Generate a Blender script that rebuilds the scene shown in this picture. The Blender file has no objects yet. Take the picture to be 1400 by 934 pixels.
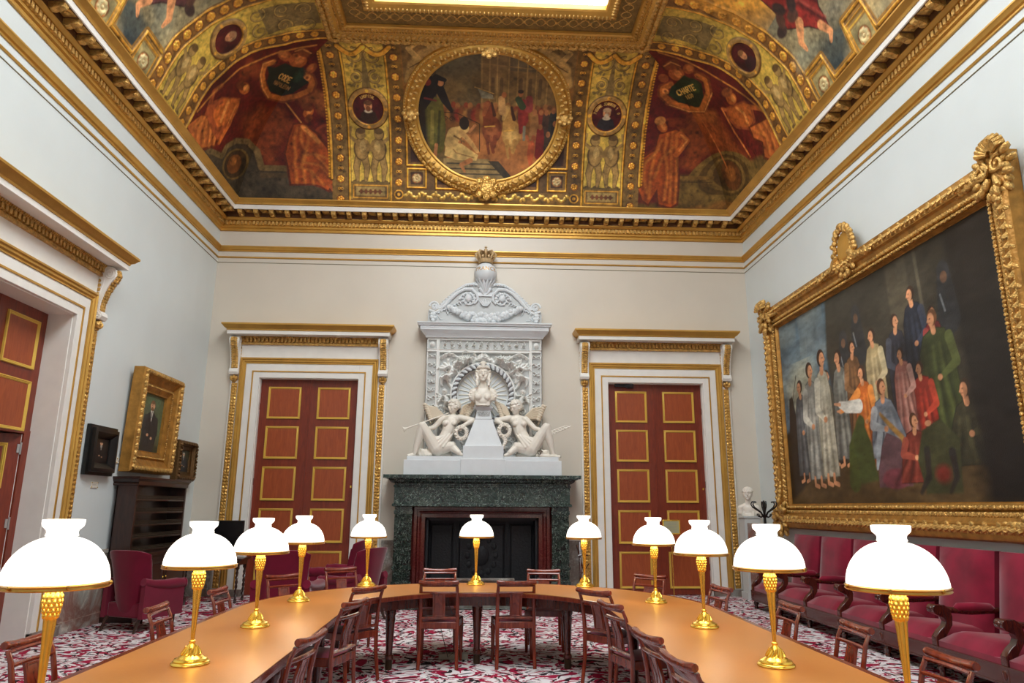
import bpy, math, random
import numpy as np
from mathutils import Vector, Matrix, noise as mnoise
R = random.Random(7)
PI = math.pi
SC = bpy.context.scene
COL = SC.collection
# ------------------------------------------------------------------ camera
# room axes: x to the right, y towards the far wall, z up; the eye stands at the origin, 1.57 m high
CAM_F, YAW, PITCH, ROLL = 972.2, 0.0478, 0.2286, 0.0055
cam = bpy.data.objects.new('camera', bpy.data.cameras.new('camera'))
COL.objects.link(cam)
_cy, _sy = math.cos(YAW), math.sin(YAW)
_f = Vector((_sy*math.cos(PITCH), _cy*math.cos(PITCH), math.sin(PITCH)))
_r = Vector((_cy, -_sy, 0)); _u = _r.cross(_f)
_r2 = _r*math.cos(ROLL)+_u*math.sin(ROLL); _u2 = _u*math.cos(ROLL)-_r*math.sin(ROLL)
M = Matrix((( _r2.x, _u2.x, -_f.x, 0), (_r2.y, _u2.y, -_f.y, 0), (_r2.z, _u2.z, -_f.z, 1.57), (0, 0, 0, 1)))
cam.matrix_world = M
cam.data.sensor_width = 36; cam.data.lens = CAM_F/1400*36
cam.data.clip_end = 100
SC.camera = cam
# ------------------------------------------------------------------ world, light levels, exposure
SKY_GLASS = 8.8       # daylight coming through the diffusing glass of the skylight
SKY_TINT = (0.93, 0.98, 1.0)
SHADE_GLOW = 1.7       # opal lamp shades
BULB_W = 2.6           # the bulb under each shade, watts
w = bpy.data.worlds.new('world'); SC.world = w; w.use_nodes = True
w.node_tree.nodes['Background'].inputs[0].default_value = (0.8, 0.9, 1, 1)
w.node_tree.nodes['Background'].inputs[1].default_value = 0.3
SC.view_settings.view_transform = 'Standard'
SC.view_settings.look = 'None'
SC.view_settings.exposure = 0.0
SC.view_settings.gamma = 1.0
SC.view_settings.use_curve_mapping = False
try:
    SC.cycles.use_denoising = True
    SC.cycles.max_bounces = 7; SC.cycles.diffuse_bounces = 5; SC.cycles.glossy_bounces = 3
    SC.cycles.sample_clamp_indirect = 6
except Exception: pass
# ------------------------------------------------------------------ room size
XL, XR, D, YF = -5.16, 5.38, 13.53, -4.0
CX = 0.11
# ------------------------------------------------------------------ materials
def lin(c):
    return tuple(((x/255)/12.92 if x/255 <= .04045 else ((x/255+.055)/1.055)**2.4) for x in c)
MATS = {}
def mat(name, rgb, rough=.5, metal=0., bump=0., bscale=20., var=0., vscale=6., coat=0., emis=None, es=0, spec=.5, detail=4, btype='noise', stretch=None, sheen=0):
    m = bpy.data.materials.new(name); m.use_nodes = True
    nt = m.node_tree; N = nt.nodes; L = nt.links; b = N['Principled BSDF']
    c = lin(rgb)
    b.inputs['Base Color'].default_value = (*c, 1)
    b.inputs['Roughness'].default_value = rough; b.inputs['Metallic'].default_value = metal
    b.inputs['Specular IOR Level'].default_value = spec
    if coat: b.inputs['Coat Weight'].default_value = coat; b.inputs['Coat Roughness'].default_value = .12
    if sheen: b.inputs['Sheen Weight'].default_value = sheen; b.inputs['Sheen Roughness'].default_value = .4
    if emis: b.inputs['Emission Color'].default_value = (*emis, 1); b.inputs['Emission Strength'].default_value = es
    if bump or var:
        tc = N.new('ShaderNodeTexCoord'); mp = N.new('ShaderNodeMapping'); L.new(tc.outputs['Object'], mp.inputs[0])
        if stretch: mp.inputs['Scale'].default_value = stretch
    if bump:
        if btype == 'noise':
            t = N.new('ShaderNodeTexNoise'); t.inputs['Scale'].default_value = bscale; t.inputs['Detail'].default_value = detail
        else:
            t = N.new('ShaderNodeTexVoronoi'); t.inputs['Scale'].default_value = bscale
        L.new(mp.outputs[0], t.inputs[0])
        bp = N.new('ShaderNodeBump'); bp.inputs['Strength'].default_value = bump; bp.inputs['Distance'].default_value = .02
        L.new(t.outputs[0], bp.inputs['Height']); L.new(bp.outputs[0], b.inputs['Normal'])
    if var:
        t = N.new('ShaderNodeTexNoise'); t.inputs['Scale'].default_value = vscale; t.inputs['Detail'].default_value = 5
        L.new(mp.outputs[0], t.inputs[0])
        rp = N.new('ShaderNodeValToRGB'); rp.color_ramp.elements[0].position = .3; rp.color_ramp.elements[1].position = .7
        rp.color_ramp.elements[0].color = (*[x*(1-var) for x in c], 1); rp.color_ramp.elements[1].color = (*[min(1, x*(1+var)) for x in c], 1)
        L.new(t.outputs[0], rp.inputs[0]); L.new(rp.outputs[0], b.inputs['Base Color'])
    MATS[name] = m
    return m
def wood(name, c1, c2, rough=.3, coat=.3, scale=3., stretch=(1, 1, 8)):
    m = mat(name, c1, rough, coat=coat); nt = m.node_tree; N = nt.nodes; L = nt.links; b = N['Principled BSDF']
    tc = N.new('ShaderNodeTexCoord'); mp = N.new('ShaderNodeMapping'); L.new(tc.outputs['Object'], mp.inputs[0])
    mp.inputs['Scale'].default_value = tuple(9/s for s in stretch)
    t = N.new('ShaderNodeTexNoise'); t.inputs['Scale'].default_value = scale; t.inputs['Detail'].default_value = 8; t.inputs['Distortion'].default_value = 1.2
    L.new(mp.outputs[0], t.inputs[0])
    rp = N.new('ShaderNodeValToRGB'); rp.color_ramp.elements[0].position = .32; rp.color_ramp.elements[1].position = .68
    rp.color_ramp.elements[0].color = (*lin(c1), 1); rp.color_ramp.elements[1].color = (*lin(c2), 1)
    L.new(t.outputs[0], rp.inputs[0]); L.new(rp.outputs[0], b.inputs['Base Color'])
    return m
def marble(name, base, vein, vein2=None, scale=4., rough=.2, w=.03, coat=0):
    m = mat(name, base, rough, coat=coat); nt = m.node_tree; N = nt.nodes; L = nt.links; b = N['Principled BSDF']
    tc = N.new('ShaderNodeTexCoord')
    def vn(sc, wd, seed):
        mp = N.new('ShaderNodeMapping'); mp.inputs['Location'].default_value = (seed, seed*2, seed*.7); L.new(tc.outputs['Object'], mp.inputs[0])
        t = N.new('ShaderNodeTexNoise'); t.inputs['Scale'].default_value = sc; t.inputs['Detail'].default_value = 9; t.inputs['Roughness'].default_value = .65; t.inputs['Distortion'].default_value = 1.5
        L.new(mp.outputs[0], t.inputs[0])
        a = N.new('ShaderNodeMath'); a.operation = 'SUBTRACT'; a.inputs[1].default_value = .5; L.new(t.outputs[0], a.inputs[0])
        c = N.new('ShaderNodeMath'); c.operation = 'ABSOLUTE'; L.new(a.outputs[0], c.inputs[0])
        d = N.new('ShaderNodeMapRange'); d.inputs['From Min'].default_value = 0; d.inputs['From Max'].default_value = wd; d.inputs['To Min'].default_value = 1; d.inputs['To Max'].default_value = 0
        L.new(c.outputs[0], d.inputs[0]); return d.outputs[0]
    mx = N.new('ShaderNodeMix'); mx.data_type = 'RGBA'; L.new(vn(scale, w, 0), mx.inputs[0])
    mx.inputs[6].default_value = (*lin(base), 1); mx.inputs[7].default_value = (*lin(vein), 1); out = mx.outputs[2]
    if vein2:
        m2 = N.new('ShaderNodeMix'); m2.data_type = 'RGBA'; L.new(vn(scale*.45, w*3, 5), m2.inputs[0]); L.new(out, m2.inputs[6]); m2.inputs[7].default_value = (*lin(vein2), 1); out = m2.outputs[2]
    L.new(out, b.inputs['Base Color'])
    return m
WALL = mat('wall_paint_grey', (212, 220, 220), .42, bump=.04, bscale=60, var=.03, vscale=1.2)
WALLB = mat('wall_paint_cream', (212, 204, 190), .36, bump=.04, bscale=60, var=.03, vscale=1.2)
WHITE = mat('white_enamel', (232, 230, 224), .4, var=.03)
GOLD = mat('gilt', (206, 160, 78), .38, .6, bump=.12, bscale=30, var=.12, vscale=3)
GOLDO = mat('gilt_ornament', (208, 162, 84), .36, .6, bump=.6, bscale=30, btype='voronoi', var=.3, vscale=30)
GOLDF = mat('gilt_leaf_carving', (206, 164, 92), .36, .6, bump=.7, bscale=60, detail=2, var=.35, vscale=18)
GOLDD = mat('gilt_dark', (120, 72, 24), .5, .35, bump=.3, bscale=40)
PLAQ = mat('brown_ground', (96, 62, 32), .6, bump=.4, bscale=50, var=.3)
ANTIQ = mat('antique_gilt', (172, 124, 56), .42, .55, bump=.3, bscale=26, var=.3, vscale=9)
BRASS = mat('lamp_brass', (255, 212, 92), .24, .9, bump=.05, bscale=30)
DOORW = wood('door_stile_red_brown', (106, 36, 16), (130, 48, 22), .42, .15)
DOORP = wood('door_panel_orange_brown', (142, 62, 26), (164, 78, 36), .45, .1)
DOORF = mat('door_panel_moulding', (222, 186, 84), .45, .35)
DARKW = wood('dark_walnut', (38, 20, 15), (58, 32, 24), .35, .3)
MAHO = wood('mahogany', (92, 30, 17), (130, 50, 26), .22, .5)
MAHOD = wood('mahogany_dark', (54, 20, 13), (84, 34, 20), .22, .6)
TAN = mat('tan_leather', (174, 114, 55), .32, bump=.05, bscale=90, var=.06, vscale=1.5, spec=.45)
VELVET = mat('crimson_velvet', (128, 20, 46), .8, var=.3, vscale=3.5, sheen=.5, spec=.2)
VELVETD = mat('plum_velvet', (112, 16, 44), .9, var=.14, vscale=4, sheen=.5, spec=.2)
BLACK = mat('black_lacquer', (16, 15, 15), .35)
IRON = mat('cast_iron', (34, 34, 38), .5, .3, bump=.5, bscale=30)
SCREEN = mat('screen_black', (18, 18, 20), .25)
STATUARY = mat('warm_statuary_marble', (230, 224, 212), .42, bump=.05, bscale=30, var=.05)
PLASTER = mat('white_marble_statuary', (214, 219, 222), .5, bump=.05, bscale=30, var=.03)
STONE = marble('grey_marble', (150, 148, 142), (190, 186, 178), (112, 96, 86), 3., .35, .05)
STONEL = marble('grey_red_marble', (168, 168, 160), (206, 200, 186), (140, 96, 84), 2.2, .3, .04)
GREENM = marble('green_black_marble', (24, 32, 30), (150, 168, 156), (40, 56, 48), 9., .18, .022, coat=.3)
REDM = marble('red_marble', (84, 26, 24), (120, 60, 54), None, 12., .2, .02, coat=.3)
SHADE = mat('opal_glass_lit', (255, 250, 240), .3, emis=(1.0, .94, .84), es=SHADE_GLOW)
SKYG = mat('skylight_glass_daylight', (255, 255, 255), .5, emis=SKY_TINT, es=SKY_GLASS)
PAPER = mat('paper_card', (226, 222, 208), .7)
GREYC = mat('grey_plastic', (150, 146, 130), .6)
WIRE = mat('wire_mesh', (86, 74, 60), .5, .4)
INK = mat('engraved_grey', (150, 148, 142), .6)
def vcol(name, rough=.5, goldr=.33, bump=.0, bscale=50):
    m = mat(name, (128, 128, 128), rough, bump=bump, bscale=bscale); nt = m.node_tree; N = nt.nodes; L = nt.links; b = N['Principled BSDF']
    a = N.new('ShaderNodeAttribute'); a.attribute_name = 'Col'
    L.new(a.outputs['Color'], b.inputs['Base Color'])
    mm = N.new('ShaderNodeMath'); mm.operation = 'MULTIPLY'; mm.inputs[1].default_value = .75; L.new(a.outputs['Alpha'], mm.inputs[0]); L.new(mm.outputs[0], b.inputs['Metallic'])
    r = N.new('ShaderNodeMapRange'); r.inputs['To Min'].default_value = rough; r.inputs['To Max'].default_value = goldr; L.new(a.outputs['Alpha'], r.inputs[0]); L.new(r.outputs[0], b.inputs['Roughness'])
    return m
FRESCO = vcol('painted_and_gilded_plaster', .55, .36, bump=.25, bscale=60)
OIL = vcol('oil_paint', .42, bump=.1, bscale=70)
RELIEF = vcol('carved_relief_marble', .5)
def carpet_mat():
    m = mat('carpet_scrolls', (190, 180, 178), .95, spec=.1); nt = m.node_tree; N = nt.nodes; L = nt.links; b = N['Principled BSDF']
    tc = N.new('ShaderNodeTexCoord')
    dn = N.new('ShaderNodeTexNoise'); dn.inputs['Scale'].default_value = 1.6; dn.inputs['Detail'].default_value = 2
    L.new(tc.outputs['Object'], dn.inputs[0])
    vm = N.new('ShaderNodeVectorMath'); vm.operation = 'SCALE'; vm.inputs['Scale'].default_value = .55; L.new(dn.outputs['Color'], vm.inputs[0])
    va = N.new('ShaderNodeVectorMath'); va.operation = 'ADD'; L.new(tc.outputs['Object'], va.inputs[0]); L.new(vm.outputs[0], va.inputs[1])
    vo = N.new('ShaderNodeTexVoronoi'); vo.inputs['Scale'].default_value = 1.35; L.new(va.outputs[0], vo.inputs[0])
    s = N.new('ShaderNodeMath'); s.operation = 'MULTIPLY'; s.inputs[1].default_value = 52; L.new(vo.outputs['Distance'], s.inputs[0])
    si = N.new('ShaderNodeMath'); si.operation = 'SINE'; L.new(s.outputs[0], si.inputs[0])
    n2 = N.new('ShaderNodeTexNoise'); n2.inputs['Scale'].default_value = 5.5; n2.inputs['Detail'].default_value = 3; n2.inputs['Distortion'].default_value = 2.5; L.new(va.outputs[0], n2.inputs[0])
    n3 = N.new('ShaderNodeTexNoise'); n3.inputs['Scale'].default_value = 3.6; n3.inputs['Detail'].default_value = 2; n3.inputs['Distortion'].default_value = 3; L.new(va.outputs[0], n3.inputs[0])
    def step(src, lo, hi):
        r = N.new('ShaderNodeMapRange'); r.inputs['From Min'].default_value = lo; r.inputs['From Max'].default_value = hi; L.new(src, r.inputs[0]); return r.outputs[0]
    def mul(a, b_):
        q = N.new('ShaderNodeMath'); q.operation = 'MULTIPLY'; L.new(a, q.inputs[0]); L.new(b_, q.inputs[1]); return q.outputs[0]
    black = mul(step(si.outputs[0], .35, .5), step(n2.outputs[0], .48, .51))
    red = step(n3.outputs[0], .522, .535)
    tan_ = step(n2.outputs[0], .60, .62)
    def mix(f, a, c):
        q = N.new('ShaderNodeMix'); q.data_type = 'RGBA'; L.new(f, q.inputs[0])
        if isinstance(a, tuple): q.inputs[6].default_value = (*lin(a), 1)
        else: L.new(a, q.inputs[6])
        q.inputs[7].default_value = (*lin(c), 1); return q.outputs[2]
    o = mix(tan_, (214, 208, 210), (150, 128, 122)); o = mix(red, o, (150, 24, 58)); o = mix(black, o, (30, 22, 26))
    L.new(o, b.inputs['Base Color'])
    bp = N.new('ShaderNodeBump'); bp.inputs['Strength'].default_value = .3; bp.inputs['Distance'].default_value = .01
    t = N.new('ShaderNodeTexNoise'); t.inputs['Scale'].default_value = 300; L.new(tc.outputs['Object'], t.inputs[0]); L.new(t.outputs[0], bp.inputs['Height']); L.new(bp.outputs[0], b.inputs['Normal'])
    return m
CARPET = carpet_mat()
# ------------------------------------------------------------------ mesh collecting
class MB:
    def __init__(s): s.v = []; s.f = []; s.m = []
    def add(s, vs, fs, mi=0):
        o = len(s.v); s.v += [tuple(p) for p in vs]; s.f += [tuple(o+i for i in f) for f in fs]; s.m += [mi]*len(fs)
    def box(s, x0, x1, y0, y1, z0, z1, mi=0, mp=None):
        vs = [(x, y, z) for x in (x0, x1) for y in (y0, y1) for z in (z0, z1)]
        if mp: vs = [mp(*p) for p in vs]
        s.add(vs, [(0, 1, 3, 2), (4, 6, 7, 5), (0, 4, 5, 1), (2, 3, 7, 6), (0, 2, 6, 4), (1, 5, 7, 3)], mi); return s
    def lathe(s, prof, c=(0, 0, 0), n=24, mi=0, flute=0, fd=0, cap=True, mp=None):
        vs = []; k = len(prof)
        for i in range(n):
            a = 2*PI*i/n
            for (r, z) in prof:
                rr = r*(1+(fd*math.cos(flute*a) if flute else 0))
                p = (c[0]+rr*math.cos(a), c[1]+rr*math.sin(a), c[2]+z); vs.append(mp(*p) if mp else p)
        fs = [(i*k+j, ((i+1) % n)*k+j, ((i+1) % n)*k+j+1, i*k+j+1) for i in range(n) for j in range(k-1)]
        if cap: fs += [tuple(i*k for i in reversed(range(n))), tuple(i*k+k-1 for i in range(n))]
        s.add(vs, fs, mi); return s
    def tube(s, pts, rad, n=8, mi=0, flat=1., caps=True):
        pts = [Vector(p) for p in pts]; k = len(pts)
        if not hasattr(rad, '__len__'): rad = [rad]*k
        vs = []; up = None
        for i, p in enumerate(pts):
            t = (pts[min(i+1, k-1)]-pts[max(i-1, 0)]).normalized()
            if up is None:
                up = Vector((0, 0, 1)) if abs(t.z) < .9 else Vector((0, 1, 0))
            a = t.cross(up).normalized(); up = a.cross(t).normalized()
            for j in range(n):
                q = 2*PI*j/n; vs.append(p+a*math.cos(q)*rad[i]+up*math.sin(q)*rad[i]*flat)
        fs = [(i*n+j, i*n+(j+1) % n, (i+1)*n+(j+1) % n, (i+1)*n+j) for i in range(k-1) for j in range(n)]
        if caps: fs += [tuple(reversed(range(n))), tuple((k-1)*n+j for j in range(n))]
        s.add(vs, fs, mi); return s
    def ell(s, c, r, n=8, m=6, rot=None, mi=0, mp=None):
        if not hasattr(r, '__len__'): r = (r, r, r)
        vs = [Vector((0, 0, r[2]))]; c = Vector(c)
        for i in range(1, m):
            t = PI*i/m
            for j in range(n):
                a = 2*PI*j/n; vs.append(Vector((r[0]*math.sin(t)*math.cos(a), r[1]*math.sin(t)*math.sin(a), r[2]*math.cos(t))))
        vs.append(Vector((0, 0, -r[2])))
        if rot is not None: vs = [rot @ q for q in vs]
        vs = [q+c for q in vs]
        if mp: vs = [mp(*q) for q in vs]
        e = len(vs)-1
        fs = [(0, 1+j, 1+(j+1) % n) for j in range(n)]
        fs += [(1+i*n+j, 1+(i+1)*n+j, 1+(i+1)*n+(j+1) % n, 1+i*n+(j+1) % n) for i in range(m-2) for j in range(n)]
        fs += [(e, 1+(m-2)*n+(j+1) % n, 1+(m-2)*n+j) for j in range(n)]
        s.add(vs, fs, mi); return s
    def cap(s, a, b, ra, rb, n=10, mi=0):
        a = Vector(a); b = Vector(b); d = (b-a)
        s.tube([a-d.normalized()*ra*.7, a-d.normalized()*ra*.35, a, b, b+d.normalized()*rb*.35, b+d.normalized()*rb*.7], [ra*.7, ra*.93, ra, rb, rb*.93, rb*.7], n, mi); return s
    def prism(s, poly, mp, h0, h1, mi=0):
        k = len(poly); vs = [mp(u, v, h0) for u, v in poly]+[mp(u, v, h1) for u, v in poly]
        s.add(vs, [tuple(range(k)), tuple(reversed(range(k, 2*k)))]+[(i, (i+1) % k, (i+1) % k+k, i+k) for i in range(k)], mi); return s
    def ring(s, mp, u0, u1, v0, v1, prof, mi=0, sides=(0, 1, 2, 3), close=False):
        # mitred moulding round a rectangle; prof = [(inset from the rectangle, height)]
        k = len(prof); vs = []
        for cu, cv, su, sv in ((u0, v0, 1, 1), (u1, v0, -1, 1), (u1, v1, -1, -1), (u0, v1, 1, -1)):
            for d, h in prof: vs.append(mp(cu+su*d, cv+sv*d, h))
        kk = k if close else k-1
        fs = [(i*k+j, ((i+1) % 4)*k+j, ((i+1) % 4)*k+(j+1) % k, i*k+(j+1) % k) for i in sides for j in range(kk)]
        if len(sides) < 4 and close:
            pass
        s.add(vs, fs, mi); return s
    def sweep(s, path, prof, mp, mi=0, closed=False, caps=True):
        # path in (u,v), prof = [(offset to the left of the path, height)], mitred
        P = [Vector((p[0], p[1])) for p in path]; n = len(P); k = len(prof); vs = []
        for i in range(n):
            if closed or 0 < i < n-1:
                a = (P[i]-P[i-1]).normalized(); b = (P[(i+1) % n]-P[i]).normalized()
            elif i == 0: a = b = (P[1]-P[0]).normalized()
            else: a = b = (P[-1]-P[-2]).normalized()
            na = Vector((-a.y, a.x)); nb = Vector((-b.y, b.x)); m_ = (na+nb)
            m_ = m_/max(.3, (1+na.dot(nb)))
            for d, h in prof: q = P[i]+m_*d; vs.append(mp(q.x, q.y, h))
        r = n if closed else n-1
        fs = [(i*k+j, ((i+1) % n)*k+j, ((i+1) % n)*k+j+1, i*k+j+1) for i in range(r) for j in range(k-1)]
        if caps and not closed: fs += [tuple(range(k)), tuple((n-1)*k+j for j in reversed(range(k)))]
        s.add(vs, fs, mi); return s
    def build(s, name, mats, parent=None, bevel=0, ang=40, world=False, smooth=True, raw=False):
        me = bpy.data.meshes.new(name)
        off = Vector(parent.location) if (parent is not None and world) else Vector((0, 0, 0))
        me.from_pydata([Vector(p)-off for p in s.v], [], s.f)
        if not isinstance(mats, (list, tuple)): mats = [mats]
        for m_ in mats: me.materials.append(m_)
        if len(mats) > 1: me.polygons.foreach_set('material_index', s.m)
        import bmesh
        bm = bmesh.new(); bm.from_mesh(me)
        bmesh.ops.recalc_face_normals(bm, faces=bm.faces)
        bm.to_mesh(me); bm.free()
        if smooth:
            me.polygons.foreach_set('use_smooth', [True]*len(me.polygons)); me.set_sharp_from_angle(angle=math.radians(ang))
        o = bpy.data.objects.new(name, me); COL.objects.link(o)
        if parent is not None: o.parent = parent
        if bevel:
            b = o.modifiers.new('bevel', 'BEVEL'); b.width = bevel; b.segments = 2; b.limit_method = 'ANGLE'; b.angle_limit = math.radians(35)
            b.harden_normals = False
        return o
def remesh(o, voxel, smooth=3, shell=None):
    md = o.modifiers.new('r', 'REMESH'); md.mode = 'VOXEL'; md.voxel_size = voxel; md.use_smooth_shade = True
    if smooth:
        q = o.modifiers.new('s', 'SMOOTH'); q.iterations = smooth; q.factor = .5
    dg = bpy.context.evaluated_depsgraph_get(); me = bpy.data.meshes.new_from_object(o.evaluated_get(dg))
    me.name = o.data.name
    o.modifiers.clear(); o.data = me
    me.polygons.foreach_set('use_smooth', [True]*len(me.polygons))
    return o
def props(o, label=None, cat=None, group=None, kind=None):
    if label: o['label'] = label
    if cat: o['category'] = cat
    if group: o['group'] = group
    if kind: o['kind'] = kind
    return o
def thing(name, label, cat, loc=(0, 0, 0), rz=0, group=None, kind=None):
    o = bpy.data.objects.new(name, None); COL.objects.link(o); o.location = loc; o.rotation_euler = (0, 0, rz); o.empty_display_size = .1
    return props(o, label, cat, group, kind)
def struct(name, mb, m, label=None, **k):
    o = mb.build(name, m, **k); o['kind'] = 'structure'
    if label: o['label'] = label
    return o
def dup(root, loc, rz, label, group=None):
    def cp(o, par):
        c = o.copy(); COL.objects.link(c)
        if par is not None: c.parent = par
        for ch in list(o.children): cp(ch, c)
        return c
    c = cp(root, None); c.location = loc; c.rotation_euler = (0, 0, rz); c['label'] = label
    if group: c['group'] = group
    return c
# ------------------------------------------------------------------ painting and carving by raster
FONT = {
 'A': [[(0,0),(1,4),(2,0)],[(.4,1.4),(1.6,1.4)]], 'B': [[(0,0),(0,4),(1.5,4),(1.8,3),(1.3,2.1),(0,2.1)],[(1.3,2.1),(2,1.2),(1.6,0),(0,0)]],
 'C': [[(2,3.3),(1.2,4),(.3,3.5),(0,2),(.3,.5),(1.2,0),(2,.7)]], 'D': [[(0,0),(0,4),(1.2,4),(2,3),(2,1),(1.2,0),(0,0)]],
 'E': [[(2,4),(0,4),(0,0),(2,0)],[(0,2),(1.5,2)]], 'F': [[(2,4),(0,4),(0,0)],[(0,2),(1.5,2)]],
 'H': [[(0,0),(0,4)],[(2,0),(2,4)],[(0,2),(2,2)]], 'I': [[(1,0),(1,4)]], 'J': [[(1.6,4),(1.6,.8),(1,0),(.2,.5)]],
 'L': [[(0,4),(0,0),(1.8,0)]], 'N': [[(0,0),(0,4),(2,0),(2,4)]], 'O': [[(1,0),(.2,.8),(0,2),(.2,3.2),(1,4),(1.8,3.2),(2,2),(1.8,.8),(1,0)]],
 'P': [[(0,0),(0,4),(1.5,4),(2,3),(1.5,2),(0,2)]], 'R': [[(0,0),(0,4),(1.5,4),(2,3),(1.5,2),(0,2)],[(.9,2),(2,0)]],
 'T': [[(1,0),(1,4)],[(0,4),(2,4)]], '1': [[(.5,3.2),(1.2,4),(1.2,0)]], '8': [[(1,2.1),(.3,3),(1,4),(1.7,3),(1,2.1),(.1,1.1),(1,0),(1.9,1.1),(1,2.1)]],
 '3': [[(.1,3.5),(1,4),(1.8,3.1),(.9,2.1),(1.9,1.1),(1,0),(0,.6)]], '0': [[(1,0),(.3,.8),(.1,2),(.3,3.2),(1,4),(1.7,3.2),(1.9,2),(1.7,.8),(1,0)]]}
def srgb(c): return np.array(lin(c))
class CV:
    def __init__(s, u0, u1, v0, v1, res, col):
        s.u0, s.u1, s.v0, s.v1, s.res = u0, u1, v0, v1, res
        s.w = int((u1-u0)*res)+1; s.h = int((v1-v0)*res)+1
        s.U, s.V = np.meshgrid(np.linspace(u0, u1, s.w), np.linspace(v0, v1, s.h))
        s.rgb = np.ones((s.h, s.w, 3))*srgb(col); s.met = np.zeros((s.h, s.w)); s.ht = np.zeros((s.h, s.w))
        s.soft = 1.2/res; s.rs = np.random.RandomState(3)
    wf = None
    def warp(s, A, B, W):
        s._s = (s.U, s.V); s.U, s.V = A, B; s.wf = W
    def unwarp(s): s.U, s.V = s._s; s.wf = None
    def win(s, a, b, c, d):
        if s.wf is not None:
            m = (s.U[s.wf] > a-.02) & (s.U[s.wf] < b+.02) & (s.V[s.wf] > c-.02) & (s.V[s.wf] < d+.02); ys = np.where(m.any(1))[0]; xs = np.where(m.any(0))[0]
            if len(ys) == 0: return (slice(0, 0), slice(0, 0))
            y0, x0 = s.wf[0].start, s.wf[1].start; return (slice(y0+ys[0], y0+ys[-1]+1), slice(x0+xs[0], x0+xs[-1]+1))
        i0 = max(0, int((a-s.u0)*s.res)-2); i1 = min(s.w, int((b-s.u0)*s.res)+4); j0 = max(0, int((c-s.v0)*s.res)-2); j1 = min(s.h, int((d-s.v0)*s.res)+4)
        return (slice(j0, max(j0, j1)), slice(i0, max(i0, i1)))
    def put(s, W, sd, col, h=None, met=None, dome=0, al=1., soft=None):
        # sd: signed distance, negative inside
        so = soft or s.soft
        a = np.clip(.5-sd/so, 0, 1)*al
        if col is not None:
            c = srgb(col) if not isinstance(col, np.ndarray) else col
            s.rgb[W] = s.rgb[W]*(1-a[..., None])+c*a[..., None]
            s.met[W] = s.met[W]*(1-a)+(met or 0)*a
        elif met is not None: s.met[W] = s.met[W]*(1-a)+met*a
        if h is not None: s.ht[W] = s.ht[W]*(1-a)+h*a
        if dome: s.ht[W] += a*dome*np.sqrt(np.clip(-sd, 0, None)/max(1e-6, float(np.max(-sd)) if sd.size else 1))
    def line(s, pts, wd, col, **k):
        pts = [(float(a), float(b)) for a, b in pts]
        ws = wd if hasattr(wd, '__len__') else [wd]*len(pts)
        mw = max(ws); W = s.win(min(p[0] for p in pts)-mw, max(p[0] for p in pts)+mw, min(p[1] for p in pts)-mw, max(p[1] for p in pts)+mw)
        U, V = s.U[W], s.V[W]
        if U.size == 0: return
        sd = np.full(U.shape, 9.)
        for i in range(len(pts)-1):
            (ax, ay), (bx, by) = pts[i], pts[i+1]; dx, dy = bx-ax, by-ay; L2 = dx*dx+dy*dy+1e-12
            t = np.clip(((U-ax)*dx+(V-ay)*dy)/L2, 0, 1)
            dd = np.hypot(U-ax-t*dx, V-ay-t*dy)-(ws[i]*(1-t)+ws[i+1]*t)*.5
            sd = np.minimum(sd, dd)
        s.put(W, sd, col, **k)
    def ell(s, cx, cy, rx, ry, col, rot=0, ring=0, **k):
        m = max(rx, ry)+ring; W = s.win(cx-m, cx+m, cy-m, cy+m); U, V = s.U[W]-cx, s.V[W]-cy
        if U.size == 0: return
        c, q = math.cos(rot), math.sin(rot); a = U*c+V*q; b = -U*q+V*c
        d = (np.hypot(a/rx, b/ry)-1)*min(rx, ry)
        if ring: d = np.abs(d)-ring*.5
        s.put(W, d, col, **k)
    def poly(s, pts, col, grow=0, **k):
        W = s.win(min(p[0] for p in pts)-grow, max(p[0] for p in pts)+grow, min(p[1] for p in pts)-grow, max(p[1] for p in pts)+grow); U, V = s.U[W], s.V[W]
        if U.size == 0: return
        ins = np.zeros(U.shape, bool); dd = np.full(U.shape, 9.); n = len(pts)
        for i in range(n):
            (ax, ay), (bx, by) = pts[i], pts[(i+1) % n]; dx, dy = bx-ax, by-ay
            t = np.clip(((U-ax)*dx+(V-ay)*dy)/(dx*dx+dy*dy+1e-12), 0, 1); dd = np.minimum(dd, np.hypot(U-ax-t*dx, V-ay-t*dy))
            if abs(dy) > 1e-9:
                cr = ((ay > V) != (by > V)) & (U < (bx-ax)*(V-ay)/dy+ax); ins ^= cr
        s.put(W, np.where(ins, -dd, dd)-grow, col, **k)
    def rect(s, a, b, c, d, col, **k): s.poly([(a, c), (b, c), (b, d), (a, d)], col, **k)
    def frame(s, a, b, c, d, wd, col, **k): s.line([(a, c), (b, c), (b, d), (a, d), (a, c)], wd, col, **k)
    def spiral(s, cx, cy, r, turns, wd, col, a0=0, sg=1, **k):
        n = int(14*turns)+3; pts = []
        for i in range(n):
            t = i/(n-1); q = a0+sg*t*turns*2*PI; rr = r*(1-t*.88); pts.append((cx+rr*math.cos(q), cy+rr*math.sin(q)))
        s.line(pts, list(np.linspace(wd, wd*.45, n)), col, **k)
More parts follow.
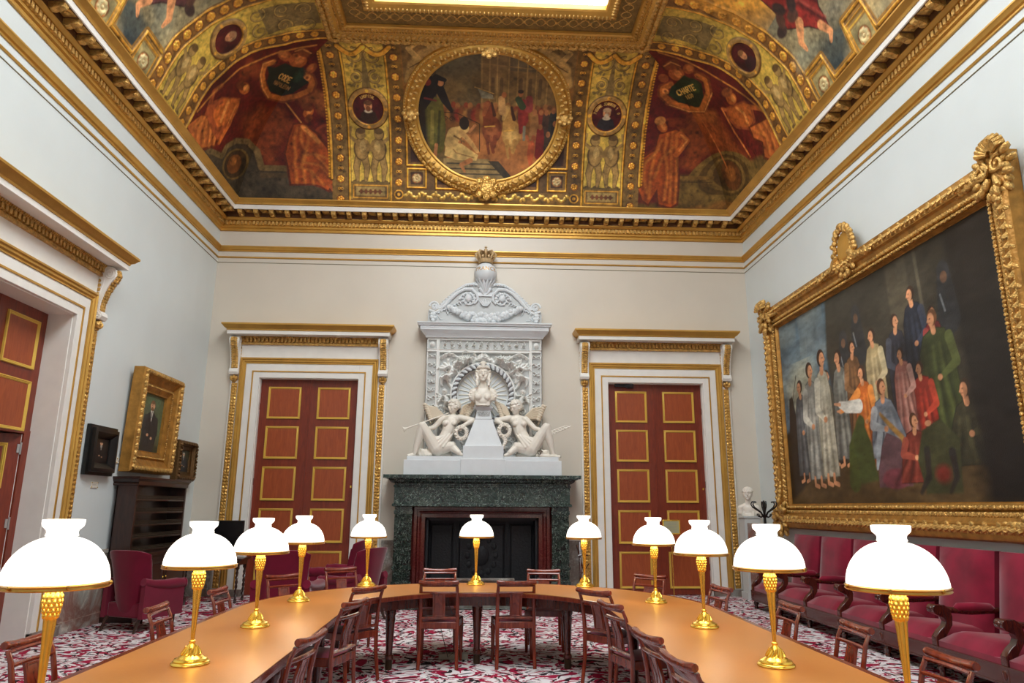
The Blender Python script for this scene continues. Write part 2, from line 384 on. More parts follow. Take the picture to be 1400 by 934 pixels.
    def text(s, t, cx, cy, hgt, col, rot=0, wd=None, arc=None, track=1., **k):
        sc = hgt/4; adv = 2.9*sc*track; n = len(t)
        for i, ch in enumerate(t):
            if ch not in FONT: continue
            o = (i-(n-1)/2)*adv
            for st in FONT[ch]:
                pts = []
                for x, y in st:
                    X = (x-1)*sc; Y = (y-2)*sc
                    if arc:
                        th = PI/2-o/arc; px = cx+(arc+Y)*math.cos(th)+X*math.sin(th); py = cy+(arc+Y)*math.sin(th)-X*math.cos(th)
                    else:
                        X += o; px = cx+X*math.cos(rot)-Y*math.sin(rot); py = cy+X*math.sin(rot)+Y*math.cos(rot)
                    pts.append((px, py))
                s.line(pts, wd or hgt*.16, col, **k)
    def rosette(s, cx, cy, r, col, dark, n=7, met=.9, h=.02):
        s.ell(cx, cy, r*1.1, r*1.1, dark); s.ell(cx, cy, r*.95, r*.95, (176, 104, 46))
        for i in range(n):
            a = 2*PI*i/n+.3; s.ell(cx+.58*r*math.cos(a), cy+.58*r*math.sin(a), r*.30, r*.30, col, rot=a, met=met, dome=h)
        s.ell(cx, cy, r*.24, r*.24, col, met=met, dome=h)
    def grain(s, amp=.15, sc=6, seed=1, W=None):
        rs = np.random.RandomState(seed); tot = np.zeros((s.h, s.w)); a = 1.
        for o in range(4):
            k = sc*2**o; gh = max(2, int((s.v1-s.v0)*k)+2); gw = max(2, int((s.u1-s.u0)*k)+2); g = rs.randn(gh, gw)
            y = np.linspace(0, gh-1.001, s.h); x = np.linspace(0, gw-1.001, s.w); yi = y.astype(int); xi = x.astype(int); fy = (y-yi)[:, None]; fx = (x-xi)[None]
            fy = fy*fy*(3-2*fy); fx = fx*fx*(3-2*fx)
            g = g[yi][:, xi]*(1-fy)*(1-fx)+g[yi+1][:, xi]*fy*(1-fx)+g[yi][:, xi+1]*(1-fy)*fx+g[yi+1][:, xi+1]*fy*fx
            tot += g*a; a *= .6
        s.rgb *= np.clip(1+amp*tot, .3, 2)[..., None]; return tot
    def varnish(s, t): s.rgb *= np.array(t)  # warm tint: brown varnish on the round painting, bounced light on the coves
    def mesh(s, name, mp, matl, parent=None, world=False, keep=None, clampu=None):
        U = s.U.copy(); V = s.V.copy(); rgb, met, ht = s.rgb, s.met, s.ht
        if clampu is not None:
            lo, hi = clampu(V); U = np.clip(U, lo, hi)
            ii = np.clip(np.round((U-s.u0)*(s.w-1)/(s.u1-s.u0)).astype(int), 0, s.w-1); jj = np.arange(s.h)[:, None]+0*ii
            rgb = rgb[jj, ii]; met = met[jj, ii]; ht = ht[jj, ii]
        P = mp(U, V, ht); P = np.stack(P, -1).reshape(-1, 3)
        if parent is not None and world: P = P-np.array(parent.location)
        idx = np.arange(s.h*s.w).reshape(s.h, s.w)
        q = np.stack([idx[:-1, :-1], idx[:-1, 1:], idx[1:, 1:], idx[1:, :-1]], -1)
        if clampu is not None or keep is not None:
            k = np.ones(q.shape[:2], bool)
            if keep is not None: kk = keep(U, V); k &= kk[:-1, :-1] & kk[1:, 1:] & kk[:-1, 1:] & kk[1:, :-1]
            if clampu is not None: k &= (np.abs(U[:-1, 1:]-U[:-1, :-1])+np.abs(U[1:, 1:]-U[1:, :-1])) > 1e-6
            q = q[k]
        q = q.reshape(-1, 4)
        me = bpy.data.meshes.new(name); me.vertices.add(len(P)); me.vertices.foreach_set('co', P.astype(np.float32).ravel())
        me.loops.add(q.size); me.loops.foreach_set('vertex_index', q.astype(np.int32).ravel())
        me.polygons.add(len(q)); me.polygons.foreach_set('loop_start', np.arange(0, q.size, 4, dtype=np.int32))
        me.polygons.foreach_set('use_smooth', np.ones(len(q), bool))
        me.update(calc_edges=True)
        ca = me.color_attributes.new('Col', 'FLOAT_COLOR', 'POINT')
        ca.data.foreach_set('color', np.concatenate([np.clip(rgb, 0, 1), met[..., None]], -1).astype(np.float32).ravel())
        if keep is not None or clampu is not None:
            import bmesh
            bm = bmesh.new(); bm.from_mesh(me); bmesh.ops.delete(bm, geom=[v for v in bm.verts if not v.link_faces], context='VERTS'); bm.to_mesh(me); bm.free()
        me.materials.append(matl)
        o = bpy.data.objects.new(name, me); COL.objects.link(o)
        if parent is not None: o.parent = parent
        return o
# ================================================================== THE SETTING
mb = MB(); mb.box(XL-3, XR+.5, YF-.4, D+.6, -.12, 0)
struct('floor', mb, CARPET, 'crimson, white and black scroll-patterned wall-to-wall carpet', smooth=False)
DL_Y = 8.07                    # centre of the left wall's doorway
DB = (-3.21, 3.44)             # centres of the two doorways in the far wall
DH, DW = 3.93, .93             # doorway height and half width
def wall_pieces(mb, a0, a1, holes, zt, bx):
    cur = a0
    for (h0, h1, ht) in holes:
        bx(mb, cur, h0, 0, zt); bx(mb, h0, h1, ht, zt); cur = h1
    bx(mb, cur, a1, 0, zt)
ZT = 7.35
mb = MB(); wall_pieces(mb, YF, D+.45, [(DL_Y-DW, DL_Y+DW, DH+.05)], ZT, lambda m, a, b, z0, z1: m.box(XL-.45, XL, a, b, z0, z1)); struct('wall_left', mb, WALL, smooth=False)
mb = MB(); mb.box(XR, XR+.45, YF, D+.45, 0, ZT); struct('wall_right', mb, WALL, smooth=False)
mb = MB(); wall_pieces(mb, XL, XR, [(DB[0]-DW, DB[0]+DW, DH), (CX-1.0, CX+1.0, 1.34), (DB[1]-DW, DB[1]+DW, DH)], ZT, lambda m, a, b, z0, z1: m.box(a, b, D, D+.45, z0, z1)); struct('wall_back', mb, WALLB, smooth=False)
mb = MB(); mb.box(XL-.45, XR+.45, YF-.45, YF, 0, ZT); struct('wall_front', mb, WALL, smooth=False)
# the dim lobby behind the left door
mb = MB(); mb.box(XL-3, XL-2.9, DL_Y-2, DL_Y+2.5, 0, 4.3); mb.box(XL-3, XL-.45, DL_Y+2.4, DL_Y+2.5, 0, 4.3); mb.box(XL-3, XL-.45, DL_Y-2.1, DL_Y-2, 0, 4.3); mb.box(XL-3, XL-.45, DL_Y-2, DL_Y+2.5, 4.2, 4.3)
struct('wall_lobby', mb, WALL, smooth=False)
# marble dado
def dado(name, segs, bx, m):
    mb = MB()
    for a, b in segs:
        bx(mb, a, b, 0, .92, .03); bx(mb, a, b, .92, .97, .045); bx(mb, a, b, 0, .14, .05)
    struct(name, mb, m, smooth=False)
SO = 1.5
dado('baseboard_left', [(YF, DL_Y-SO), (DL_Y+SO, D)], lambda m, a, b, z0, z1, p: m.box(XL, XL+p, a, b, z0, z1), STONEL)
dado('baseboard_right', [(YF, D)], lambda m, a, b, z0, z1, p: m.box(XR-p, XR, a, b, z0, z1), STONE)
dado('baseboard_back', [(XL, DB[0]-SO), (DB[0]+SO, CX-1.5), (CX+1.5, DB[1]-SO), (DB[1]+SO, XR)], lambda m, a, b, z0, z1, p: m.box(a, b, D-p, D, z0, z1), STONE)
dado('baseboard_front', [(XL, XR)], lambda m, a, b, z0, z1, p: m.box(a, b, YF, YF+p, z0, z1), STONE)
# mouldings round the room
ZP = lambda u, v, h: (u, v, h)
def room_ring(name, m, prof, label=None):
    mb = MB(); mb.ring(ZP, XL, XR, YF, D, prof); return struct(name, mb, m, label, ang=30)
room_ring('trim_1', mat('thin_line', (128, 120, 92), .5), [(0, 6.224), (.010, 6.226), (.010, 6.234), (0, 6.236)])
room_ring('trim_2', GOLD, [(0, 6.318), (.02, 6.322), (.026, 6.34), (.012, 6.352), (0, 6.355)])
room_ring('trim_3', GOLD, [(0, 6.455), (.02, 6.458), (.022, 6.478), (.045, 6.49), (.06, 6.52), (.075, 6.535), (.075, 6.555), (0, 6.565)])
room_ring('trim_4', GOLD, [(0, 6.88), (.03, 6.885), (.03, 6.93), (.06, 6.945), (.06, 6.985), (.07, 6.99), (.07, 7.07), (.12, 7.075), (.16, 7.11), (.16, 7.125)], 'gilt bed moulding of the cornice')
room_ring('trim_5', PLAQ, [(.15, 7.125), (.15, 7.215), (.34, 7.218)], 'brown soffit between the brackets')
room_ring('trim_6', WHITE, [(.34, 7.212), (.36, 7.212), (.36, 7.305), (.34, 7.31)], 'white fascia of the cornice')
room_ring('trim_7', GOLD, [(.355, 7.302), (.385, 7.306), (.395, 7.33), (.44, 7.36), (.47, 7.375), (.47, 7.40), (.36, 7.405), (.33, 7.41)], 'gilt crown of the cornice')
mb = MB()
def along_room(step, e, fn, y0=3.2):
    # repeat an element along the far wall and the visible runs of the side walls
    n = int((XR-XL-2*e)/step)
    for i in range(n): fn(0, XL+e+(i+.5)*(XR-XL-2*e)/n)
    n = int((D-e-y0)/step)
    for i in range(n):
        y = D-e-(i+.5)*step; fn(1, y); fn(2, y)
def put(side, s):
    # local (along, in, z)
    if side == 0: return lambda a, q, z: (s+a, D-q, z)
    if side == 1: return lambda a, q, z: (XL+q, s+a, z)
    return lambda a, q, z: (XR-q, s+a, z)
def dent(side, s):
    mp = put(side, s); mb.box(-.024, .024, .068, .105, 6.995, 7.068, mp=mp)
along_room(.075, .1, dent); struct('trim_8', mb, GOLDF, 'gilt dentils of the cornice', smooth=False)
mb = MB()
def modil(side, s):
    mp = put(side, s)
    pr = [(.15, 7.135), (.2, 7.125), (.26, 7.15), (.31, 7.16), (.335, 7.19), (.335, 7.215), (.15, 7.215)]
    for a0, a1 in ((-.045, .045),):
        k = len(pr); vs = [mp(a0, q, z) for q, z in pr]+[mp(a1, q, z) for q, z in pr]
        mb.add(vs, [tuple(range(k)), tuple(reversed(range(k, 2*k)))]+[(i, (i+1) % k, (i+1) % k+k, i+k) for i in range(k)])
    mb.ell((0, .3, 7.165), (.05, .04, .03), 8, 5, mp=mp); mb.ell((0, .2, 7.135), (.045, .05, .022), 8, 5, mp=mp)
    # coffer rosette between brackets
    mb.box(.085, .215, .175, .325, 7.208, 7.214, mp=mp); mb.ell((.15, .25, 7.205), (.042, .042, .016), 8, 5, mp=mp)
along_room(.3, .3, modil); struct('trim_9', mb, GOLDF, 'gilt brackets and rosettes under the cornice')
# ------------------------------------------------------------------ doors
def frame_panel(mb, mp, a, b, c, d, wd, dp):
    mb.ring(mp, a, b, c, d, [(0, 0), (.004, dp), (wd*.35, dp*1.1), (wd*.5, dp*.6), (wd*.7, dp*.75), (wd, .0)])
PT = [(3.17, 3.78), (2.42, 3.03), (1.66, 2.28), (.91, 1.52), (.12, .77)]
def doorway(name, label, loc, rz, leaf_depth, lower_open=False):
    # local: x along the wall, y = out of the wall into the room is -y, z up
    t = thing(name, label, None, loc, rz, kind='structure')
    F = lambda dep: (lambda u, v, h: (u, -dep-h, v))
    # white casing
    mb = MB()
    W0, W1 = DW, 1.19
    for sx in (-1, 1):
        a, b = sorted((sx*W0, sx*W1)); mb.box(a, b, -.05, .0, 0, 4.20)
        a, b = sorted((sx*(W0-.012), sx*(W0+.01))); mb.box(a, b, -.001, .451, 0, DH)
        a, b = sorted((sx*1.30, sx*1.46)); mb.box(a, b, -.045, 0, .1, 4.7)
    mb.box(-W0, W0, -.05, 0, DH, 4.20); mb.box(-W0, W0, -.001, .451, DH-.012, DH+.04)
    mb.box(-1.30, 1.30, -.05, 0, 4.28, 4.60)
    mb.box(-1.52, 1.52, -.32, 0, 4.715, 4.785); mb.build('casing', WHITE, t, bevel=.004, smooth=False)
    # stone plinth blocks
    mb = MB()
    for sx in (-1, 1):
        a, b = sorted((sx*(W0), sx*1.5)); mb.box(a, b, -.075, 0, 0, .12)
    mb.build('plinth', STONE, t, bevel=.006, smooth=False)
    # gilt mouldings
    mb = MB(); mp = F(.05)
    pth = [(-1.30, .12), (-1.30, 4.31), (1.30, 4.31), (1.30, .12)]
    mb.sweep(pth, [(0, 0), (0, .035), (-.03, .05), (-.045, .03), (-.07, .03), (-.09, .012), (-.11, .012), (-.11, 0)], mp)
    mb.sweep([(-1.055, .12), (-1.055, 4.05), (1.055, 4.05), (1.055, .12)], [(.012, 0), (.012, .012), (-.012, .012), (-.012, 0)], mp)
    mb.build('gilt_moulding', GOLD, t, ang=30)
    mb = MB()
    mb.box(-1.32, 1.32, -.09, -.05, 4.56, 4.60); mb.box(-1.32, 1.32, -.12, 0, 4.68, 4.715); mb.box(-1.31, 1.31, -.075, 0, 4.60, 4.68)
    n = 36
    for i in range(n):
        x = -1.30+2.6*(i+.5)/n; mb.box(x-.021, x+.021, -.12, -.07, 4.61, 4.675)
    for i in range(n*2):
        x = -1.30+2.6*(i+.5)/n/2; mb.ell((x, -.12, 4.70), (.014, .03, .018), 6, 4)
    mb.build('dentil_band', GOLDF, t)
    mb = MB()
    P = [(-.30, 4.78), (-.33, 4.785), (-.335, 4.81), (-.37, 4.83), (-.40, 4.87), (-.415, 4.88), (-.415, 4.91), (0, 4.93)]
    # crown moulding returns round both ends
    pr = [(-y, z) for y, z in P]; vs = []; xs = 1.19
    for (cx_, e) in ((-1, 0), (-1, 1), (1, 1), (1, 0)):
        for p, z in pr: vs.append((cx_*(xs+max(p, .3)), -p if e else 0, z))
    k = len(pr); mb.add(vs, [(i*k+j, (i+1)*k+j, (i+1)*k+j+1, i*k+j+1) for i in range(3) for j in range(k-1)]+[(k-1, 2*k-1, 3*k-1, 4*k-1)])
    mb.build('crown_moulding', GOLD, t, ang=30)
    # carved leaf strips
    for sx in (-1, 1):
        mb = MB(); a, b = sorted((sx*1.325, sx*1.43)); mb.box(a, b, -.06, -.04, .14, 3.82)
        n = 62
        for i in range(n):
            z = .17+3.62*(i+.5)/n
            for q in (-1, 1): mb.ell((sx*1.3775+q*.024, -.06, z), (.03, .014, .022), 6, 4, rot=Matrix.Rotation(-q*.7, 3, 'Y'))
        mb.build('leaf_strip', GOLDO, t)
        # scroll console: side view spiral extruded across, with leaf on the face
        cb = thing('console_bracket', None, None); cb.parent = t
        mb = MB(); x0, x1 = sorted((sx*1.31, sx*1.475))
        prof = [(0, 4.70), (-.20, 4.70), (-.255, 4.66), (-.27, 4.59), (-.245, 4.53), (-.20, 4.47), (-.15, 4.36), (-.11, 4.22), (-.10, 4.10), (-.135, 4.07), (-.15, 4.02), (-.125, 3.975), (-.08, 3.97), (0, 3.99)]
        k = len(prof); vs = [(x0, y, z) for y, z in prof]+[(x1, y, z) for y, z in prof]
        mb.add(vs, [tuple(range(k)), tuple(reversed(range(k, 2*k)))]+[(i, (i+1) % k, (i+1) % k+k, i+k) for i in range(k)])
        for xx in (x0, x1):
            for (cy_, cz, r, tn, sg) in ((-.185, 4.605, .085, 2.2, 1), (-.10, 4.02, .045, 1.8, -1)):
                pts = []
                for i in range(26):
                    f = i/25; a = f*tn*2*PI*sg+PI/2; rr = r*(1-.85*f); pts.append((xx, cy_+rr*math.cos(a), cz+rr*math.sin(a)))
                mb.tube(pts, .009, 5)
            mb.tube([(xx, -.10, 4.68), (xx, -.12, 4.52), (xx, -.09, 4.36), (xx, -.06, 4.2), (xx, -.07, 4.06)], .009, 5)
        mb.build('scroll', WHITE, cb)
        mb = MB()
        for i in range(14):
            f = i/13; z = 4.64-.52*f; y = np.interp(z, [4.08, 4.2, 4.36, 4.47, 4.53, 4.6, 4.66], [-.10, -.105, -.15, -.2, -.245, -.27, -.255]); xm = (x0+x1)/2
            for q in (-1, 1): mb.ell((xm+q*.03, y-.002, z), (.04, .018, .028), 7, 4, rot=Matrix.Rotation(q*.6, 3, 'Y'))
            mb.ell((xm, y-.012, z), (.014, .018, .03), 6, 4)
        for q in (-1, 0, 1): mb.ell((xm+q*.045, -.075, 3.93-.02*abs(q)), (.032, .05, .05), 8, 5)
        mb.ell((xm, -.07, 3.87), (.06, .05, .02), 8, 5); mb.ell((xm, -.06, 3.845), (.035, .035, .02), 8, 5)
        for xx in (x0, x1):
            for i in range(7): mb.ell((xx, -.05-.012*math.sin(i), 4.5-.06*i), (.01, .035, .028), 6, 4)
        mb.build('gilt_leaf', GOLDF, cb)
    # leaves of the door
    for sx in (-1, 1):
        rows = PT if not lower_open else PT[:2]
        zb = 0.01 if not lower_open else 2.44
        lf = MB(); a, b = sorted((sx*.004, sx*.925)); lf.box(a, b, leaf_depth, leaf_depth+.06, zb, DH+(.02 if lower_open else 0))
        o = lf.build('door_leaf', DOORW, t, smooth=False)
        p = MB(); g = MB(); mp = F(-leaf_depth)
        for (z0, z1) in rows:
            a, b = sorted((sx*.155, sx*.775))
            frame_panel(g, mp, a, b, z0, z1, .045, .022)
            p.box(a+.04, b-.04, leaf_depth-.004, leaf_depth+.01, z0+.04, z1-.04)
        p.build('door_panel', DOORP, o, smooth=False); g.build('panel_moulding', DOORF, o, ang=30)
        if not lower_open:
            mb = MB()
            for z in (3.4, 2.0, .5): mb.lathe([(.012, -.06), (.012, .06)], (sx*.925, leaf_depth-.012, z), 8)
            mb.build('hinge', DARKW, o)
    if not lower_open:
        mb = MB(); mb.box(-.012, .012, leaf_depth-.014, leaf_depth, .01, DH); mb.build('meeting_bead', DOORW, t, smooth=False)
        mb = MB(); mb.box(.86, .885, leaf_depth-.008, leaf_depth, 1.90, 1.94); mb.ell((.0, leaf_depth-.03, 1.05), (.03, .022, .03), 10, 8); mb.build('door_lock', BRASS, t)
    else:
        mb = MB(); mb.box(-.925, .925, leaf_depth-.01, leaf_depth+.07, 2.40, 2.44); mb.build('transom', DOORW, t, smooth=False)
        mb = MB(); mb.box(.80, .925, leaf_depth-.01, leaf_depth+.07, 0, 2.40); mb.box(-.925, -.80, leaf_depth-.01, leaf_depth+.07, 0, 2.40); mb.build('jamb', DOORW, t, smooth=False)
        # the two real leaves below, far one swung away into the lobby
        for sx, ang in ((1, math.radians(38)), (-1, math.radians(-4))):
            hx = sx*.79; o = bpy.data.objects.new('door_leaf', None); 
            lf = MB(); a, b = sorted((0, -sx*.785)); lf.box(a, b, 0, .06, .01, 2.39)
            o = lf.build('door_leaf', DOORW, t, smooth=False); o.location = (hx, leaf_depth+.012, 0); o.rotation_euler = (0, 0, -ang if sx > 0 else -ang)
            g = MB(); mp = F(0)
            for (z0, z1) in ((.15, .8), (.95, 1.6), (1.75, 2.28)):
                a, b = sorted((-sx*.13, -sx*.68)); frame_panel(g, mp, a, b, z0, z1, .045, .02)
            g.build('panel_moulding', DOORF, o, ang=30)
            if sx > 0:
                e = MB(); e.box(.001, .006, -.002, .062, .01, 2.39); e.build('leaf_edge', WHITE, o, smooth=False)
                e = MB()
                for z in (2.22, 1.35, .4): e.box(-.03, .012, -.012, .0, z-.05, z+.05); e.lathe([(.012, -.07), (.012, .07)], (.008, -.01, z), 8)
                e.build('hinge', mat('steel_%d' % sx, (190, 190, 190), .3, .9), o)
    return t
doorway('door_1', 'tall double door left of the fireplace, ten panels, in a white and gilt surround with scroll brackets', (DB[0], D, 0), 0, .1)
dr = doorway('door_2', 'tall double door right of the fireplace, ten panels, in a white and gilt surround with scroll brackets', (DB[1], D, 0), 0, .1)
mb = MB(); mb.box(-.78, -.42, .03, .09, 3.86, 3.92); mb.tube([(-.6, .03, 3.86), (-.55, -.02, 3.83), (-.42, .05, 3.84)], .012, 6); mb.build('door_closer', IRON, dr)
doorway('door_3', 'tall door in the left wall with its lower leaf ajar', (XL, DL_Y, 0), PI/2, .30, True)
# ------------------------------------------------------------------ cove
PQ = np.array([(.36, 7.30), (.45, 7.50), (.60, 7.93), (.75, 8.25), (1.05, 8.72), (1.45, 9.10), (1.90, 9.37), (2.30, 9.50), (2.62, 9.55)])
_arc = np.concatenate([[0], np.cumsum(np.hypot(np.diff(PQ[:, 0]), np.diff(PQ[:, 1])))])
VM = _arc[-1]; _t = np.linspace(0, VM, 400); _q = np.interp(_t, _arc, PQ[:, 0]); _z = np.interp(_t, _arc, PQ[:, 1])
def _sm(a):
    k = 41; p = np.concatenate([2*a[0]-a[1:k][::-1], a, 2*a[-1]-a[-k:-1][::-1]]); g = np.hanning(k); g /= g.sum(); r = np.convolve(p, g, 'same')[k-1:-(k-1)]
    return r
_q, _z = _sm(_q), _sm(_z); _dq, _dz = np.gradient(_q, _t), np.gradient(_z, _t); _n = np.hypot(_dq, _dz); _dq /= _n; _dz /= _n
def cq(v): return np.interp(v, _t, _q)
def cqz(v, h):
    q = np.interp(v, _t, _q)+h*np.interp(v, _t, _dz); z = np.interp(v, _t, _z)-h*np.interp(v, _t, _dq); return q, z
def m_back(u, v, h=0): q, z = cqz(v, h); return (u+0*q, D-q, z)
def m_left(u, v, h=0): q, z = cqz(v, h); return (XL+q, D-u+0*q, z)
def m_right(u, v, h=0): q, z = cqz(v, h); return (XR-q, D-u+0*q, z)
def m_front(u, v, h=0): q, z = cqz(v, h); return (u+0*q, YF+q, z)
BR, BRD, OLV, YEL, GLD, CRM = (128, 90, 42), (78, 50, 22), (132, 114, 70), (210, 184, 88), (244, 188, 84), (104, 18, 14)
FL, FLD, FLH = (190, 92, 34), (104, 38, 18), (232, 158, 84)
def gold_line(c, pts, wd=.035, h=.02): c.line(pts, wd*1.7, BRD); c.line(pts, wd, GLD, met=.9, h=h)
def rosettes(c, u, v0, v1, st=.19, r=.075, horiz=False):
    n = int((v1-v0)/st)
    for i in range(n):
        p = v0+(i+.5)*(v1-v0)/n; x, y = (p, u) if horiz else (u, p)
        if i % 2 == 0: c.rosette(x, y, r, GLD, BRD, 6)
        else:
            c.ell(x, y, r*.85, r*.55, BRD, rot=0 if horiz else PI/2); c.spiral(x-.025, y, r*.5, 1, .014, GLD, met=.8, h=.015); c.spiral(x+.025, y, r*.5, 1, .014, GLD, a0=PI, sg=-1, met=.8, h=.015)
def putto(c, x, y0, hgt, fl=1, w=.5):
    s = hgt; F1, F2, F3 = (158, 130, 78), (96, 74, 40), (190, 164, 108)
    P = lambda a, b: (x+fl*a*s, y0+b*s)
    for dx in (-.08, .08):
        c.line([P(dx*.6, .5), P(dx*1.3, .27), P(dx, .02), P(dx+.07, 0)], [.15*s, .13*s, .07*s, .05*s], F2); c.line([P(dx*.6, .5), P(dx*1.3, .27), P(dx, .03)], [.12*s, .10*s, .05*s], F1)
    c.ell(*P(0, .62), .15*s, .22*s, F2); c.ell(*P(-.01, .62), .125*s, .2*s, F1); c.ell(*P(-.03, .66), .06*s, .12*s, F3)
    c.line([P(.1, .76), P(.22, .86), P(.18, 1.02)], [.07*s, .06*s, .05*s], F1); c.line([P(-.1, .76), P(-.18, .62), P(-.05, .56)], [.07*s, .06*s, .05*s], F1)
    c.ell(*P(.01, .9), .1*s, .11*s, F2); c.ell(*P(0, .9), .085*s, .095*s, F1); c.ell(*P(.0, .96), .09*s, .06*s, F2)
def portrait_disc(c, x, y, rx, ry, kind, txt=None):
    c.ell(x, y, rx*1.36, ry*1.36, (96, 70, 36)); c.ell(x, y, rx*1.30, ry*1.30, (164, 130, 74), h=.03)
    for k in range(4): a = k*PI/2; c.ell(x+rx*1.17*math.cos(a), y+ry*1.17*math.sin(a), rx*.11, rx*.11, GLD, met=.8)
    c.ell(x, y, rx*1.04, ry*1.04, GLD, met=.9); c.ell(x, y, rx, ry, (74, 16, 20), h=.0)
    hr = rx*.26
    coat = {0: (52, 34, 26), 1: (34, 36, 44), 2: (60, 30, 40), 3: (96, 30, 30)}[kind]
    c.poly([(x-.62*rx, y-.72*ry), (x-.45*rx, y-.25*ry), (x, y-.05*ry), (x+.45*rx, y-.25*ry), (x+.62*rx, y-.72*ry), (x, y-.97*ry)], coat)
    if kind in (0, 1): c.ell(x, y-.16*ry, rx*.26, ry*.12, (214, 204, 186)); 
    if kind == 3: c.ell(x-.05*rx, y+.28*ry, rx*.36, ry*.36, (150, 120, 90))
    c.ell(x, y+.18*ry, hr, hr*1.3, (206, 146, 104)); c.ell(x, y+.36*ry, hr*1.05, hr*.6, {0: (90, 60, 40), 1: (176, 150, 120), 2: (120, 84, 50), 3: (150, 110, 80)}[kind])
    for q in (-1, 1): c.ell(x+q*hr*.4, y+.2*ry, hr*.13, hr*.09, (60, 34, 24))
    c.line([(x, y+.18*ry), (x+.02*rx, y+.08*ry)], hr*.12, (168, 106, 74))
    if kind in (0, 1): c.ell(x, y-.02*ry, hr*.6, hr*.7, {0: (120, 74, 46), 1: (204, 192, 172)}[kind])
    else: c.line([(x-hr*.3, y-.02*ry), (x+hr*.3, y-.02*ry)], hr*.14, (150, 60, 48))
    if txt: c.text(txt, x, y, ry*.17, (232, 196, 110), arc=rx*.80, track=.95)
def scrolls(c, x0, x1, y0, y1, col=OLV, dk=(92, 72, 38)):
    xm = (x0+x1)/2; w_ = (x1-x0)
    for k, yy in enumerate((y0+.24*(y1-y0), y0+.72*(y1-y0))):
        r = w_*(.19 if k == 0 else .24)
        for q in (-1, 1):
            c.spiral(xm+q*w_*.24, yy, r, 1.6, w_*.075, dk, a0=PI/2, sg=q); c.spiral(xm+q*w_*.24, yy, r*.97, 1.6, w_*.045, (176, 150, 88), a0=PI/2, sg=q, h=.008)
            c.ell(xm+q*w_*.24, yy, r*.3, r*.3, col); c.line([(xm+q*w_*.3, yy-r), (xm+q*w_*.42, yy-r*1.4)], [w_*.08, .01], col)
            for j in range(3): c.ell(xm+q*w_*(.42-.1*j), yy-r*(1.1+.1*j), w_*.05, w_*.03, col, rot=q*j)
    c.poly([(xm-w_*.12, y0), (xm+w_*.12, y0), (xm+w_*.06, y0+.45*(y1-y0)), (xm, y1), (xm-w_*.06, y0+.45*(y1-y0))], col)
def cherub_panel(c, a, b, y, kind, txt, rr=.28):
    m_ = (a+b)/2; w_ = b-a
    c.rect(a, b, .16, 3.2, YEL, met=.35)
    scrolls(c, a+.02, b-.02, y+.38, 3.16)
    c.rect(a+.02, b-.02, .16, .46, (120, 92, 52)); c.frame(a+.05, b-.05, .19, .43, .02, GLD, met=.9)
    c.rect(a+.1, b-.1, .23, .40, (164, 142, 88)); c.line([(a+.16, .31), (b-.16, .31)], .03, (96, 58, 30))
    for k in range(5): c.ell(a+.2+(w_-.4)*k/4, .31, .03, .05, (110, 64, 34))
    putto(c, m_-.17, .5, 1.0, -1); putto(c, m_+.17, .5, 1.0, 1)
    c.rect(a, b, .46, .5, (110, 90, 50))
    portrait_disc(c, m_, y, rr, rr*1.02, kind, txt)
def drape_fig(c, pts, col, hi, dk, folds):
    c.poly(pts, dk, grow=.02); c.poly(pts, col)
    for f in folds: c.line(f, .07, dk, al=.7, soft=.06); c.line([(p[0]+.05, p[1]+.02) for p in f], .04, hi, al=.7, soft=.04)
def mural(c, mp, sg, W):
    # the corner scene, laid out on a plane facing the middle of the room and carried straight on to both coves
    ops = MURAL_L if sg < 0 else MURAL_R
    C = np.array([-3.61, 11.73, 9.16] if sg < 0 else [3.83, 11.74, 9.16]); n = np.array([-sg*.59, -.59, -.54]); r = np.array([.7071, -sg*.7071, 0]); u = np.array([-sg*.388, -.388, .837])
    X, Y, Z = mp(c.U, c.V, 0*c.U); P = np.stack([X, Y, Z], -1)-C
    c.warp(P @ r, P @ u, W)
    dk, hi = (96, 40, 14), (224, 146, 66)
    for o in ops:
        k = o[0]
        if k == 'p': c.poly(o[2], o[1], soft=max(c.soft, o[3])*1.3)
        elif k == 'b':
            for i, (x, y) in enumerate(o[2]): c.ell(x, y, .13+.03*(i % 3), .10, o[1], rot=i*1.1, soft=.09, al=.75)
        elif k == 'l': c.line(o[2], o[3], o[1], soft=c.soft*1.4)
        elif k == 'e': c.ell(o[2][0], o[2][1], o[3][0], o[3][1], o[1], soft=max(c.soft*1.4, o[4]*.1))
        elif k == 'f':
            for l in o[1]: c.line(l, .06, dk, al=.6, soft=.06); c.line([(x+.045, y+.012) for x, y in l], .03, hi, al=.5, soft=.05)
        elif k == 't': c.text(o[1], o[2][0], o[2][1], o[3]*1.15, o[5], rot=o[4], track=.95, wd=o[3]*.2)
    c.unwarp()
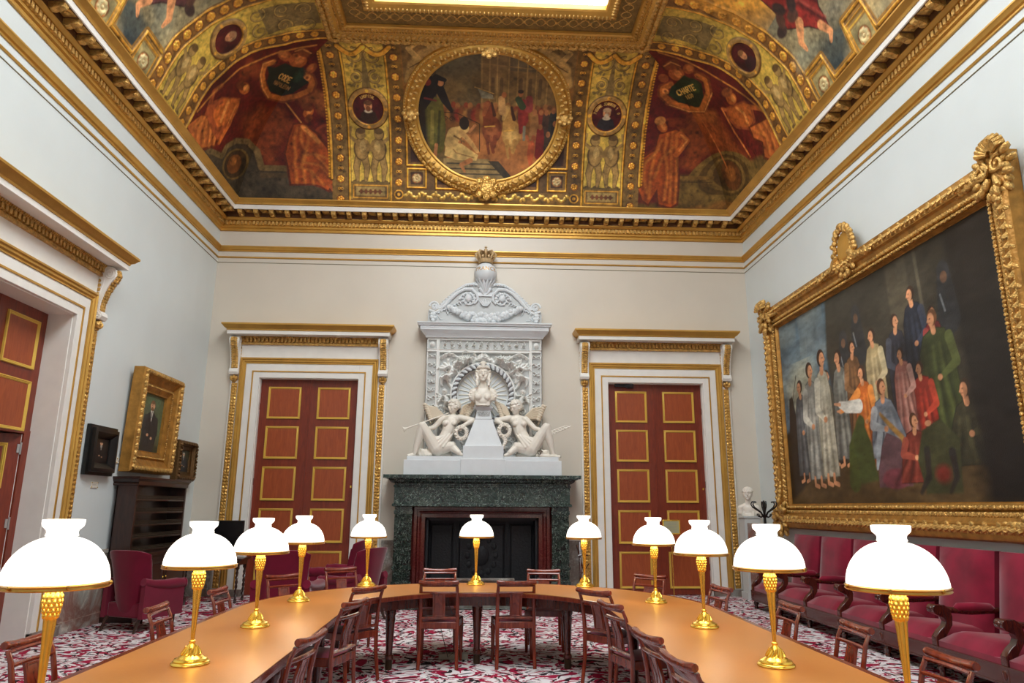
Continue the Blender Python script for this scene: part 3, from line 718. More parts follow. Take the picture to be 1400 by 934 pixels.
def side_code(c, goldsky, mp):
    # half of the corner panel that lies on the side wall's cove; u = distance from the far wall
    mural(c, mp, 1 if goldsky else -1, (slice(0, c.h), slice(0, int(3.2*c.res))))
    gold_line(c, [(3.0, .05), (3.0, 1.0), (2.86, 1.9), (2.62, 2.5), (2.5, 3.3)], .04)
    c.poly([(3.03, 0), (3.03, 1.0), (2.9, 1.9), (2.66, 2.5), (2.54, 3.3), (2.66, 3.3), (2.85, 2.5), (3.08, 1.8), (3.26, .9), (3.28, 0)], BR)
    for k in range(13):
        v = .15+k*.24; u = np.interp(v, [0, 1, 1.9, 2.5, 3.3], [3.15, 3.13, 2.98, 2.76, 2.6]); c.rosette(u, v, .08, GLD, BRD)
    c.poly([(3.3, 0), (3.27, .9), (3.1, 1.8), (2.88, 2.5), (2.7, 3.3), (3.6, 3.3), (3.7, 2.5), (3.82, 1.8), (4.02, .9), (4.05, 0)], YEL, met=.35)
    gold_line(c, [(3.3, .05), (3.27, .9), (3.1, 1.8), (2.88, 2.5), (2.7, 3.3)])
    putto(c, 3.5, .2, .95, -1); putto(c, 3.82, .2, .95, 1)
    c.poly([(3.0, 2.3), (3.6, 2.3), (3.4, 3.2), (2.9, 3.2)], OLV)
    for q, (x, y) in enumerate([(3.15, 2.2), (3.5, 2.25), (3.05, 2.6), (3.4, 2.65), (2.95, 2.98), (3.3, 3.0)]):
        c.spiral(x, y, .15, 1.5, .045, (92, 72, 38), a0=q, sg=1 if q % 2 else -1); c.spiral(x, y, .145, 1.5, .025, (186, 160, 92), a0=q, sg=1 if q % 2 else -1, h=.01)
    portrait_disc(c, 3.44, 1.66, .27, .27, 2 if goldsky else 3)
    c.poly([(4.08, 0), (4.05, .9), (3.85, 1.8), (3.72, 2.5), (3.62, 3.3), (3.9, 3.3), (3.98, 2.5), (4.1, 1.8), (4.3, .9), (4.34, 0)], BR)
    for k in range(13):
        v = .15+k*.24; u = np.interp(v, [0, .9, 1.8, 2.5, 3.3], [4.2, 4.17, 3.97, 3.85, 3.76]); c.rosette(u, v, .09, GLD, BRD)
    gold_line(c, [(4.07, .05), (4.04, .9), (3.84, 1.8), (3.71, 2.5), (3.61, 3.3)]); gold_line(c, [(4.34, .05), (4.31, .9), (4.11, 1.8), (4.0, 2.5), (3.92, 3.3)])
    # the great field beyond, clouds and falling drapery
    c.poly([(4.38, 0), (4.34, .9), (4.15, 1.8), (4.0, 2.5), (3.95, 3.3), (9.2, 3.3), (9.2, 0)], (150, 142, 112))
    for k in range(40):
        r1, r2 = R.random(), R.random(); c.ell(4.5+4.4*r1, .4+2.7*r2, .3, .16, [(196, 176, 124), (118, 124, 112), (168, 160, 130), (92, 98, 96)][k % 4], rot=r1, soft=.2, al=.7)
    if goldsky: c.ell(4.7, 2.5, .9, .9, (238, 176, 74), soft=.5); c.ell(6.5, 2.6, 1.2, .7, (236, 180, 84), soft=.5)
    c.ell(4.95, .35, .35, .25, (44, 60, 70), soft=.2); c.ell(5.2, .55, .4, .2, (70, 78, 76), soft=.2)
    base = (150, 44, 40) if goldsky else (96, 56, 60)
    drape_fig(c, [(4.55, 1.3), (4.9, 1.05), (5.2, .7), (5.25, 1.1), (5.6, 1.6), (5.5, 2.2), (5.0, 2.5), (4.6, 2.1)], base, (190, 90, 80), (58, 24, 28), [[(4.7, 1.5), (5.0, 1.4), (5.2, .9)], [(4.8, 2.0), (5.1, 1.7), (5.3, 1.2)], [(5.0, 2.3), (5.3, 2.0), (5.45, 1.6)]])
    c.line([(4.8, 1.2), (4.6, 1.0), (4.62, .85)], [.16, .12, .06], (214, 152, 106)); c.line([(5.1, .9), (5.2, .72), (5.12, .62)], [.14, .1, .06], (214, 152, 106))
    for k in range(5): c.ell(4.42+.12*k, 1.35+.12*(k % 3), .13, .09, [(60, 44, 44), (90, 60, 50)][k % 2], rot=k, soft=.03)
    c.ell(5.2, 2.5, .2, .22, (214, 152, 106)); c.line([(6.3, 1.0), (6.6, 1.6), (6.5, 2.2)], [.5, .6, .4], (86, 74, 96), soft=.06); c.ell(6.5, 2.5, .2, .2, (206, 150, 108)); c.line([(7.4, .9), (7.6, 1.7), (7.7, 2.3)], [.6, .5, .4], (156, 70, 44), soft=.06); c.ell(7.7, 2.55, .2, .2, (206, 150, 108))
    for z0 in (0, 3.35):
        a = 4.38+z0*.0
    zig = [(4.36, .6), (4.81, .6), (4.88, .2), (5.43, .2), (5.46, .66), (5.9, .66), (5.95, .2), (9.2, .2)]
    c.poly([(4.36, .6), (4.81, .6), (4.88, .2), (5.43, .2), (5.46, .66), (5.9, .66), (5.95, .2), (9.2, .2), (9.2, -.1), (4.36, -.1)], (128, 104, 58))
    c.line(zig, .13, (150, 112, 48)); gold_line(c, zig, .04); gold_line(c, [(u+.02, v-.09) for u, v in zig], .018)
    for x in (4.6, 5.7):
        c.rect(x-.2, x+.2, .02, .46, (158, 148, 104)); c.frame(x-.2, x+.2, .02, .5, .02, GLD, met=.9); c.rosette(x, .26, .12, (216, 206, 160), (120, 90, 50), 8, met=.1)
# corner murals, in metres across (a) and up (b) the corner
MURAL_L = [('p',(92,22,16),[(-2.717,-0.016),(0.255,1.498),(2.022,-1.703),(-1.933,-2.686)],0.0),('p',(112,50,24),[(-0.486,-0.918),(-0.153,-0.668),(0.387,-0.644),(0.555,-0.836),(0.509,-1.152),(0.501,-1.525),(0.236,-1.355),(-0.148,-1.301),(-0.412,-1.129)],0.168),('b',(136,66,30),[(-0.147,-0.942),(0.222,-0.95),(0.316,-0.773),(-0.094,-1.207),(0.37,-1.11),(-0.04,-0.754),(0.431,-0.746),(0.209,-1.37),(0.393,-1.467),(0.239,-0.604),(-0.825,-0.208),(-0.72,-0.091)]),('p',(66,58,46),[(-1.245,-1.622),(-0.616,-1.689),(-0.449,-1.364),(-0.148,-1.301),(0.279,-1.494),(0.369,-1.704),(0.689,-1.537),(0.864,-1.752),(1.128,-1.598),(1.733,-1.567),(1.78,-1.842),(-0.162,-2.751),(-0.616,-2.131)],0.056),('b',(84,76,62),[(0.608,-1.941),(0.906,-1.926),(0.38,-1.994),(0.256,-2.225),(0.75,-1.779)]),('l',(110,92,58),[(-0.982,-1.678),(-0.625,-1.727),(-0.568,-1.536),(-0.382,-1.388),(-0.067,-1.342),(0.219,-1.448),(0.373,-1.721),(0.69,-1.544)],0.1064),('l',(60,50,36),[(-0.907,-1.736),(-0.566,-1.798),(-0.486,-1.558),(-0.341,-1.464),(-0.068,-1.425),(0.191,-1.529),(0.336,-1.808),(0.708,-1.606)],0.0168),('e',(112,90,48),(-0.179,-1.809),(0.358,0.299),0),('e',(62,46,28),(-0.19,-1.81),(0.302,0.266),0),('e',(110,66,30),(-0.223,-1.815),(0.19,0.182),0),('e',(140,88,40),(-0.268,-1.769),(0.089,0.079),0),('p',(84,70,48),[(0.37,-1.823),(0.751,-1.6),(0.786,-1.679),(0.39,-1.91)],0.0),('e',(140,60,30),(1.032,-0.719),(0.17,0.298),0),('e',(112,44,24),(1.038,-0.716),(0.135,0.249),0),('p',(92,36,14),[(0.529,-0.688),(0.652,-0.582),(0.911,-0.646),(1.174,-0.802),(1.306,-1.053),(1.452,-1.29),(1.392,-1.623),(1.251,-1.606),(1.135,-1.626),(0.824,-1.815),(0.694,-1.493),(0.598,-1.307),(0.546,-1.006)],0.0),('p',(168,78,24),[(0.561,-0.709),(0.664,-0.615),(0.9,-0.694),(1.128,-0.85),(1.279,-1.069),(1.415,-1.312),(1.368,-1.585),(1.241,-1.564),(1.126,-1.591),(0.842,-1.765),(0.724,-1.476),(0.627,-1.29),(0.578,-0.988)],0.0),('f',[[(0.584,-0.737),(0.603,-0.972),(0.733,-1.267),(0.758,-1.456)],[(0.63,-0.69),(0.694,-0.919),(0.833,-1.087),(0.869,-1.31)],[(0.681,-0.659),(0.798,-0.857),(0.854,-1.156)],[(0.828,-1.171),(0.981,-1.062),(1.191,-1.04)],[(0.895,-1.294),(1.09,-1.221),(1.342,-1.355)],[(0.784,-1.441),(1.015,-1.387),(1.234,-1.536)],[(0.839,-1.206),(0.863,-1.394)],[(0.804,-1.51),(0.869,-1.71)],[(0.91,-1.448),(0.974,-1.648)],[(1.025,-1.421),(1.098,-1.596)],[(0.986,-1.079),(1.205,-1.194),(1.377,-1.374)]]),('l',(188,100,42),[(0.865,-0.736),(1.03,-0.845),(0.889,-0.804),(0.724,-0.695)],0.0952),('l',(222,146,74),[(0.687,-0.676),(0.871,-0.753),(0.985,-0.809)],0.0728),('l',(170,90,48),[(1.376,-1.494),(1.526,-1.605)],0.0616),('e',(188,100,42),(0.649,-0.381),(0.069,0.11),0),('e',(222,146,74),(0.656,-0.356),(0.037,0.061),0),('e',(110,52,26),(0.591,-0.301),(0.094,0.075),0),('e',(120,60,30),(0.701,-0.479),(0.054,0.083),0),('l',(220,150,80),[(0.244,-0.368),(0.631,-0.607)],0.0224),('p',(92,36,14),[(-1.663,-1.375),(-1.414,-1.123),(-1.066,-1.106),(-0.845,-1.303),(-0.846,-1.585),(-1.15,-1.726),(-1.491,-1.57)],0.0),('p',(186,104,50),[(-1.615,-1.37),(-1.393,-1.151),(-1.084,-1.139),(-0.892,-1.313),(-0.897,-1.552),(-1.175,-1.672),(-1.449,-1.527)],0.0),('f',[[(-1.346,-1.173),(-1.408,-1.352),(-1.371,-1.545)],[(-1.275,-1.173),(-1.254,-1.387),(-1.188,-1.646)],[(-1.203,-1.174),(-1.121,-1.36),(-1.056,-1.622)],[(-1.13,-1.174),(-1.008,-1.336),(-0.955,-1.569)],[(-1.417,-1.222),(-1.532,-1.379)]]),('p',(150,74,38),[(-1.09,-0.746),(-0.689,-0.647),(-0.622,-0.88),(-0.732,-1.205),(-0.787,-1.521),(-1.05,-1.345),(-1.33,-1.103),(-1.249,-0.878)],0.0),('p',(188,100,42),[(-1.054,-0.76),(-0.729,-0.681),(-0.683,-0.898),(-0.792,-1.189),(-0.949,-1.255),(-1.145,-1.091),(-1.135,-0.881)],0.0),('l',(222,146,74),[(-0.917,-0.783),(-0.917,-0.962),(-0.916,-1.14)],0.056),('l',(160,80,42),[(-1.057,-0.824),(-1.281,-1.023),(-1.298,-0.722),(-1.189,-0.57)],0.0784),('l',(188,100,42),[(-0.706,-0.737),(-0.693,-1.122),(-0.795,-1.505)],0.0728),('l',(222,146,74),[(-0.713,-0.795),(-0.729,-1.131)],0.0224),('e',(188,100,42),(-0.696,-0.465),(0.122,0.102),0),('e',(120,60,28),(-0.777,-0.448),(0.112,0.076),0),('e',(222,146,74),(-0.666,-0.448),(0.06,0.057),0),('b',(150,88,44),[(0.556,-0.037),(0.536,-0.132),(0.747,-0.132),(0.687,-0.042)]),('l',(120,60,28),[(-0.418,0.153),(-0.557,0.049),(-0.494,-0.135),(-0.308,-0.318),(-0.088,-0.419),(0.214,-0.374),(0.391,-0.198),(0.504,-0.004),(0.464,0.145),(0.361,0.231),(0.26,0.234)],0.1232),('l',(176,104,44),[(-0.418,0.153),(-0.545,0.047),(-0.479,-0.129),(-0.297,-0.306),(-0.091,-0.4),(0.204,-0.351),(0.376,-0.186),(0.483,-0.003),(0.449,0.131),(0.362,0.21),(0.278,0.215)],0.0896),('l',(226,160,90),[(-0.451,0.17),(-0.588,0.044),(-0.517,-0.144),(-0.332,-0.327),(-0.092,-0.441)],0.0168),('e',(226,150,80),(0.332,0.18),(0.051,0.064),0),('e',(130,70,34),(0.332,0.18),(0.023,0.029),0),('e',(150,80,40),(-0.294,0.339),(0.158,0.087),0),('e',(190,116,60),(-0.338,0.346),(0.107,0.052),0),('e',(150,80,40),(0.297,0.36),(0.066,0.107),0),('e',(186,112,58),(0.281,0.366),(0.035,0.069),0),('e',(168,92,48),(-0.002,0.372),(0.185,0.132),0),('e',(206,130,72),(0.025,0.392),(0.09,0.083),0),('e',(120,62,32),(-0.017,0.536),(0.136,0.074),0),('l',(214,150,84),[(-0.171,0.485),(-0.082,0.577),(0.113,0.585)],0.0168),('p',(20,36,28),[(-0.478,0.043),(-0.317,0.091),(-0.2,0.234),(-0.013,0.245),(0.199,0.309),(0.251,0.165),(0.401,0.12),(0.355,-0.011),(0.299,-0.174),(0.168,-0.316),(-0.136,-0.327),(-0.313,-0.202),(-0.365,-0.065)],0.0),('e',(40,66,50),(0.205,0.159),(0.078,0.13),0.5),('t','CODE',(0.002,0.004),0.09,0.035,(236,190,110)),('t','NAPOLEON',(0.026,-0.137),0.06,0.024,(170,130,80)),('l',(196,130,60),[(-1.501,-1.111),(-1.308,-0.759),(-0.974,-0.193),(-0.465,0.319),(0.074,0.738)],0.028)]
MURAL_R = [('p',(94,24,20),[(-0.478,1.496),(2.819,0.077),(2.198,-2.556),(-2.051,-1.709)],0.0),('p',(130,66,28),[(-0.247,-0.399),(0.006,-0.568),(0.409,-0.676),(0.454,-0.983),(0.751,-1.47),(0.289,-1.548),(0.019,-1.197),(-0.3,-1.254),(-0.489,-1.159),(-0.484,-0.844)],0.168),('b',(150,76,34),[(0.32,-0.84),(0.419,-1.05),(0.073,-0.898),(-0.297,-0.938),(-0.435,-1.186),(-0.532,-1.298),(0.466,-1.28),(0.093,-0.672),(-0.231,-1.129),(-0.358,-0.586)]),('p',(96,76,36),[(-0.775,-1.41),(-0.394,-1.601),(-0.261,-1.434),(0.061,-1.323),(0.469,-1.391),(0.686,-1.636),(1.037,-1.511),(1.681,-1.48),(2.13,-1.368),(1.49,-2.592),(-1.676,-1.901),(-1.622,-1.559),(-0.89,-1.93)],0.056),('b',(116,94,44),[(-0.601,-1.845),(-0.413,-2.095),(-0.732,-1.894),(-0.227,-2.073),(0.519,-1.794),(0.87,-1.694)]),('e',(118,96,48),(0.088,-1.747),(0.791,0.474),0),('e',(86,66,32),(0.111,-1.75),(0.616,0.409),0),('e',(122,98,50),(0.121,-1.751),(0.486,0.35),0),('e',(84,62,30),(0.132,-1.752),(0.392,0.311),0),('e',(100,60,28),(0.21,-1.761),(0.266,0.295),0),('e',(140,86,38),(0.214,-1.724),(0.143,0.161),0),('l',(124,96,46),[(-0.733,-1.489),(-0.272,-1.722)],0.0728),('l',(70,52,28),[(-0.805,-1.532),(-0.292,-1.803)],0.014),('p',(92,36,14),[(-0.82,-0.519),(-0.503,-0.547),(-0.399,-0.752),(-0.414,-0.918),(-0.664,-1.071),(-0.72,-1.437),(-0.87,-1.972),(-0.997,-1.994),(-1.187,-1.834),(-1.157,-1.564),(-1.306,-1.782),(-1.407,-1.61),(-1.435,-1.077),(-1.35,-0.84),(-0.956,-0.766)],0.0),('p',(168,78,24),[(-0.792,-0.548),(-0.522,-0.578),(-0.438,-0.757),(-0.443,-0.872),(-0.693,-1.033),(-0.758,-1.418),(-0.895,-1.927),(-0.993,-1.949),(-1.146,-1.807),(-1.106,-1.513),(-1.299,-1.731),(-1.363,-1.613),(-1.395,-1.074),(-1.331,-0.904),(-0.941,-0.797)],0.0),('f',[[(-0.629,-0.615),(-0.741,-0.873),(-0.882,-1.356),(-1.026,-1.861)],[(-0.575,-0.641),(-0.667,-0.911),(-0.812,-1.391),(-0.945,-1.902)],[(-0.719,-0.609),(-0.858,-0.895),(-0.937,-1.328),(-1.099,-1.785)],[(-0.831,-0.67),(-1.028,-0.889),(-1.179,-1.206),(-1.308,-1.641)],[(-0.928,-0.82),(-1.205,-0.959),(-1.306,-1.221),(-1.313,-1.523)],[(-1.028,-0.889),(-1.277,-1.0)],[(-0.715,-0.887),(-0.943,-1.012),(-1.144,-1.302)],[(-0.495,-0.641),(-0.511,-0.831),(-0.656,-0.996)]]),('l',(188,100,42),[(-0.494,-0.681),(-0.443,-0.864),(-0.667,-1.03)],0.1008),('l',(222,146,74),[(-0.483,-0.703),(-0.432,-0.854),(-0.604,-0.981)],0.0336),('e',(188,100,42),(-0.694,-0.419),(0.077,0.117),0),('e',(222,146,74),(-0.679,-0.443),(0.034,0.062),0),('e',(206,140,76),(-0.677,-0.306),(0.088,0.083),0),('p',(120,50,24),[(-0.58,-0.314),(-0.367,-0.379),(-0.291,-0.579),(-0.372,-0.62),(-0.598,-0.467)],0.028),('p',(150,74,38),[(0.656,-0.522),(1.14,-0.514),(1.253,-0.681),(1.235,-0.909),(1.065,-1.042),(0.73,-0.935),(0.61,-0.725)],0.0),('p',(188,100,42),[(0.69,-0.552),(1.114,-0.548),(1.194,-0.685),(1.178,-0.89),(1.032,-0.987),(0.78,-0.896),(0.67,-0.726)],0.0),('l',(222,146,74),[(0.906,-0.588),(1.027,-0.724),(1.041,-0.9)],0.0504),('l',(188,100,42),[(1.128,-0.613),(1.431,-0.741),(1.618,-0.66)],0.0784),('l',(176,96,52),[(0.701,-0.569),(0.63,-0.551),(0.572,-0.517)],0.0616),('e',(188,100,42),(0.865,-0.403),(0.12,0.113),0),('e',(150,84,44),(0.826,-0.28),(0.125,0.081),0),('e',(222,146,74),(0.908,-0.415),(0.051,0.063),0),('p',(92,36,14),[(1.022,-0.964),(1.611,-0.891),(1.731,-1.228),(1.761,-1.398),(1.527,-1.552),(1.34,-1.639),(1.183,-1.572),(1.22,-1.305),(1.036,-1.19)],0.0),('p',(184,100,46),[(1.067,-0.994),(1.579,-0.922),(1.681,-1.225),(1.699,-1.387),(1.5,-1.508),(1.346,-1.589),(1.228,-1.538),(1.275,-1.281),(1.085,-1.175)],0.0),('f',[[(1.23,-1.009),(1.333,-1.226),(1.32,-1.518)],[(1.374,-0.99),(1.472,-1.219),(1.469,-1.477)],[(1.516,-0.972),(1.608,-1.212),(1.625,-1.406)],[(1.105,-1.084),(1.3,-1.188)]]),('l',(200,120,60),[(0.558,-0.514),(0.653,-0.99),(0.858,-1.485)],0.0336),('l',(180,104,52),[(-0.037,-0.556),(0.153,-1.604)],0.028),('b',(170,100,48),[(0.009,-0.411),(0.116,-0.482),(0.158,-0.572),(0.265,-0.564),(-0.08,-0.464)]),('l',(120,60,28),[(-0.22,0.246),(-0.365,0.25),(-0.443,0.138),(-0.413,-0.046),(-0.182,-0.319),(0.104,-0.423),(0.458,-0.176),(0.541,0.067),(0.406,0.218)],0.1288),('l',(176,104,44),[(-0.223,0.24),(-0.359,0.232),(-0.424,0.137),(-0.391,-0.032),(-0.172,-0.293),(0.109,-0.386),(0.422,-0.157),(0.498,0.06),(0.384,0.189)],0.0952),('l',(226,160,90),[(-0.422,-0.095),(-0.196,-0.352),(0.134,-0.455),(0.507,-0.191)],0.0168),('e',(226,150,80),(-0.356,0.167),(0.049,0.059),0),('e',(130,70,34),(-0.356,0.167),(0.022,0.026),0),('e',(150,80,40),(0.308,0.358),(0.124,0.088),0),('e',(190,116,60),(0.334,0.363),(0.073,0.053),0),('e',(150,80,40),(-0.262,0.395),(0.076,0.082),0),('e',(168,92,48),(0.009,0.374),(0.167,0.126),0),('e',(206,130,72),(0.034,0.357),(0.076,0.072),0),('e',(120,62,32),(0.037,0.539),(0.165,0.087),0),('l',(214,150,84),[(-0.123,0.575),(0.061,0.589),(0.177,0.46)],0.0168),('p',(28,46,24),[(-0.237,0.203),(0.141,0.298),(0.212,0.208),(0.297,0.165),(0.39,0.038),(0.287,-0.188),(0.066,-0.342),(-0.029,-0.313),(-0.281,-0.111),(-0.348,0.083)],0.0),('e',(50,70,34),(0.211,0.025),(0.103,0.113),0.5),('t','CHARTE',(-0.007,0.041),0.09,-0.043,(244,206,110)),('t','1830',(-0.022,-0.088),0.06,-0.037,(226,186,100)),('l',(196,130,60),[(-0.014,0.816),(0.396,0.441),(0.799,-0.029),(1.201,-0.464),(1.779,-1.212)],0.028)]
def paint_back(c):
    w_ = int(2.8*c.res)
    mural(c, m_back, -1, (slice(0, c.h), slice(0, w_))); mural(c, m_back, 1, (slice(0, c.h), slice(c.w-w_, c.w)))
    X = lambda a: CX+a
    c.rect(X(-3.02), X(3.02), -.1, 3.5, BR)
    for sg in (-1, 1):
        a, b = sorted((X(sg*2.70), X(sg*3.02))); c.rect(a, b, 0, 3.5, (126, 100, 54)); rosettes(c, X(sg*2.86), .05, 3.2)
        gold_line(c, [(X(sg*3.03), .55), (X(sg*3.03), 3.2), (X(sg*3.6), 3.2)], .05)
        for k in range(46): c.ell(X(sg*3.075), .58+k*.057, .02, .02, GLD, met=.8, dome=.01)
        a, b = sorted((X(sg*1.90), X(sg*2.66))); cherub_panel(c, a, b, 1.88, 0 if sg < 0 else 1, 'PIERRE JEANNIN 1540' if sg > 0 else 'LHOPITAL', .29)
        for q in (1.88, 2.68): gold_line(c, [(X(sg*q), .14), (X(sg*q), 3.0)], .035)
        a, b = sorted((X(sg*1.6), X(sg*1.86))); c.rect(a, b, 0, 3.5, (112, 84, 36)); rosettes(c, X(sg*1.73), .40, 3.2)
        c.ell(X(sg*1.73), .27, .1, .1, BRD); c.ell(X(sg*1.73), .27, .08, .08, GLD, ring=.025, met=.9); c.ell(X(sg*1.73), .27, .03, .03, GLD, met=.9)
        # spandrel above: reclining grisaille figure
        c.rect(*sorted((X(0), X(sg*1.58))), 2.4, 3.4, (112, 88, 50))
        c.line([(X(sg*1.5), 2.45), (X(sg*1.36), 2.75), (X(sg*1.15), 2.95), (X(sg*.8), 3.12), (X(sg*.5), 3.2)], [.12, .26, .3, .24, .06], (170, 140, 84), soft=.04)
        c.line([(X(sg*1.3), 2.9), (X(sg*1.45), 3.1), (X(sg*1.3), 3.2)], [.12, .1, .05], (186, 156, 98)); c.ell(X(sg*1.02), 3.18, .1, .1, (182, 150, 94)); c.line([(X(sg*1.42), 2.6), (X(sg*1.2), 2.5), (X(sg*1.26), 2.34)], [.1, .09, .05], (160, 128, 74))
        for k in range(5): c.line([(X(sg*(1.45-.1*k)), 2.7+.07*k), (X(sg*(1.25-.1*k)), 2.82+.06*k)], .018, (92, 66, 36))
        # corner square and the L-shaped gilt beads
        c.rect(*sorted((X(sg*1.0), X(sg*1.58))), .36, 1.5, (96, 70, 34))
        c.poly([(X(sg*1.5), .9), (X(sg*1.5), 1.55), (X(sg*1.2), .9)], (58, 30, 20)); c.poly([(X(sg*.98), .48), (X(sg*.98), .7), (X(sg*.6), .48)], (58, 30, 20))
        gold_line(c, [(X(sg*1.57), 1.62), (X(sg*1.57), .84), (X(sg*1.2), .84)], .035); gold_line(c, [(X(sg*1.0), .78), (X(sg*1.0), .40), (X(sg*.45), .40)], .035)
        c.rect(*sorted((X(sg*1.19), X(sg*1.57))), .40, .78, (128, 100, 52)); c.line([(X(sg*1.2), .41), (X(sg*1.56), .41), (X(sg*1.56), .77), (X(sg*1.2), .77), (X(sg*1.2), .41)], .03, GLD, met=.9, h=.02)
        c.rect(*sorted((X(sg*1.26), X(sg*1.50))), .47, .71, (66, 40, 24)); c.rosette(X(sg*1.38), .59, .1, (214, 196, 150), (90, 66, 40), 7, met=.1)
    c.rect(X(-1.62), X(1.62), .15, .36, (120, 92, 42))
    for k in range(60):
        x = X(-1.6+3.2*k/59); c.ell(x, .26+.045*math.sin(k*1.3), .045, .028, (236, 200, 110), rot=k, met=.85, dome=.015)
    for a in (-3.3, 3.3): pass
    c.line([(XL, .06), (XR, .06)], .05, (62, 66, 70))
    # festoons hanging below the skylight frame
    for sg in (-1, 1):
        for cx_ in (2.02, 2.48):
            pts = [(X(sg*cx_-.23+.46*i/8), 3.12-.17*math.sin(PI*i/8)) for i in range(9)]; c.line(pts, .11, BRD); c.line(pts, .085, GLD, met=.9, h=.03)
            c.ell(X(sg*cx_), 3.2, .1, .05, (206, 170, 80)); 
    c.line([(X(-1.7), 3.3), (X(1.7), 3.3)], .14, (170, 120, 44), met=.7)
    for k in range(80): c.ell(X(-3.1+6.2*k/79), 3.29+.02*(k % 2), .05, .03, GLD, rot=k, met=.9, dome=.02)
c = CV(XL+.3, XR-.3, 0, VM, 105, BR); paint_back(c); c.grain(.18, 3, 4); c.grain(.2, 16, 6); c.varnish((1, .90, .74))  # warm bounced light is put into the cove's paint colour
groin = lambda V: (XL+cq(V), XR-cq(V))
props(c.mesh('ceiling', m_back, FRESCO, clampu=groin), 'painted and gilded coved ceiling above the far wall', kind='structure')
for nm, mp, gs in (('l', m_left, False), ('r', m_right, True)):
    c = CV(0.3, 9.2, 0, VM, 82, BR); side_code(c, gs, mp); c.rect(.0, 9.2, 3.22, 3.5, (176, 126, 48), met=.6)
    for k in range(120): c.ell(.4+k*.075, 3.3, .035, .03, GLD, met=.9, dome=.015)
    c.line([(0, .06), (9.2, .06)], .05, (62, 66, 70)); c.grain(.18, 3, 8); c.grain(.2, 16, 9); c.varnish((1, .92, .78))  # side coves take the bounced warmth in their colour too
    props(c.mesh('ceiling', mp, FRESCO, clampu=lambda V: (cq(V), 9.2+0*V)), 'painted coved ceiling along the side wall', kind='structure')
    c = CV(9.2, D-YF-.3, 0, VM, 12, (120, 92, 52)); c.grain(.2, 2, 8)
    props(c.mesh('ceiling', mp, FRESCO, clampu=lambda V: (9.2+0*V, (D-YF)-cq(V))), kind='structure')
c = CV(XL+.3, XR-.3, 0, VM, 12, (120, 92, 52)); c.grain(.2, 2, 8); props(c.mesh('ceiling', m_front, FRESCO, clampu=groin), kind='structure')
# gilt ribs in relief on the cove
# ------------------------------------------------------------------ skylight frame and glass
F0 = 2.5
mb = MB(); mb.ring(ZP, XL, XR, YF, D, [(2.44, 9.62), (2.47, 9.54), (2.53, 9.505), (2.60, 9.50), (2.66, 9.53), (2.70, 9.555), (2.72, 9.54), (2.79, 9.54), (2.81, 9.56), (2.82, 9.60)]); mb.ring(ZP, XL, XR, YF, D, [(3.15, 9.62), (3.16, 9.585), (3.20, 9.57), (3.25, 9.585), (3.29, 9.60), (3.33, 9.60), (3.36, 9.62), (3.37, 9.66), (3.37, 9.72), (3.30, 9.72)])
m2 = MB(); m2.ring(ZP, XL, XR, YF, D, [(2.80, 9.602), (3.17, 9.618), (3.17, 9.8), (2.3, 9.8), (2.3, 9.6), (2.46, 9.6)]); struct('trim_13', m2, mat('aged_gilding', (132, 104, 56), .5, .4, bump=.6, bscale=30, var=.3, vscale=14), 'brown gilt band of the skylight frame', ang=30)
struct('trim_10', mb, GOLD, 'gilt moulded frame of the skylight', ang=30)
mb = MB()
def frame_run(step, fn, q):
    n = int((XR-XL-2*q)/step)
    for i in range(n): fn(XL+q+(i+.5)*(XR-XL-2*q)/n, D-q, 0)
    n = int(7/step)
    for i in range(n): fn(XL+q, D-q-(i+.5)*step, 1); fn(XR-q, D-q-(i+.5)*step, 1)
frame_run(.075, lambda x, y, s: mb.ell((x, y, 9.54), (.028, .028, .026) , 6, 5), 2.755)
frame_run(.07, lambda x, y, s: mb.ell((x, y, 9.575), ((.024, .05, .03) if not s else (.05, .024, .03)), 6, 5), 3.21)
frame_run(.10, lambda x, y, s: [mb.ell((x, y+.03*q, 9.505), (.06, .03, .022), 6, 4, rot=Matrix.Rotation(.7*q, 3, 'Z')) for q in (-1, 1)], 2.58)
frame_run(.17, lambda x, y, s: [mb.ell((x+(.045*q if not s else 0), y+(.045*q if s else 0), 9.50-.012*(q == 0)), (.05, .05, .03), 7, 5) for q in (-1, 0, 1)], 2.48)
frame_run(.05, lambda x, y, s: mb.ell((x, y, 9.535), (.018, .018, .018), 6, 4), 2.68)
struct('trim_11', mb, GOLDF, 'beads and leaves of the skylight frame')
mb = MB()
def lace(x, y, s):
    for q in (-1, 1):
        pts = []
        for i in range(9):
            a = i/8; t = q*math.sin(a*2*PI)*.09
            pts.append((x+(a-.5)*.36, y+t, 9.615) if not s else (x+t, y+(a-.5)*.36, 9.615))
        mb.tube(pts, .013, 5, caps=False)
    mb.ell((x, y, 9.61), (.035, .035, .02), 6, 4)
    mb.ell((x+(.18 if not s else 0), y+(0 if not s else .18), 9.61), (.03, .03, .02), 6, 4)
frame_run(.36, lace, 3.0); struct('trim_12', mb, GOLDF, 'interlace on the skylight frame')
mb = MB(); mb.box(XL+3.34, XR-3.34, YF+3.34, D-3.34, 9.70, 9.73); struct('window_1', mb, SKYG, 'white diffusing skylight in the ceiling', smooth=False)
# closing slab above the cove so no light leaks in
mb = MB(); mb.ring(ZP, XL-.45, XR+.45, YF-.45, D+.45, [(0, 7.3), (0, 9.98), (3.9, 9.98)]); struct('ceiling', mb, GOLDD, smooth=False)
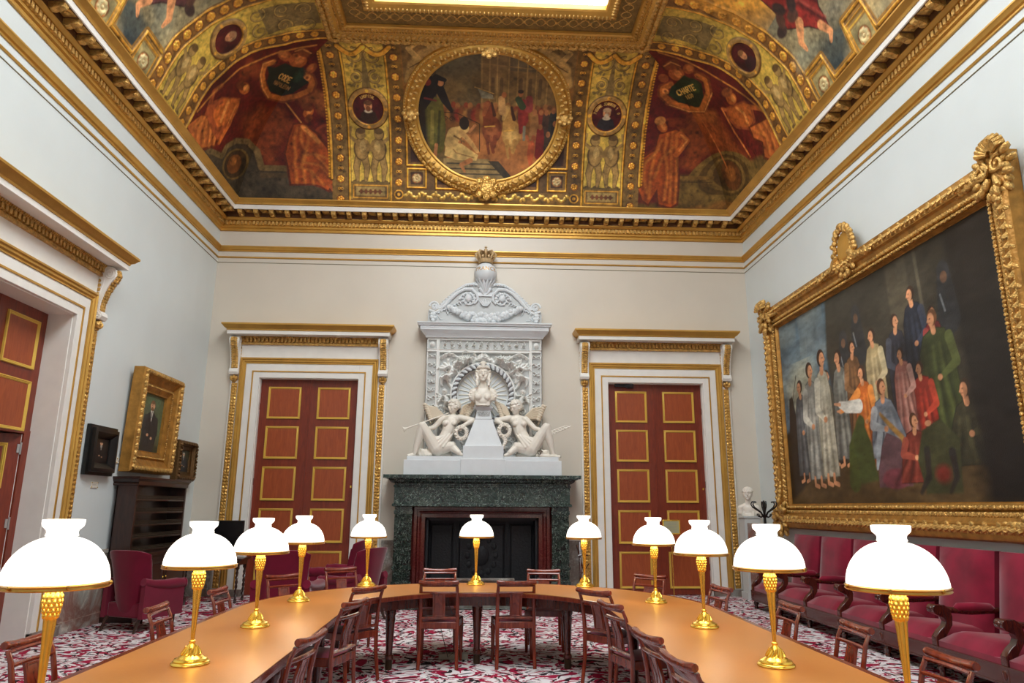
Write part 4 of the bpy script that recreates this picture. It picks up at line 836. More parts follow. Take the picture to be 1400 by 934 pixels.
# ------------------------------------------------------------------ round painting in the cove
TX, TV, TU_, TW_ = CX-.01, 1.835, 1.35, 1.28
t = thing('round_ceiling_painting', 'large round painting of riders and a crowd in a gilt wreath frame on the ceiling', 'painting', m_back(TX, TV, .0))
c = CV(-1, 1, -1, 1, 165, (104, 88, 56))
def N3(x, y): return ((x-475)/390, (440-y)/365)
def tondo(c):
    L = lambda pts: [N3(*p) for p in pts]
    for k in range(30): c.ell(-1+2*R.random(), .2+.8*R.random(), .3, .2, [(96, 88, 66), (120, 98, 58), (84, 82, 68)][k % 3], soft=.3, al=.6)
    c.poly(L([(435, 60), (900, 100), (900, 420), (435, 420)]), (122, 100, 62), soft=.05); c.poly(L([(580, 80), (860, 110), (860, 200), (580, 190)]), (96, 84, 62), soft=.02)
    for x in (438, 480, 520, 582, 630, 680, 730, 790): c.line(L([(x, 75), (x+3, 400)]), .018, (160, 132, 80), al=.8)
    for x in (500, 545, 650, 700, 755): c.line(L([(x, 250), (x, 340)]), .05, (84, 66, 42), al=.8); c.ell(*N3(x, 245), .025, .04, (84, 66, 42), al=.8)
    c.line(L([(430, 150), (880, 190)]), .014, (150, 122, 74), al=.7)
    c.poly(L([(80, 100), (195, 120), (195, 450), (80, 450)]), (66, 56, 40)); c.poly(L([(230, 400), (900, 380), (900, 700), (230, 640)]), (126, 86, 46), soft=.05)
    for k in range(26): x = 240+k*23; c.ell(*N3(x, 400+12*math.sin(k*2)), .035, .05, [(150, 104, 62), (108, 70, 40), (132, 60, 38)][k % 3]); c.ell(*N3(x, 445), .05, .1, [(120, 72, 40), (150, 110, 62), (90, 60, 44), (128, 48, 36)][k % 4], soft=.03)
    c.poly(L([(250, 560), (640, 520), (900, 640), (600, 840), (250, 800)]), (168, 112, 66), soft=.05); c.poly(L([(230, 680), (480, 680), (620, 800), (230, 800)]), (150, 132, 92))
    for k in range(3): c.line(L([(250, 708+28*k), (505+38*k, 708+28*k)]), .022, (74, 68, 56))
    c.poly(L([(480, 690), (540, 690), (640, 800), (600, 810)]), (60, 54, 44))
    # balustrade
    c.line(L([(215, 432), (305, 435), (430, 490), (432, 640)]), .012, (40, 30, 20)); c.line(L([(320, 460), (330, 600)]), .01, (44, 32, 22))
    for x in (240, 275): c.spiral(*N3(x, 468), .04, 1.4, .012, (44, 32, 22))
    # horsemen
    for (hx, hy, col, hi) in ((490, 500, (116, 60, 36), (150, 90, 56)), (600, 520, (176, 138, 80), (206, 172, 110))):
        c.line(L([(hx+10, 600), (hx+20, 640)]), .05, col); c.ell(*N3(hx+10, hy+20), .14, .2, col); c.ell(*N3(hx+8, hy+30), .09, .13, hi, soft=.06)
        c.line(L([(hx-15, hy+60), (hx-12, hy+110), (hx-5, hy+150)]), [.07, .04, .035], col); c.line(L([(hx+30, hy+60), (hx+25, hy+110), (hx+22, hy+120)]), [.07, .045, .03], col)
        c.line(L([(hx-8, hy-20), (hx-20, hy-80), (hx-15, hy-125)]), [.17, .12, .07], col); c.line(L([(hx-22, hy-115), (hx-38, hy-60)]), [.09, .05], hi); c.line(L([(hx+5, hy-125), (hx+22, hy-60)]), [.03, .05], (60, 34, 22)); c.line(L([(hx-30, hy+5), (hx+25, hy)]), .02, (206, 164, 80))
    c.line(L([(665, 370), (672, 460), (660, 530)]), [.12, .15, .05], (132, 44, 44)); c.line(L([(700, 345), (700, 400)]), [.1, .12], (136, 58, 60)); c.line(L([(640, 350), (665, 390)]), [.09, .1], (52, 70, 46)); c.ell(*N3(652, 318), .035, .05, (170, 112, 74)); c.ell(*N3(652, 306), .04, .03, (50, 34, 24)); c.line(L([(680, 500), (680, 570)]), .04, (120, 120, 110))
    c.line(L([(548, 350), (555, 420)]), [.09, .11], (188, 152, 104)); c.ell(*N3(562, 328), .036, .045, (160, 100, 62)); c.line(L([(505, 322), (402, 288)]), .012, (196, 160, 90)); c.poly(L([(418, 296), (500, 330), (505, 352), (440, 350)]), (140, 140, 126))
    # crowd at right, child
    for (x, y, col) in ((770, 440, (120, 52, 44)), (735, 440, (150, 110, 70)), (800, 440, (70, 54, 50)), (838, 430, (44, 50, 54)), (850, 500, (36, 36, 40)), (770, 520, (120, 34, 34)), (815, 560, (60, 50, 44))):
        c.line(L([(x, y), (x+4, y+130)]), [.1, .16], col); c.ell(*N3(x, y-22), .03, .045, (156, 104, 70))
    c.line(L([(725, 590), (720, 650), (722, 710)]), [.09, .1, .04], (168, 84, 52)); c.ell(*N3(735, 560), .035, .045, (150, 84, 52)); c.line(L([(715, 590), (695, 550)]), .035, (176, 100, 64))
    # standing woman in black and green, kneeling woman in pale dress
    c.line(L([(180, 400), (185, 520), (195, 620)]), [.26, .3, .2], (92, 92, 40)); c.line(L([(170, 430), (165, 600)]), .05, (124, 118, 60)); c.line(L([(210, 430), (200, 610)]), .035, (60, 62, 30)); c.line(L([(190, 610), (182, 670)]), .05, (176, 120, 80))
    c.line(L([(215, 270), (160, 290), (120, 400)]), [.14, .3, .12], (20, 22, 24)); c.line(L([(205, 290), (240, 370), (275, 425)]), [.14, .11, .05], (24, 26, 28)); c.ell(*N3(218, 270), .045, .055, (190, 134, 92)); c.line(L([(240, 255), (195, 240), (180, 290)]), [.06, .09, .1], (22, 28, 30)); c.ell(*N3(148, 268), .05, .06, (116, 46, 38)); c.line(L([(130, 360), (190, 372)]), .03, (110, 46, 44)); c.line(L([(110, 400), (120, 640)]), .12, (34, 30, 24), soft=.05)
    c.poly(L([(245, 590), (330, 600), (425, 660), (415, 690), (300, 690), (235, 665)]), (212, 186, 126)); c.line(L([(260, 600), (300, 650), (400, 675)]), .02, (160, 130, 84)); c.line(L([(350, 520), (290, 550), (270, 600)]), [.12, .2, .18], (206, 176, 118)); c.line(L([(330, 540), (380, 590), (420, 640)]), [.08, .07, .05], (196, 158, 104)); c.ell(*N3(345, 490), .07, .1, (34, 28, 24)); c.line(L([(375, 535), (405, 500)]), .04, (180, 124, 84)); c.line(L([(380, 690), (330, 715), (350, 752)]), [.08, .06, .03], (190, 130, 84)); c.line(L([(290, 560), (345, 590)]), .025, (120, 92, 56))
tondo(c); c.grain(.16, 4, 2); c.grain(.14, 20, 3); c.varnish((.92, .80, .60))
mt = lambda U, V, h: m_back(TX+U*TU_, TV+V*TW_, .02)
c.mesh('canvas', mt, OIL, t, world=True, keep=lambda U, V: U*U+V*V < 1.0)
def ring_uv(a, s, h): return m_back(TX+(TU_+s)*math.cos(a), TV+(TW_+s)*math.sin(a), h)
mb = MB(); prof = [(-.03, .01), (-.03, .05), (.0, .065), (.03, .05), (.05, .06), (.11, .10), (.17, .09), (.20, .05), (.22, .06), (.26, .04), (.27, 0)]; n = 96; k = len(prof)
vs = [ring_uv(2*PI*i/n, s, h) for i in range(n) for s, h in prof]; mb.add(vs, [(i*k+j, ((i+1) % n)*k+j, ((i+1) % n)*k+j+1, i*k+j+1) for i in range(n) for j in range(k-1)])
mb.build('frame', GOLD, t, world=True)
mb = MB()
for i in range(170): mb.ell(ring_uv(2*PI*i/170, .235, .055), .02, 6, 4)
for i in range(64):
    a = 2*PI*i/64
    for q in (-1, 1): mb.ell(ring_uv(a+.02*q, .115+.035*q, .105), (.05, .03, .03), 6, 4, rot=Matrix.Rotation(-a, 3, 'Y'))
mb.build('leaf_wreath', GOLDF, t, world=True)
for a, s in ((0, 1), (PI, 1), (PI/2, 1.1), (-PI/2, 1.6)):
    mb = MB(); mb.ell(ring_uv(a, .12, .10), (.1*s, .05, .1*s), 12, 8)
    for q in range(8): b = q*PI/4; o = Vector(ring_uv(a, .12, .09)); mb.ell(o+Vector((.12*s*math.cos(b), 0, .12*s*math.sin(b))), (.05*s, .04, .05*s), 7, 5)
    if s > 1.3:
        for q in (-1, 1):
            for r_ in range(5): o = Vector(ring_uv(a+q*(.12+.07*r_), .12, .11)); mb.ell(o, (.06, .04, .05-.004*r_), 8, 5)
            o = Vector(ring_uv(a+q*.16, .16, .11)); mb.tube([o+Vector((.11*(1-i/16)*math.cos(i*.6*q), -.03, .11*(1-i/16)*math.sin(i*.6))) for i in range(15)], .016, 5)
    mb.build('boss', GOLDF if s < 1.6 else GOLDO, t, world=True)
# ------------------------------------------------------------------ framed pictures on the walls
def picture(name, label, cat, loc, rz, W, H, fw, fd, prof, fm, paint, res, tilt=0, orn=None, group=None, extra=None, base=(40, 34, 26)):
    # local: x along the wall, z up, -y out of the wall; loc = middle of the bottom edge
    t = thing(name, label, cat, loc, rz, group); ct, st = math.cos(tilt), math.sin(tilt)
    def P(u, v, h): d = fd*.0+h; return (u, -(d*ct+v*st), v*ct-d*st*0)
    mb = MB(); mb.ring(P, -W/2, W/2, 0, H, prof); mb.box(-W/2+.02, W/2-.02, 0, .02, .02, H-.02, mp=lambda x, y, z: P(x, z, y)); mb.build('frame', fm, t, ang=30)
    c = CV(-W/2+fw, W/2-fw, fw, H-fw, res, base); paint(c); c.mesh('canvas', lambda U, V, h: (U, -(.03*ct+V*st), V*ct), OIL, t)
    if orn: orn(t, P)
    if extra: extra(t, P)
    return t
def gents(c, coat=(28, 28, 34), bg=(70, 78, 62), hair=(120, 84, 50), beard=True, seated=False):
    u0, u1, v0, v1 = c.u0, c.u1, c.v0, c.v1; w_, h_ = u1-u0, v1-v0; X = lambda a, b: (u0+a*w_, v0+b*h_)
    c.rect(u0, u1, v0, v1, bg); 
    for k in range(12): c.ell(*X(R.random(), R.random()), w_*.3, h_*.15, tuple(int(q*(.8+.35*R.random())) for q in bg), soft=w_*.3)
    c.rect(u0, u1, v0, v0+h_*.12, tuple(int(q*.6) for q in bg), soft=.03)
    c.poly([X(.2, 0), X(.18, .35), X(.26, .62), X(.44, .70), X(.6, .70), X(.76, .60), X(.84, .3), X(.78, 0)], coat)
    c.line([X(.26, .58), X(.2, .38), X(.42, .30)], [w_*.14, w_*.12, w_*.08], tuple(int(q*1.25) for q in coat)); c.line([X(.76, .56), X(.82, .34), X(.62, .24)], [w_*.14, w_*.12, w_*.08], tuple(int(q*1.2) for q in coat))
    c.poly([X(.45, .72), X(.57, .72), X(.52, .52)], (214, 210, 198)); c.line([X(.515, .70), X(.515, .60)], w_*.03, (30, 28, 30)); c.line([X(.44, .7), X(.5, .48), X(.5, .1)], w_*.012, (12, 12, 14)); c.line([X(.6, .7), X(.53, .48)], w_*.012, (60, 60, 66))
    c.ell(*X(.44, .29), w_*.05, h_*.025, (206, 156, 118)); c.ell(*X(.62, .24), w_*.045, h_*.025, (206, 156, 118))
    hx, hy = X(.51, .80); c.ell(hx, hy+h_*.03, w_*.105, h_*.075, hair); c.ell(hx, hy, w_*.088, h_*.075, (214, 166, 128)); c.ell(hx, hy+h_*.062, w_*.09, h_*.03, hair)
    for q in (-1, 1): c.ell(hx+q*w_*.035, hy+h_*.012, w_*.014, h_*.006, (50, 34, 26)); c.line([(hx+q*w_*.02, hy+h_*.024), (hx+q*w_*.055, hy+h_*.022)], h_*.006, hair); c.ell(hx+q*w_*.09, hy, w_*.014, h_*.018, (196, 140, 104))
    c.line([(hx, hy+h_*.01), (hx+w_*.008, hy-h_*.018)], w_*.018, (190, 134, 98))
    if beard: c.ell(hx, hy-h_*.05, w_*.06, h_*.035, hair); c.ell(hx, hy-h_*.033, w_*.05, h_*.01, tuple(int(q*1.2) for q in hair))
    else: c.line([(hx-w_*.03, hy-h_*.035), (hx+w_*.03, hy-h_*.035)], h_*.006, (150, 84, 70))
    c.grain(.12, 20, 5)
def border(t, P, W, H, ins, h, step, r, m, name='carved_border'):
    mb = MB(); n = max(3, int((W-2*ins)/step))
    for i in range(n):
        u = -W/2+ins+(i+.5)*(W-2*ins)/n
        for v in (ins, H-ins): mb.ell(P(u, v, h+.004*(i % 2)), (r*1.2, r, r), 6, 4, rot=Matrix.Rotation((-1)**i*.6, 3, 'Y'))
    n = max(3, int((H-2*ins)/step))
    for i in range(n):
        v = ins+(i+.5)*(H-2*ins)/n
        for u in (-W/2+ins, W/2-ins): mb.ell(P(u, v, h+.004*(i % 2)), (r, r, r*1.2), 6, 4, rot=Matrix.Rotation((-1)**i*.6, 3, 'Y'))
    mb.build(name, m, t)
# left wall: local x -> +y
picture('framed_portrait', 'large portrait of a bearded man in a wide carved gilt frame above the bookcase', 'painting', (XL+.02, 11.33, 2.04), PI/2, 1.42, 1.54, .33, .2,
        [(0, 0), (0, .15), (.03, .18), (.09, .17), (.11, .14), (.2, .10), (.22, .12), (.25, .11), (.31, .07), (.33, .07), (.335, .02)], ANTIQ, lambda c: gents(c, (40, 42, 44), (86, 100, 72)), 260, tilt=.03,
        orn=lambda t, P: (border(t, P, 1.42, 1.54, .055, .175, .05, .035, GOLDF), border(t, P, 1.42, 1.54, .235, .115, .03, .012, GOLDF)))
picture('framed_portrait', 'small dark portrait in a stepped black frame, left of the bookcase', 'painting', (XL+.01, 10.03, 1.955), PI/2, .72, .66, .17, .1,
        [(0, 0), (0, .05), (.04, .06), (.045, .10), (.09, .11), (.12, .09), (.165, .05), (.17, .01)], BLACK, lambda c: gents(c, (24, 20, 20), (36, 24, 16), (60, 40, 30), False), 300)
picture('framed_portrait', 'small portrait of a white-bearded man in a bronze frame, right of the large gilt portrait', 'painting', (XL+.01, 12.82, 1.98), PI/2, .78, .68, .16, .1,
        [(0, 0), (0, .09), (.03, .12), (.07, .11), (.1, .06), (.15, .05), (.16, .01)], mat('bronze_gilt', (98, 70, 36), .45, .6, bump=.6, bscale=40), lambda c: gents(c, (34, 36, 40), (66, 60, 44), (190, 184, 170), True), 300,
        orn=lambda t, P: border(t, P, .78, .68, .045, .12, .05, .026, MATS['bronze_gilt']))
for (y, z, l) in ((10.64, 2.19, 'small white caption card beside the black-framed portrait'), (10.05, 1.83, 'small white caption card below the black-framed portrait')):
    t = thing('caption_card', l, 'label', (XL, y, z), PI/2, 'caption cards on the left wall')
    mb = MB(); mb.box(-.085, .085, -.012, 0, -.04, .04); mb.build('card', PAPER, t, bevel=.003)
    mb = MB(); [mb.box(-.06, .06-.02*(i % 2), -.0135, -.012, .02-.018*i, .024-.018*i) for i in range(3)]; mb.build('print', INK, t, smooth=False)
    [MB().lathe([(.006, 0), (.006, .008)], (0, 0, 0), 8, mp=(lambda a, b: (lambda x, y_, z_: (x+a, -.012-z_, y_+b)))(a, b)).build('pin', BRASS, t) for a in (-.075, .075) for b in (-.03, .03)]
# ------------------------------------------------------------------ the great canvas on the right wall
def robed(c, x, y, h, robe, hi, dk, skin=(196, 138, 98), hair=(50, 32, 22), face=1, arm=None, lean=0, w=.3, kneel=False, sit=False):
    P = lambda a, b: (x+(a*(1+(.9*max(0, .6-b) if sit else 0))+lean*b)*h*face, y+(b if not sit or b > .75 else .37+b*.507)*h)
    wd = w
    pts = [P(-wd*.45, .02), P(-wd*.5, .4), P(-wd*.42, .7), P(-wd*.3, .83), P(0, .87), P(wd*.3, .82), P(wd*.45, .68), P(wd*.5, .35), P(wd*.55, .02)]
    c.poly(pts, dk, grow=.012); c.poly(pts, robe)
    jj = R.random()*.16-.08
    for i, a in enumerate((-.34, -.1, .2)): a += jj; c.line([P(wd*(a+.1)*.8, .7-.1*i), P(wd*(a+.04), .4), P(wd*a*1.5, .03)], [.02*h, .05*h, .05*h], dk, al=.75, soft=.05*h); c.line([P(wd*(a+.16)*.8, .72), P(wd*(a+.14), .38), P(wd*(a+.1)*1.5, .06)], [.015*h, .04*h, .03*h], hi, al=.7, soft=.045*h)
    c.poly([P(wd*.2, .8), P(wd*.45, .68), P(wd*.52, .3), P(wd*.56, .03), P(wd*.3, .03), P(wd*.25, .4)], dk, al=.5, soft=.08*h)
    if not kneel:
        for q in (-.2, .2): c.line([P(wd*q, .03), P(wd*q, -.03), P(wd*q+.06, -.045)], .035*h, skin)
    c.line([P(-wd*.38, .76), P(-wd*.5, .55), P(-wd*.1, .47)], [.1*h, .085*h, .05*h], hi, al=.9); c.ell(*P(-wd*.02, .46), .03*h, .025*h, skin)
    if arm: c.line([P(wd*.3, .76), P((wd*.3+arm[0])/2, (.76+arm[1])/2-.03), P(*arm)], [.1*h, .09*h, .05*h], hi); c.line([P(*arm), P(arm[0]+.07, arm[1]+.01)], [.04*h, .015*h], skin)
    c.line([P(0, .84), P(.01, .9)], .06*h, skin); c.ell(*P(.0, .955), .062*h, .07*h, hair); c.ell(*P(.018, .94), .042*h, .056*h, skin); c.line([P(.055, .945), P(.066, .93)], .012*h, skin); c.ell(*P(.03, .95), .008*h, .005*h, (50, 30, 24)); c.line([P(.03, .915), P(.05, .915)], .006*h, (130, 60, 50))
def great(c):
    # u from the left edge as seen in the room (0..5.3), v up (0..3.1)
    rc = c.rect; rc(-1, 7, -1, 5, (44, 38, 28))
    c.poly([(-.1, 1.1), (-.1, 3.3), (1.95, 3.3), (1.7, 2.6), (1.6, 1.3)], (84, 108, 122), soft=.12)
    for k in range(26): c.ell(.1+1.5*R.random(), 1.4+1.8*R.random(), .4, .16, [(110, 130, 136), (74, 96, 112), (134, 142, 132)][k % 3], soft=.3, al=.6)
    c.ell(.75, 1.7, .5, .6, (176, 176, 150), soft=.4, al=.8)
    c.poly([(1.75, 3.3), (1.62, 2.2), (1.8, 1.2), (5.6, 1.2), (5.6, 3.3)], (54, 50, 40), soft=.08); c.poly([(3.35, 3.3), (3.45, 1.4), (3.9, 1.4), (3.8, 3.3)], (72, 66, 52), soft=.05); c.poly([(4.55, 3.3), (4.7, 1.2), (5.6, 1.0), (5.6, 3.3)], (34, 30, 26), soft=.1); c.line([(4.0, 3.2), (4.1, 1.6)], .06, (84, 78, 62), soft=.03)
    c.poly([(-.1, 0), (-.1, .35), (2.2, .55), (5.6, .35), (5.6, -.1)], (82, 64, 38), soft=.1); c.poly([(-.1, 0), (-.1, 1.15), (.35, 1.3), (.7, .75), (1.0, .5), (.4, .2)], (34, 28, 24), soft=.08)
    c.poly([(.08, 1.0), (.2, 1.75), (.32, 1.78), (.5, 1.1)], (36, 30, 28), soft=.03); c.line([(.28, 1.6), (.52, 2.1)], .02, (50, 44, 38))
    for (x, y) in ((2.15, 2.35), (2.55, 2.62), (4.5, 2.6)): c.line([(x, y-.55), (x, y-.1)], [.4, .26], (42, 44, 46), soft=.03); c.ell(x, y, .11, .14, (52, 54, 56)); c.ell(x, y-.06, .06, .07, (110, 80, 60)); c.line([(x-.1, y-.25), (x-.05, y-.45)], .03, (110, 114, 116))
    G = (150, 152, 144), (188, 188, 176), (86, 88, 84)
    robed(c, 1.55, .62, 1.35, (86, 84, 74), (122, 116, 100), (50, 48, 44)); robed(c, 1.95, .6, 1.6, *[(112, 114, 106), (146, 146, 134), (66, 66, 62)], face=-1)
    robed(c, .62, .42, 1.55, (86, 92, 96), (124, 130, 130), (46, 50, 54), face=-1); robed(c, 1.0, .34, 1.85, *G, w=.28); robed(c, 1.42, .36, 1.95, (176, 172, 150), (206, 202, 182), (110, 106, 90), w=.24)
    # onlookers at the back
    for i, (x, y, h, a, b_, d) in enumerate([(2.35, .9, 1.35, (104, 72, 44), (140, 100, 62), (58, 40, 28)), (2.9, .95, 1.35, (170, 152, 110), (208, 192, 150), (96, 82, 56)), (3.45, 1.05, 1.3, (44, 46, 56), (76, 80, 92), (26, 26, 32)), (3.85, 1.3, 1.3, (28, 34, 46), (54, 62, 78), (18, 20, 28)), (4.2, 1.15, 1.1, (112, 34, 36), (150, 60, 54), (60, 20, 22))]):
        robed(c, x, y, h, a, b_, d, face=(-1)**i, w=.34, kneel=True)
    robed(c, 4.2, .75, 1.45, (58, 66, 34), (90, 98, 52), (34, 38, 22), w=.46, hair=(110, 70, 40), face=-1, kneel=True)
    robed(c, 3.85, .5, 1.15, (140, 40, 28), (184, 66, 44), (76, 22, 18), w=.42, hair=(70, 40, 26), face=-1, kneel=True)
    robed(c, 3.5, .8, 1.1, (152, 96, 84), (196, 150, 134), (90, 52, 46), w=.36, face=-1, kneel=True)
    # pointing woman, kneeling woman
    robed(c, 2.55, .45, 1.4, (186, 96, 36), (226, 142, 64), (116, 56, 26), w=.34, face=-1, arm=(.48, .62), hair=(64, 40, 26)); c.line([(2.4, 1.1), (2.15, .75), (2.1, .3)], [.2, .26, .3], (66, 76, 34), soft=.03); c.line([(2.4, 1.33), (2.05, 1.36), (1.88, 1.42)], [.2, .17, .1], (206, 204, 192)); c.line([(1.88, 1.42), (1.72, 1.45)], [.06, .03], (206, 150, 110))
    robed(c, 3.05, -.02, 1.6, (116, 124, 132), (160, 166, 168), (66, 72, 80), w=.38, kneel=True, sit=True, lean=-.04, hair=(96, 60, 36)); c.poly([(2.7, .2), (3.45, .2), (3.4, .75), (3.0, .9), (2.75, .6)], (92, 66, 70)); c.line([(2.9, 1.15), (3.1, .98), (3.34, .8), (3.4, .55)], [.05, .08, .08, .03], (150, 112, 56), soft=.03); c.line([(2.85, .9), (2.75, .6), (2.7, .45)], [.13, .1, .05], (150, 158, 162)); c.ell(3.1, .3, .3, .13, (110, 54, 62), soft=.03)
    robed(c, 4.6, -.15, 1.45, (52, 50, 34), (84, 82, 52), (30, 30, 22), w=.4, kneel=True, hair=(60, 44, 30), face=-1, sit=True); robed(c, 3.6, -.25, 1.3, (110, 44, 34), (150, 70, 54), (60, 26, 22), w=.42, kneel=True, hair=(80, 50, 30), sit=True)
    c.poly([(2.25, .25), (2.15, .9), (2.4, 1.2), (2.62, .8), (2.7, .3)], (60, 70, 34), soft=.04)
    c.poly([(3.7, .1), (3.6, .5), (3.75, .85), (4.1, .95), (4.4, .7), (4.35, .1)], (56, 58, 34), soft=.03); c.line([(3.8, .6), (3.78, .3), (3.6, .12)], [.12, .1, .06], (40, 36, 32), soft=.03); c.line([(4.25, .55), (4.28, .28), (4.14, .12)], [.12, .09, .05], (40, 36, 34), soft=.03); c.ell(3.88, .92, .06, .035, (190, 136, 98)); c.ell(4.05, .32, .14, .1, (104, 34, 26), soft=.08)
    c.poly([(4.7, -.1), (4.6, 1.2), (5.6, 1.6), (5.6, -.1)], (24, 20, 18), soft=.3)
    c.grain(.2, 2, 9); c.grain(.14, 12, 10)
def great_shift(c):
    o = (c.u0, c.v0); c.U = c.U-o[0]; c.V = c.V-o[1]; c.u0 = c.v0 = 0.; great(c); c.U = c.U+o[0]; c.V = c.V+o[1]
def great_orn(t, P):
    W, H = 6.2, 3.86
    mb = MB()
    def run(a, b, fixed, horiz):
        n = int((b-a)/.10)
        for i in range(n):
            s_ = a+(i+.5)*(b-a)/n
            p0, p1 = ((s_-.06, fixed-.03), (s_+.06, fixed+.03)) if horiz else ((fixed-.03, s_-.06), (fixed+.03, s_+.06))
            mb.tube([P(*p0, .15), P((p0[0]+p1[0])/2, (p0[1]+p1[1])/2, .185), P(*p1, .15)], [.020, .030, .020], 6); mb.ell(P((p0[0]+p1[0])/2, (p0[1]+p1[1])/2, .155), (.055, .03, .055), 7, 4)
            if i % 2 == 0:
                c_ = P((p0[0]+p1[0])/2+(.0 if horiz else .05), (p0[1]+p1[1])/2+(.05 if horiz else 0), .16); mb.ell(c_, (.05, .025, .03), 6, 4, rot=Matrix.Rotation(.6, 3, 'Y'))
    for fx, hz in ((.12, True), (H-.12, True), (-W/2+.12, False), (W/2-.12, False)):
        mb.v, mb.f, mb.m = [], [], []
        run(*((-W/2+.35, W/2-.35) if hz else (.35, H-.35)), fx, hz); mb.build('ribbon_carving', GOLDF, t)
    border(t, P, W, H, .345, .105, .045, .022, GOLDF, 'inner_bead')
    border(t, P, W, H, .27, .095, .045, .03, GOLDF, 'inner_leaf')
    # corner foliage
    for sx in (-1, 1):
        for vz, sz in ((.16, -1), (H-.16, 1)):
            mb = MB(); u = sx*(W/2-.16)
            rr = random.Random(3)
            for k in range(34):
                a = k*2.4; r_ = .03+.045*math.sqrt(k); mb.ell(P(u+r_*math.cos(a), vz+r_*math.sin(a), .16+.03*math.sin(k*2)), (.07, .045, .04), 7, 5, rot=Matrix.Rotation(-a, 3, 'Y'))
            for q in range(6):
                for d in (0, 1):
                    s_ = .22+.075*q; p = (u-sx*s_, vz) if d == 0 else (u, vz-sz*s_); mb.ell(P(*p, .17-.01*q), (.06, .04, .055), 7, 5)
            if sz > 0:
                for q in (-1, 1):
                    o = (u+q*.12*1, vz+.02)
                    mb.tube([P(o[0]+.1*(1-i/20)*math.cos(i*.55*q+1), o[1]+.1*(1-i/20)*math.sin(i*.55*q+1), .2) for i in range(18)], .02, 6)
                # shell
                for i in range(9):
                    a = PI/2+(i-4)*.32; mb.tube([P(u+sx*.06+.04*math.cos(a), vz+.14+.04*math.sin(a), .22), P(u+sx*.06+.15*math.cos(a), vz+.14+.15*math.sin(a), .25), P(u+sx*.06+.2*math.cos(a), vz+.14+.2*math.sin(a), .19)], [.015, .03, .026], 6)
            mb.build('corner_ornament', GOLDF, t)
    # cartouche on the top edge
    mb = MB(); u0 = -.05
    rr = random.Random(5)
    for i in range(34):
        a = 2*PI*i/34; r_ = .30+.05*math.sin(i*3.1); mb.ell(P(u0+r_*.92*math.cos(a), H+.10+r_*1.12*math.sin(a), .14+.03*rr.random()), (.055, .04, .045), 7, 5, rot=Matrix.Rotation(-a, 3, 'Y'))
    for i in range(26):
        a = 2*PI*i/26; mb.ell(P(u0+.23*math.cos(a), H+.12+.28*math.sin(a), .16), (.04, .035, .03), 6, 4, rot=Matrix.Rotation(1-a, 3, 'Y'))
    for q in (-1, 1):
        mb.tube([P(u0+q*(.18+.5*i/14), H-.02-.12*math.sin(i/14*PI*.6)+.03*math.sin(i), .17) for i in range(15)], [.06-.003*i for i in range(15)], 7)
        for i in range(6): mb.ell(P(u0+q*(.25+.09*i), H-.08-.015*i, .19), (.06, .035, .04), 6, 4, rot=Matrix.Rotation(q*.5, 3, 'Y'))
        mb.tube([P(u0+q*(.12), H+.42-.03*i, .17+.02*math.sin(i)) for i in range(4)], .035, 6)
    mb.ell(P(u0, H+.45, .17), (.08, .05, .05), 8, 6); mb.build('crest_ornament', GOLDF, t)
    mb = MB(); mb.prism([(u0+.2*math.cos(2*PI*i/24), H+.12+.25*math.sin(2*PI*i/24)) for i in range(24)], P, .10, .15); mb.build('crest_shield', GOLD, t, bevel=.02)
# right wall: local x -> -y (rz = -90 deg), centre y
picture('framed_painting', 'huge painting of robed prisoners and pleading women in a carved gilt frame, right wall', 'painting', (XR-.01, 9.37, 1.245), -PI/2, 6.2, 3.86, .40, .2,
        [(0, 0), (0, .10), (.02, .15), (.06, .17), (.18, .165), (.2, .13), (.25, .11), (.27, .08), (.31, .07), (.33, .09), (.37, .085), (.39, .04), (.40, .04), (.405, .01)], ANTIQ,
        great_shift, 100, orn=great_orn, tilt=.0)
# ================================================================== MANTELPIECE AND MONUMENT
t = thing('fireplace', 'black and green marble fireplace with red inner frame, centre of the far wall', 'fireplace', (CX, D, 0))
mb = MB()
mb.ring(ZP, -1.56, 1.56, -.60, .3, [(0, 1.60), (0, 1.965), (-.02, 1.97), (-.05, 1.985), (-.07, 2.0), (-.09, 2.03), (-.13, 2.045), (-.13, 2.05), (-.185, 2.055), (-.185, 2.115), (.5, 2.118)], sides=(0, 1, 3))
mb.box(-1.56, 1.56, -.58, 0, 1.58, 1.66); mb.ring(ZP, -1.56, 1.56, -.60, .3, [(.03, 1.56), (-.03, 1.575), (-.03, 1.61), (0, 1.63)], sides=(0, 1, 3)); mb.ring(ZP, -1.56, 1.56, -.60, .3, [(0, 1.90), (-.015, 1.91), (-.015, 1.93), (0, 1.94)], sides=(0, 1, 3))
mb.build('mantel_shelf', GREENM, t, ang=30)
for sx in (-1, 1):
    mb = MB(); a, b = sorted((sx*1.24, sx*1.545)); mb.box(a, b, -.54, 0, .0, 1.6)
    for k in range(6): x = a+.03+.049*k; mb.lathe([(.020, .60), (.020, 1.30)], (x, -.54, 0), 8); mb.ell((x, -.545, 1.36), (.017, .025, .05), 6, 5); mb.ell((x, -.55, .42), (.019, .03, .09), 6, 5)
    mb.box(a-.015, b+.015, -.57, 0, .50, .55); mb.box(a-.01, b+.01, -.565, 0, 1.44, 1.50); mb.box(a-.02, b+.02, -.575, 0, .24, .30); mb.box(a-.03, b+.03, -.60, 0, 0, .24)
    for k in range(9): mb.ell((a+.02+.033*k, -.56, 1.41), (.016, .02, .03), 6, 4)
    mb.build('pilaster', GREENM, t, ang=30)
mb = MB(); F = lambda u, v, h: (u, -h, v)
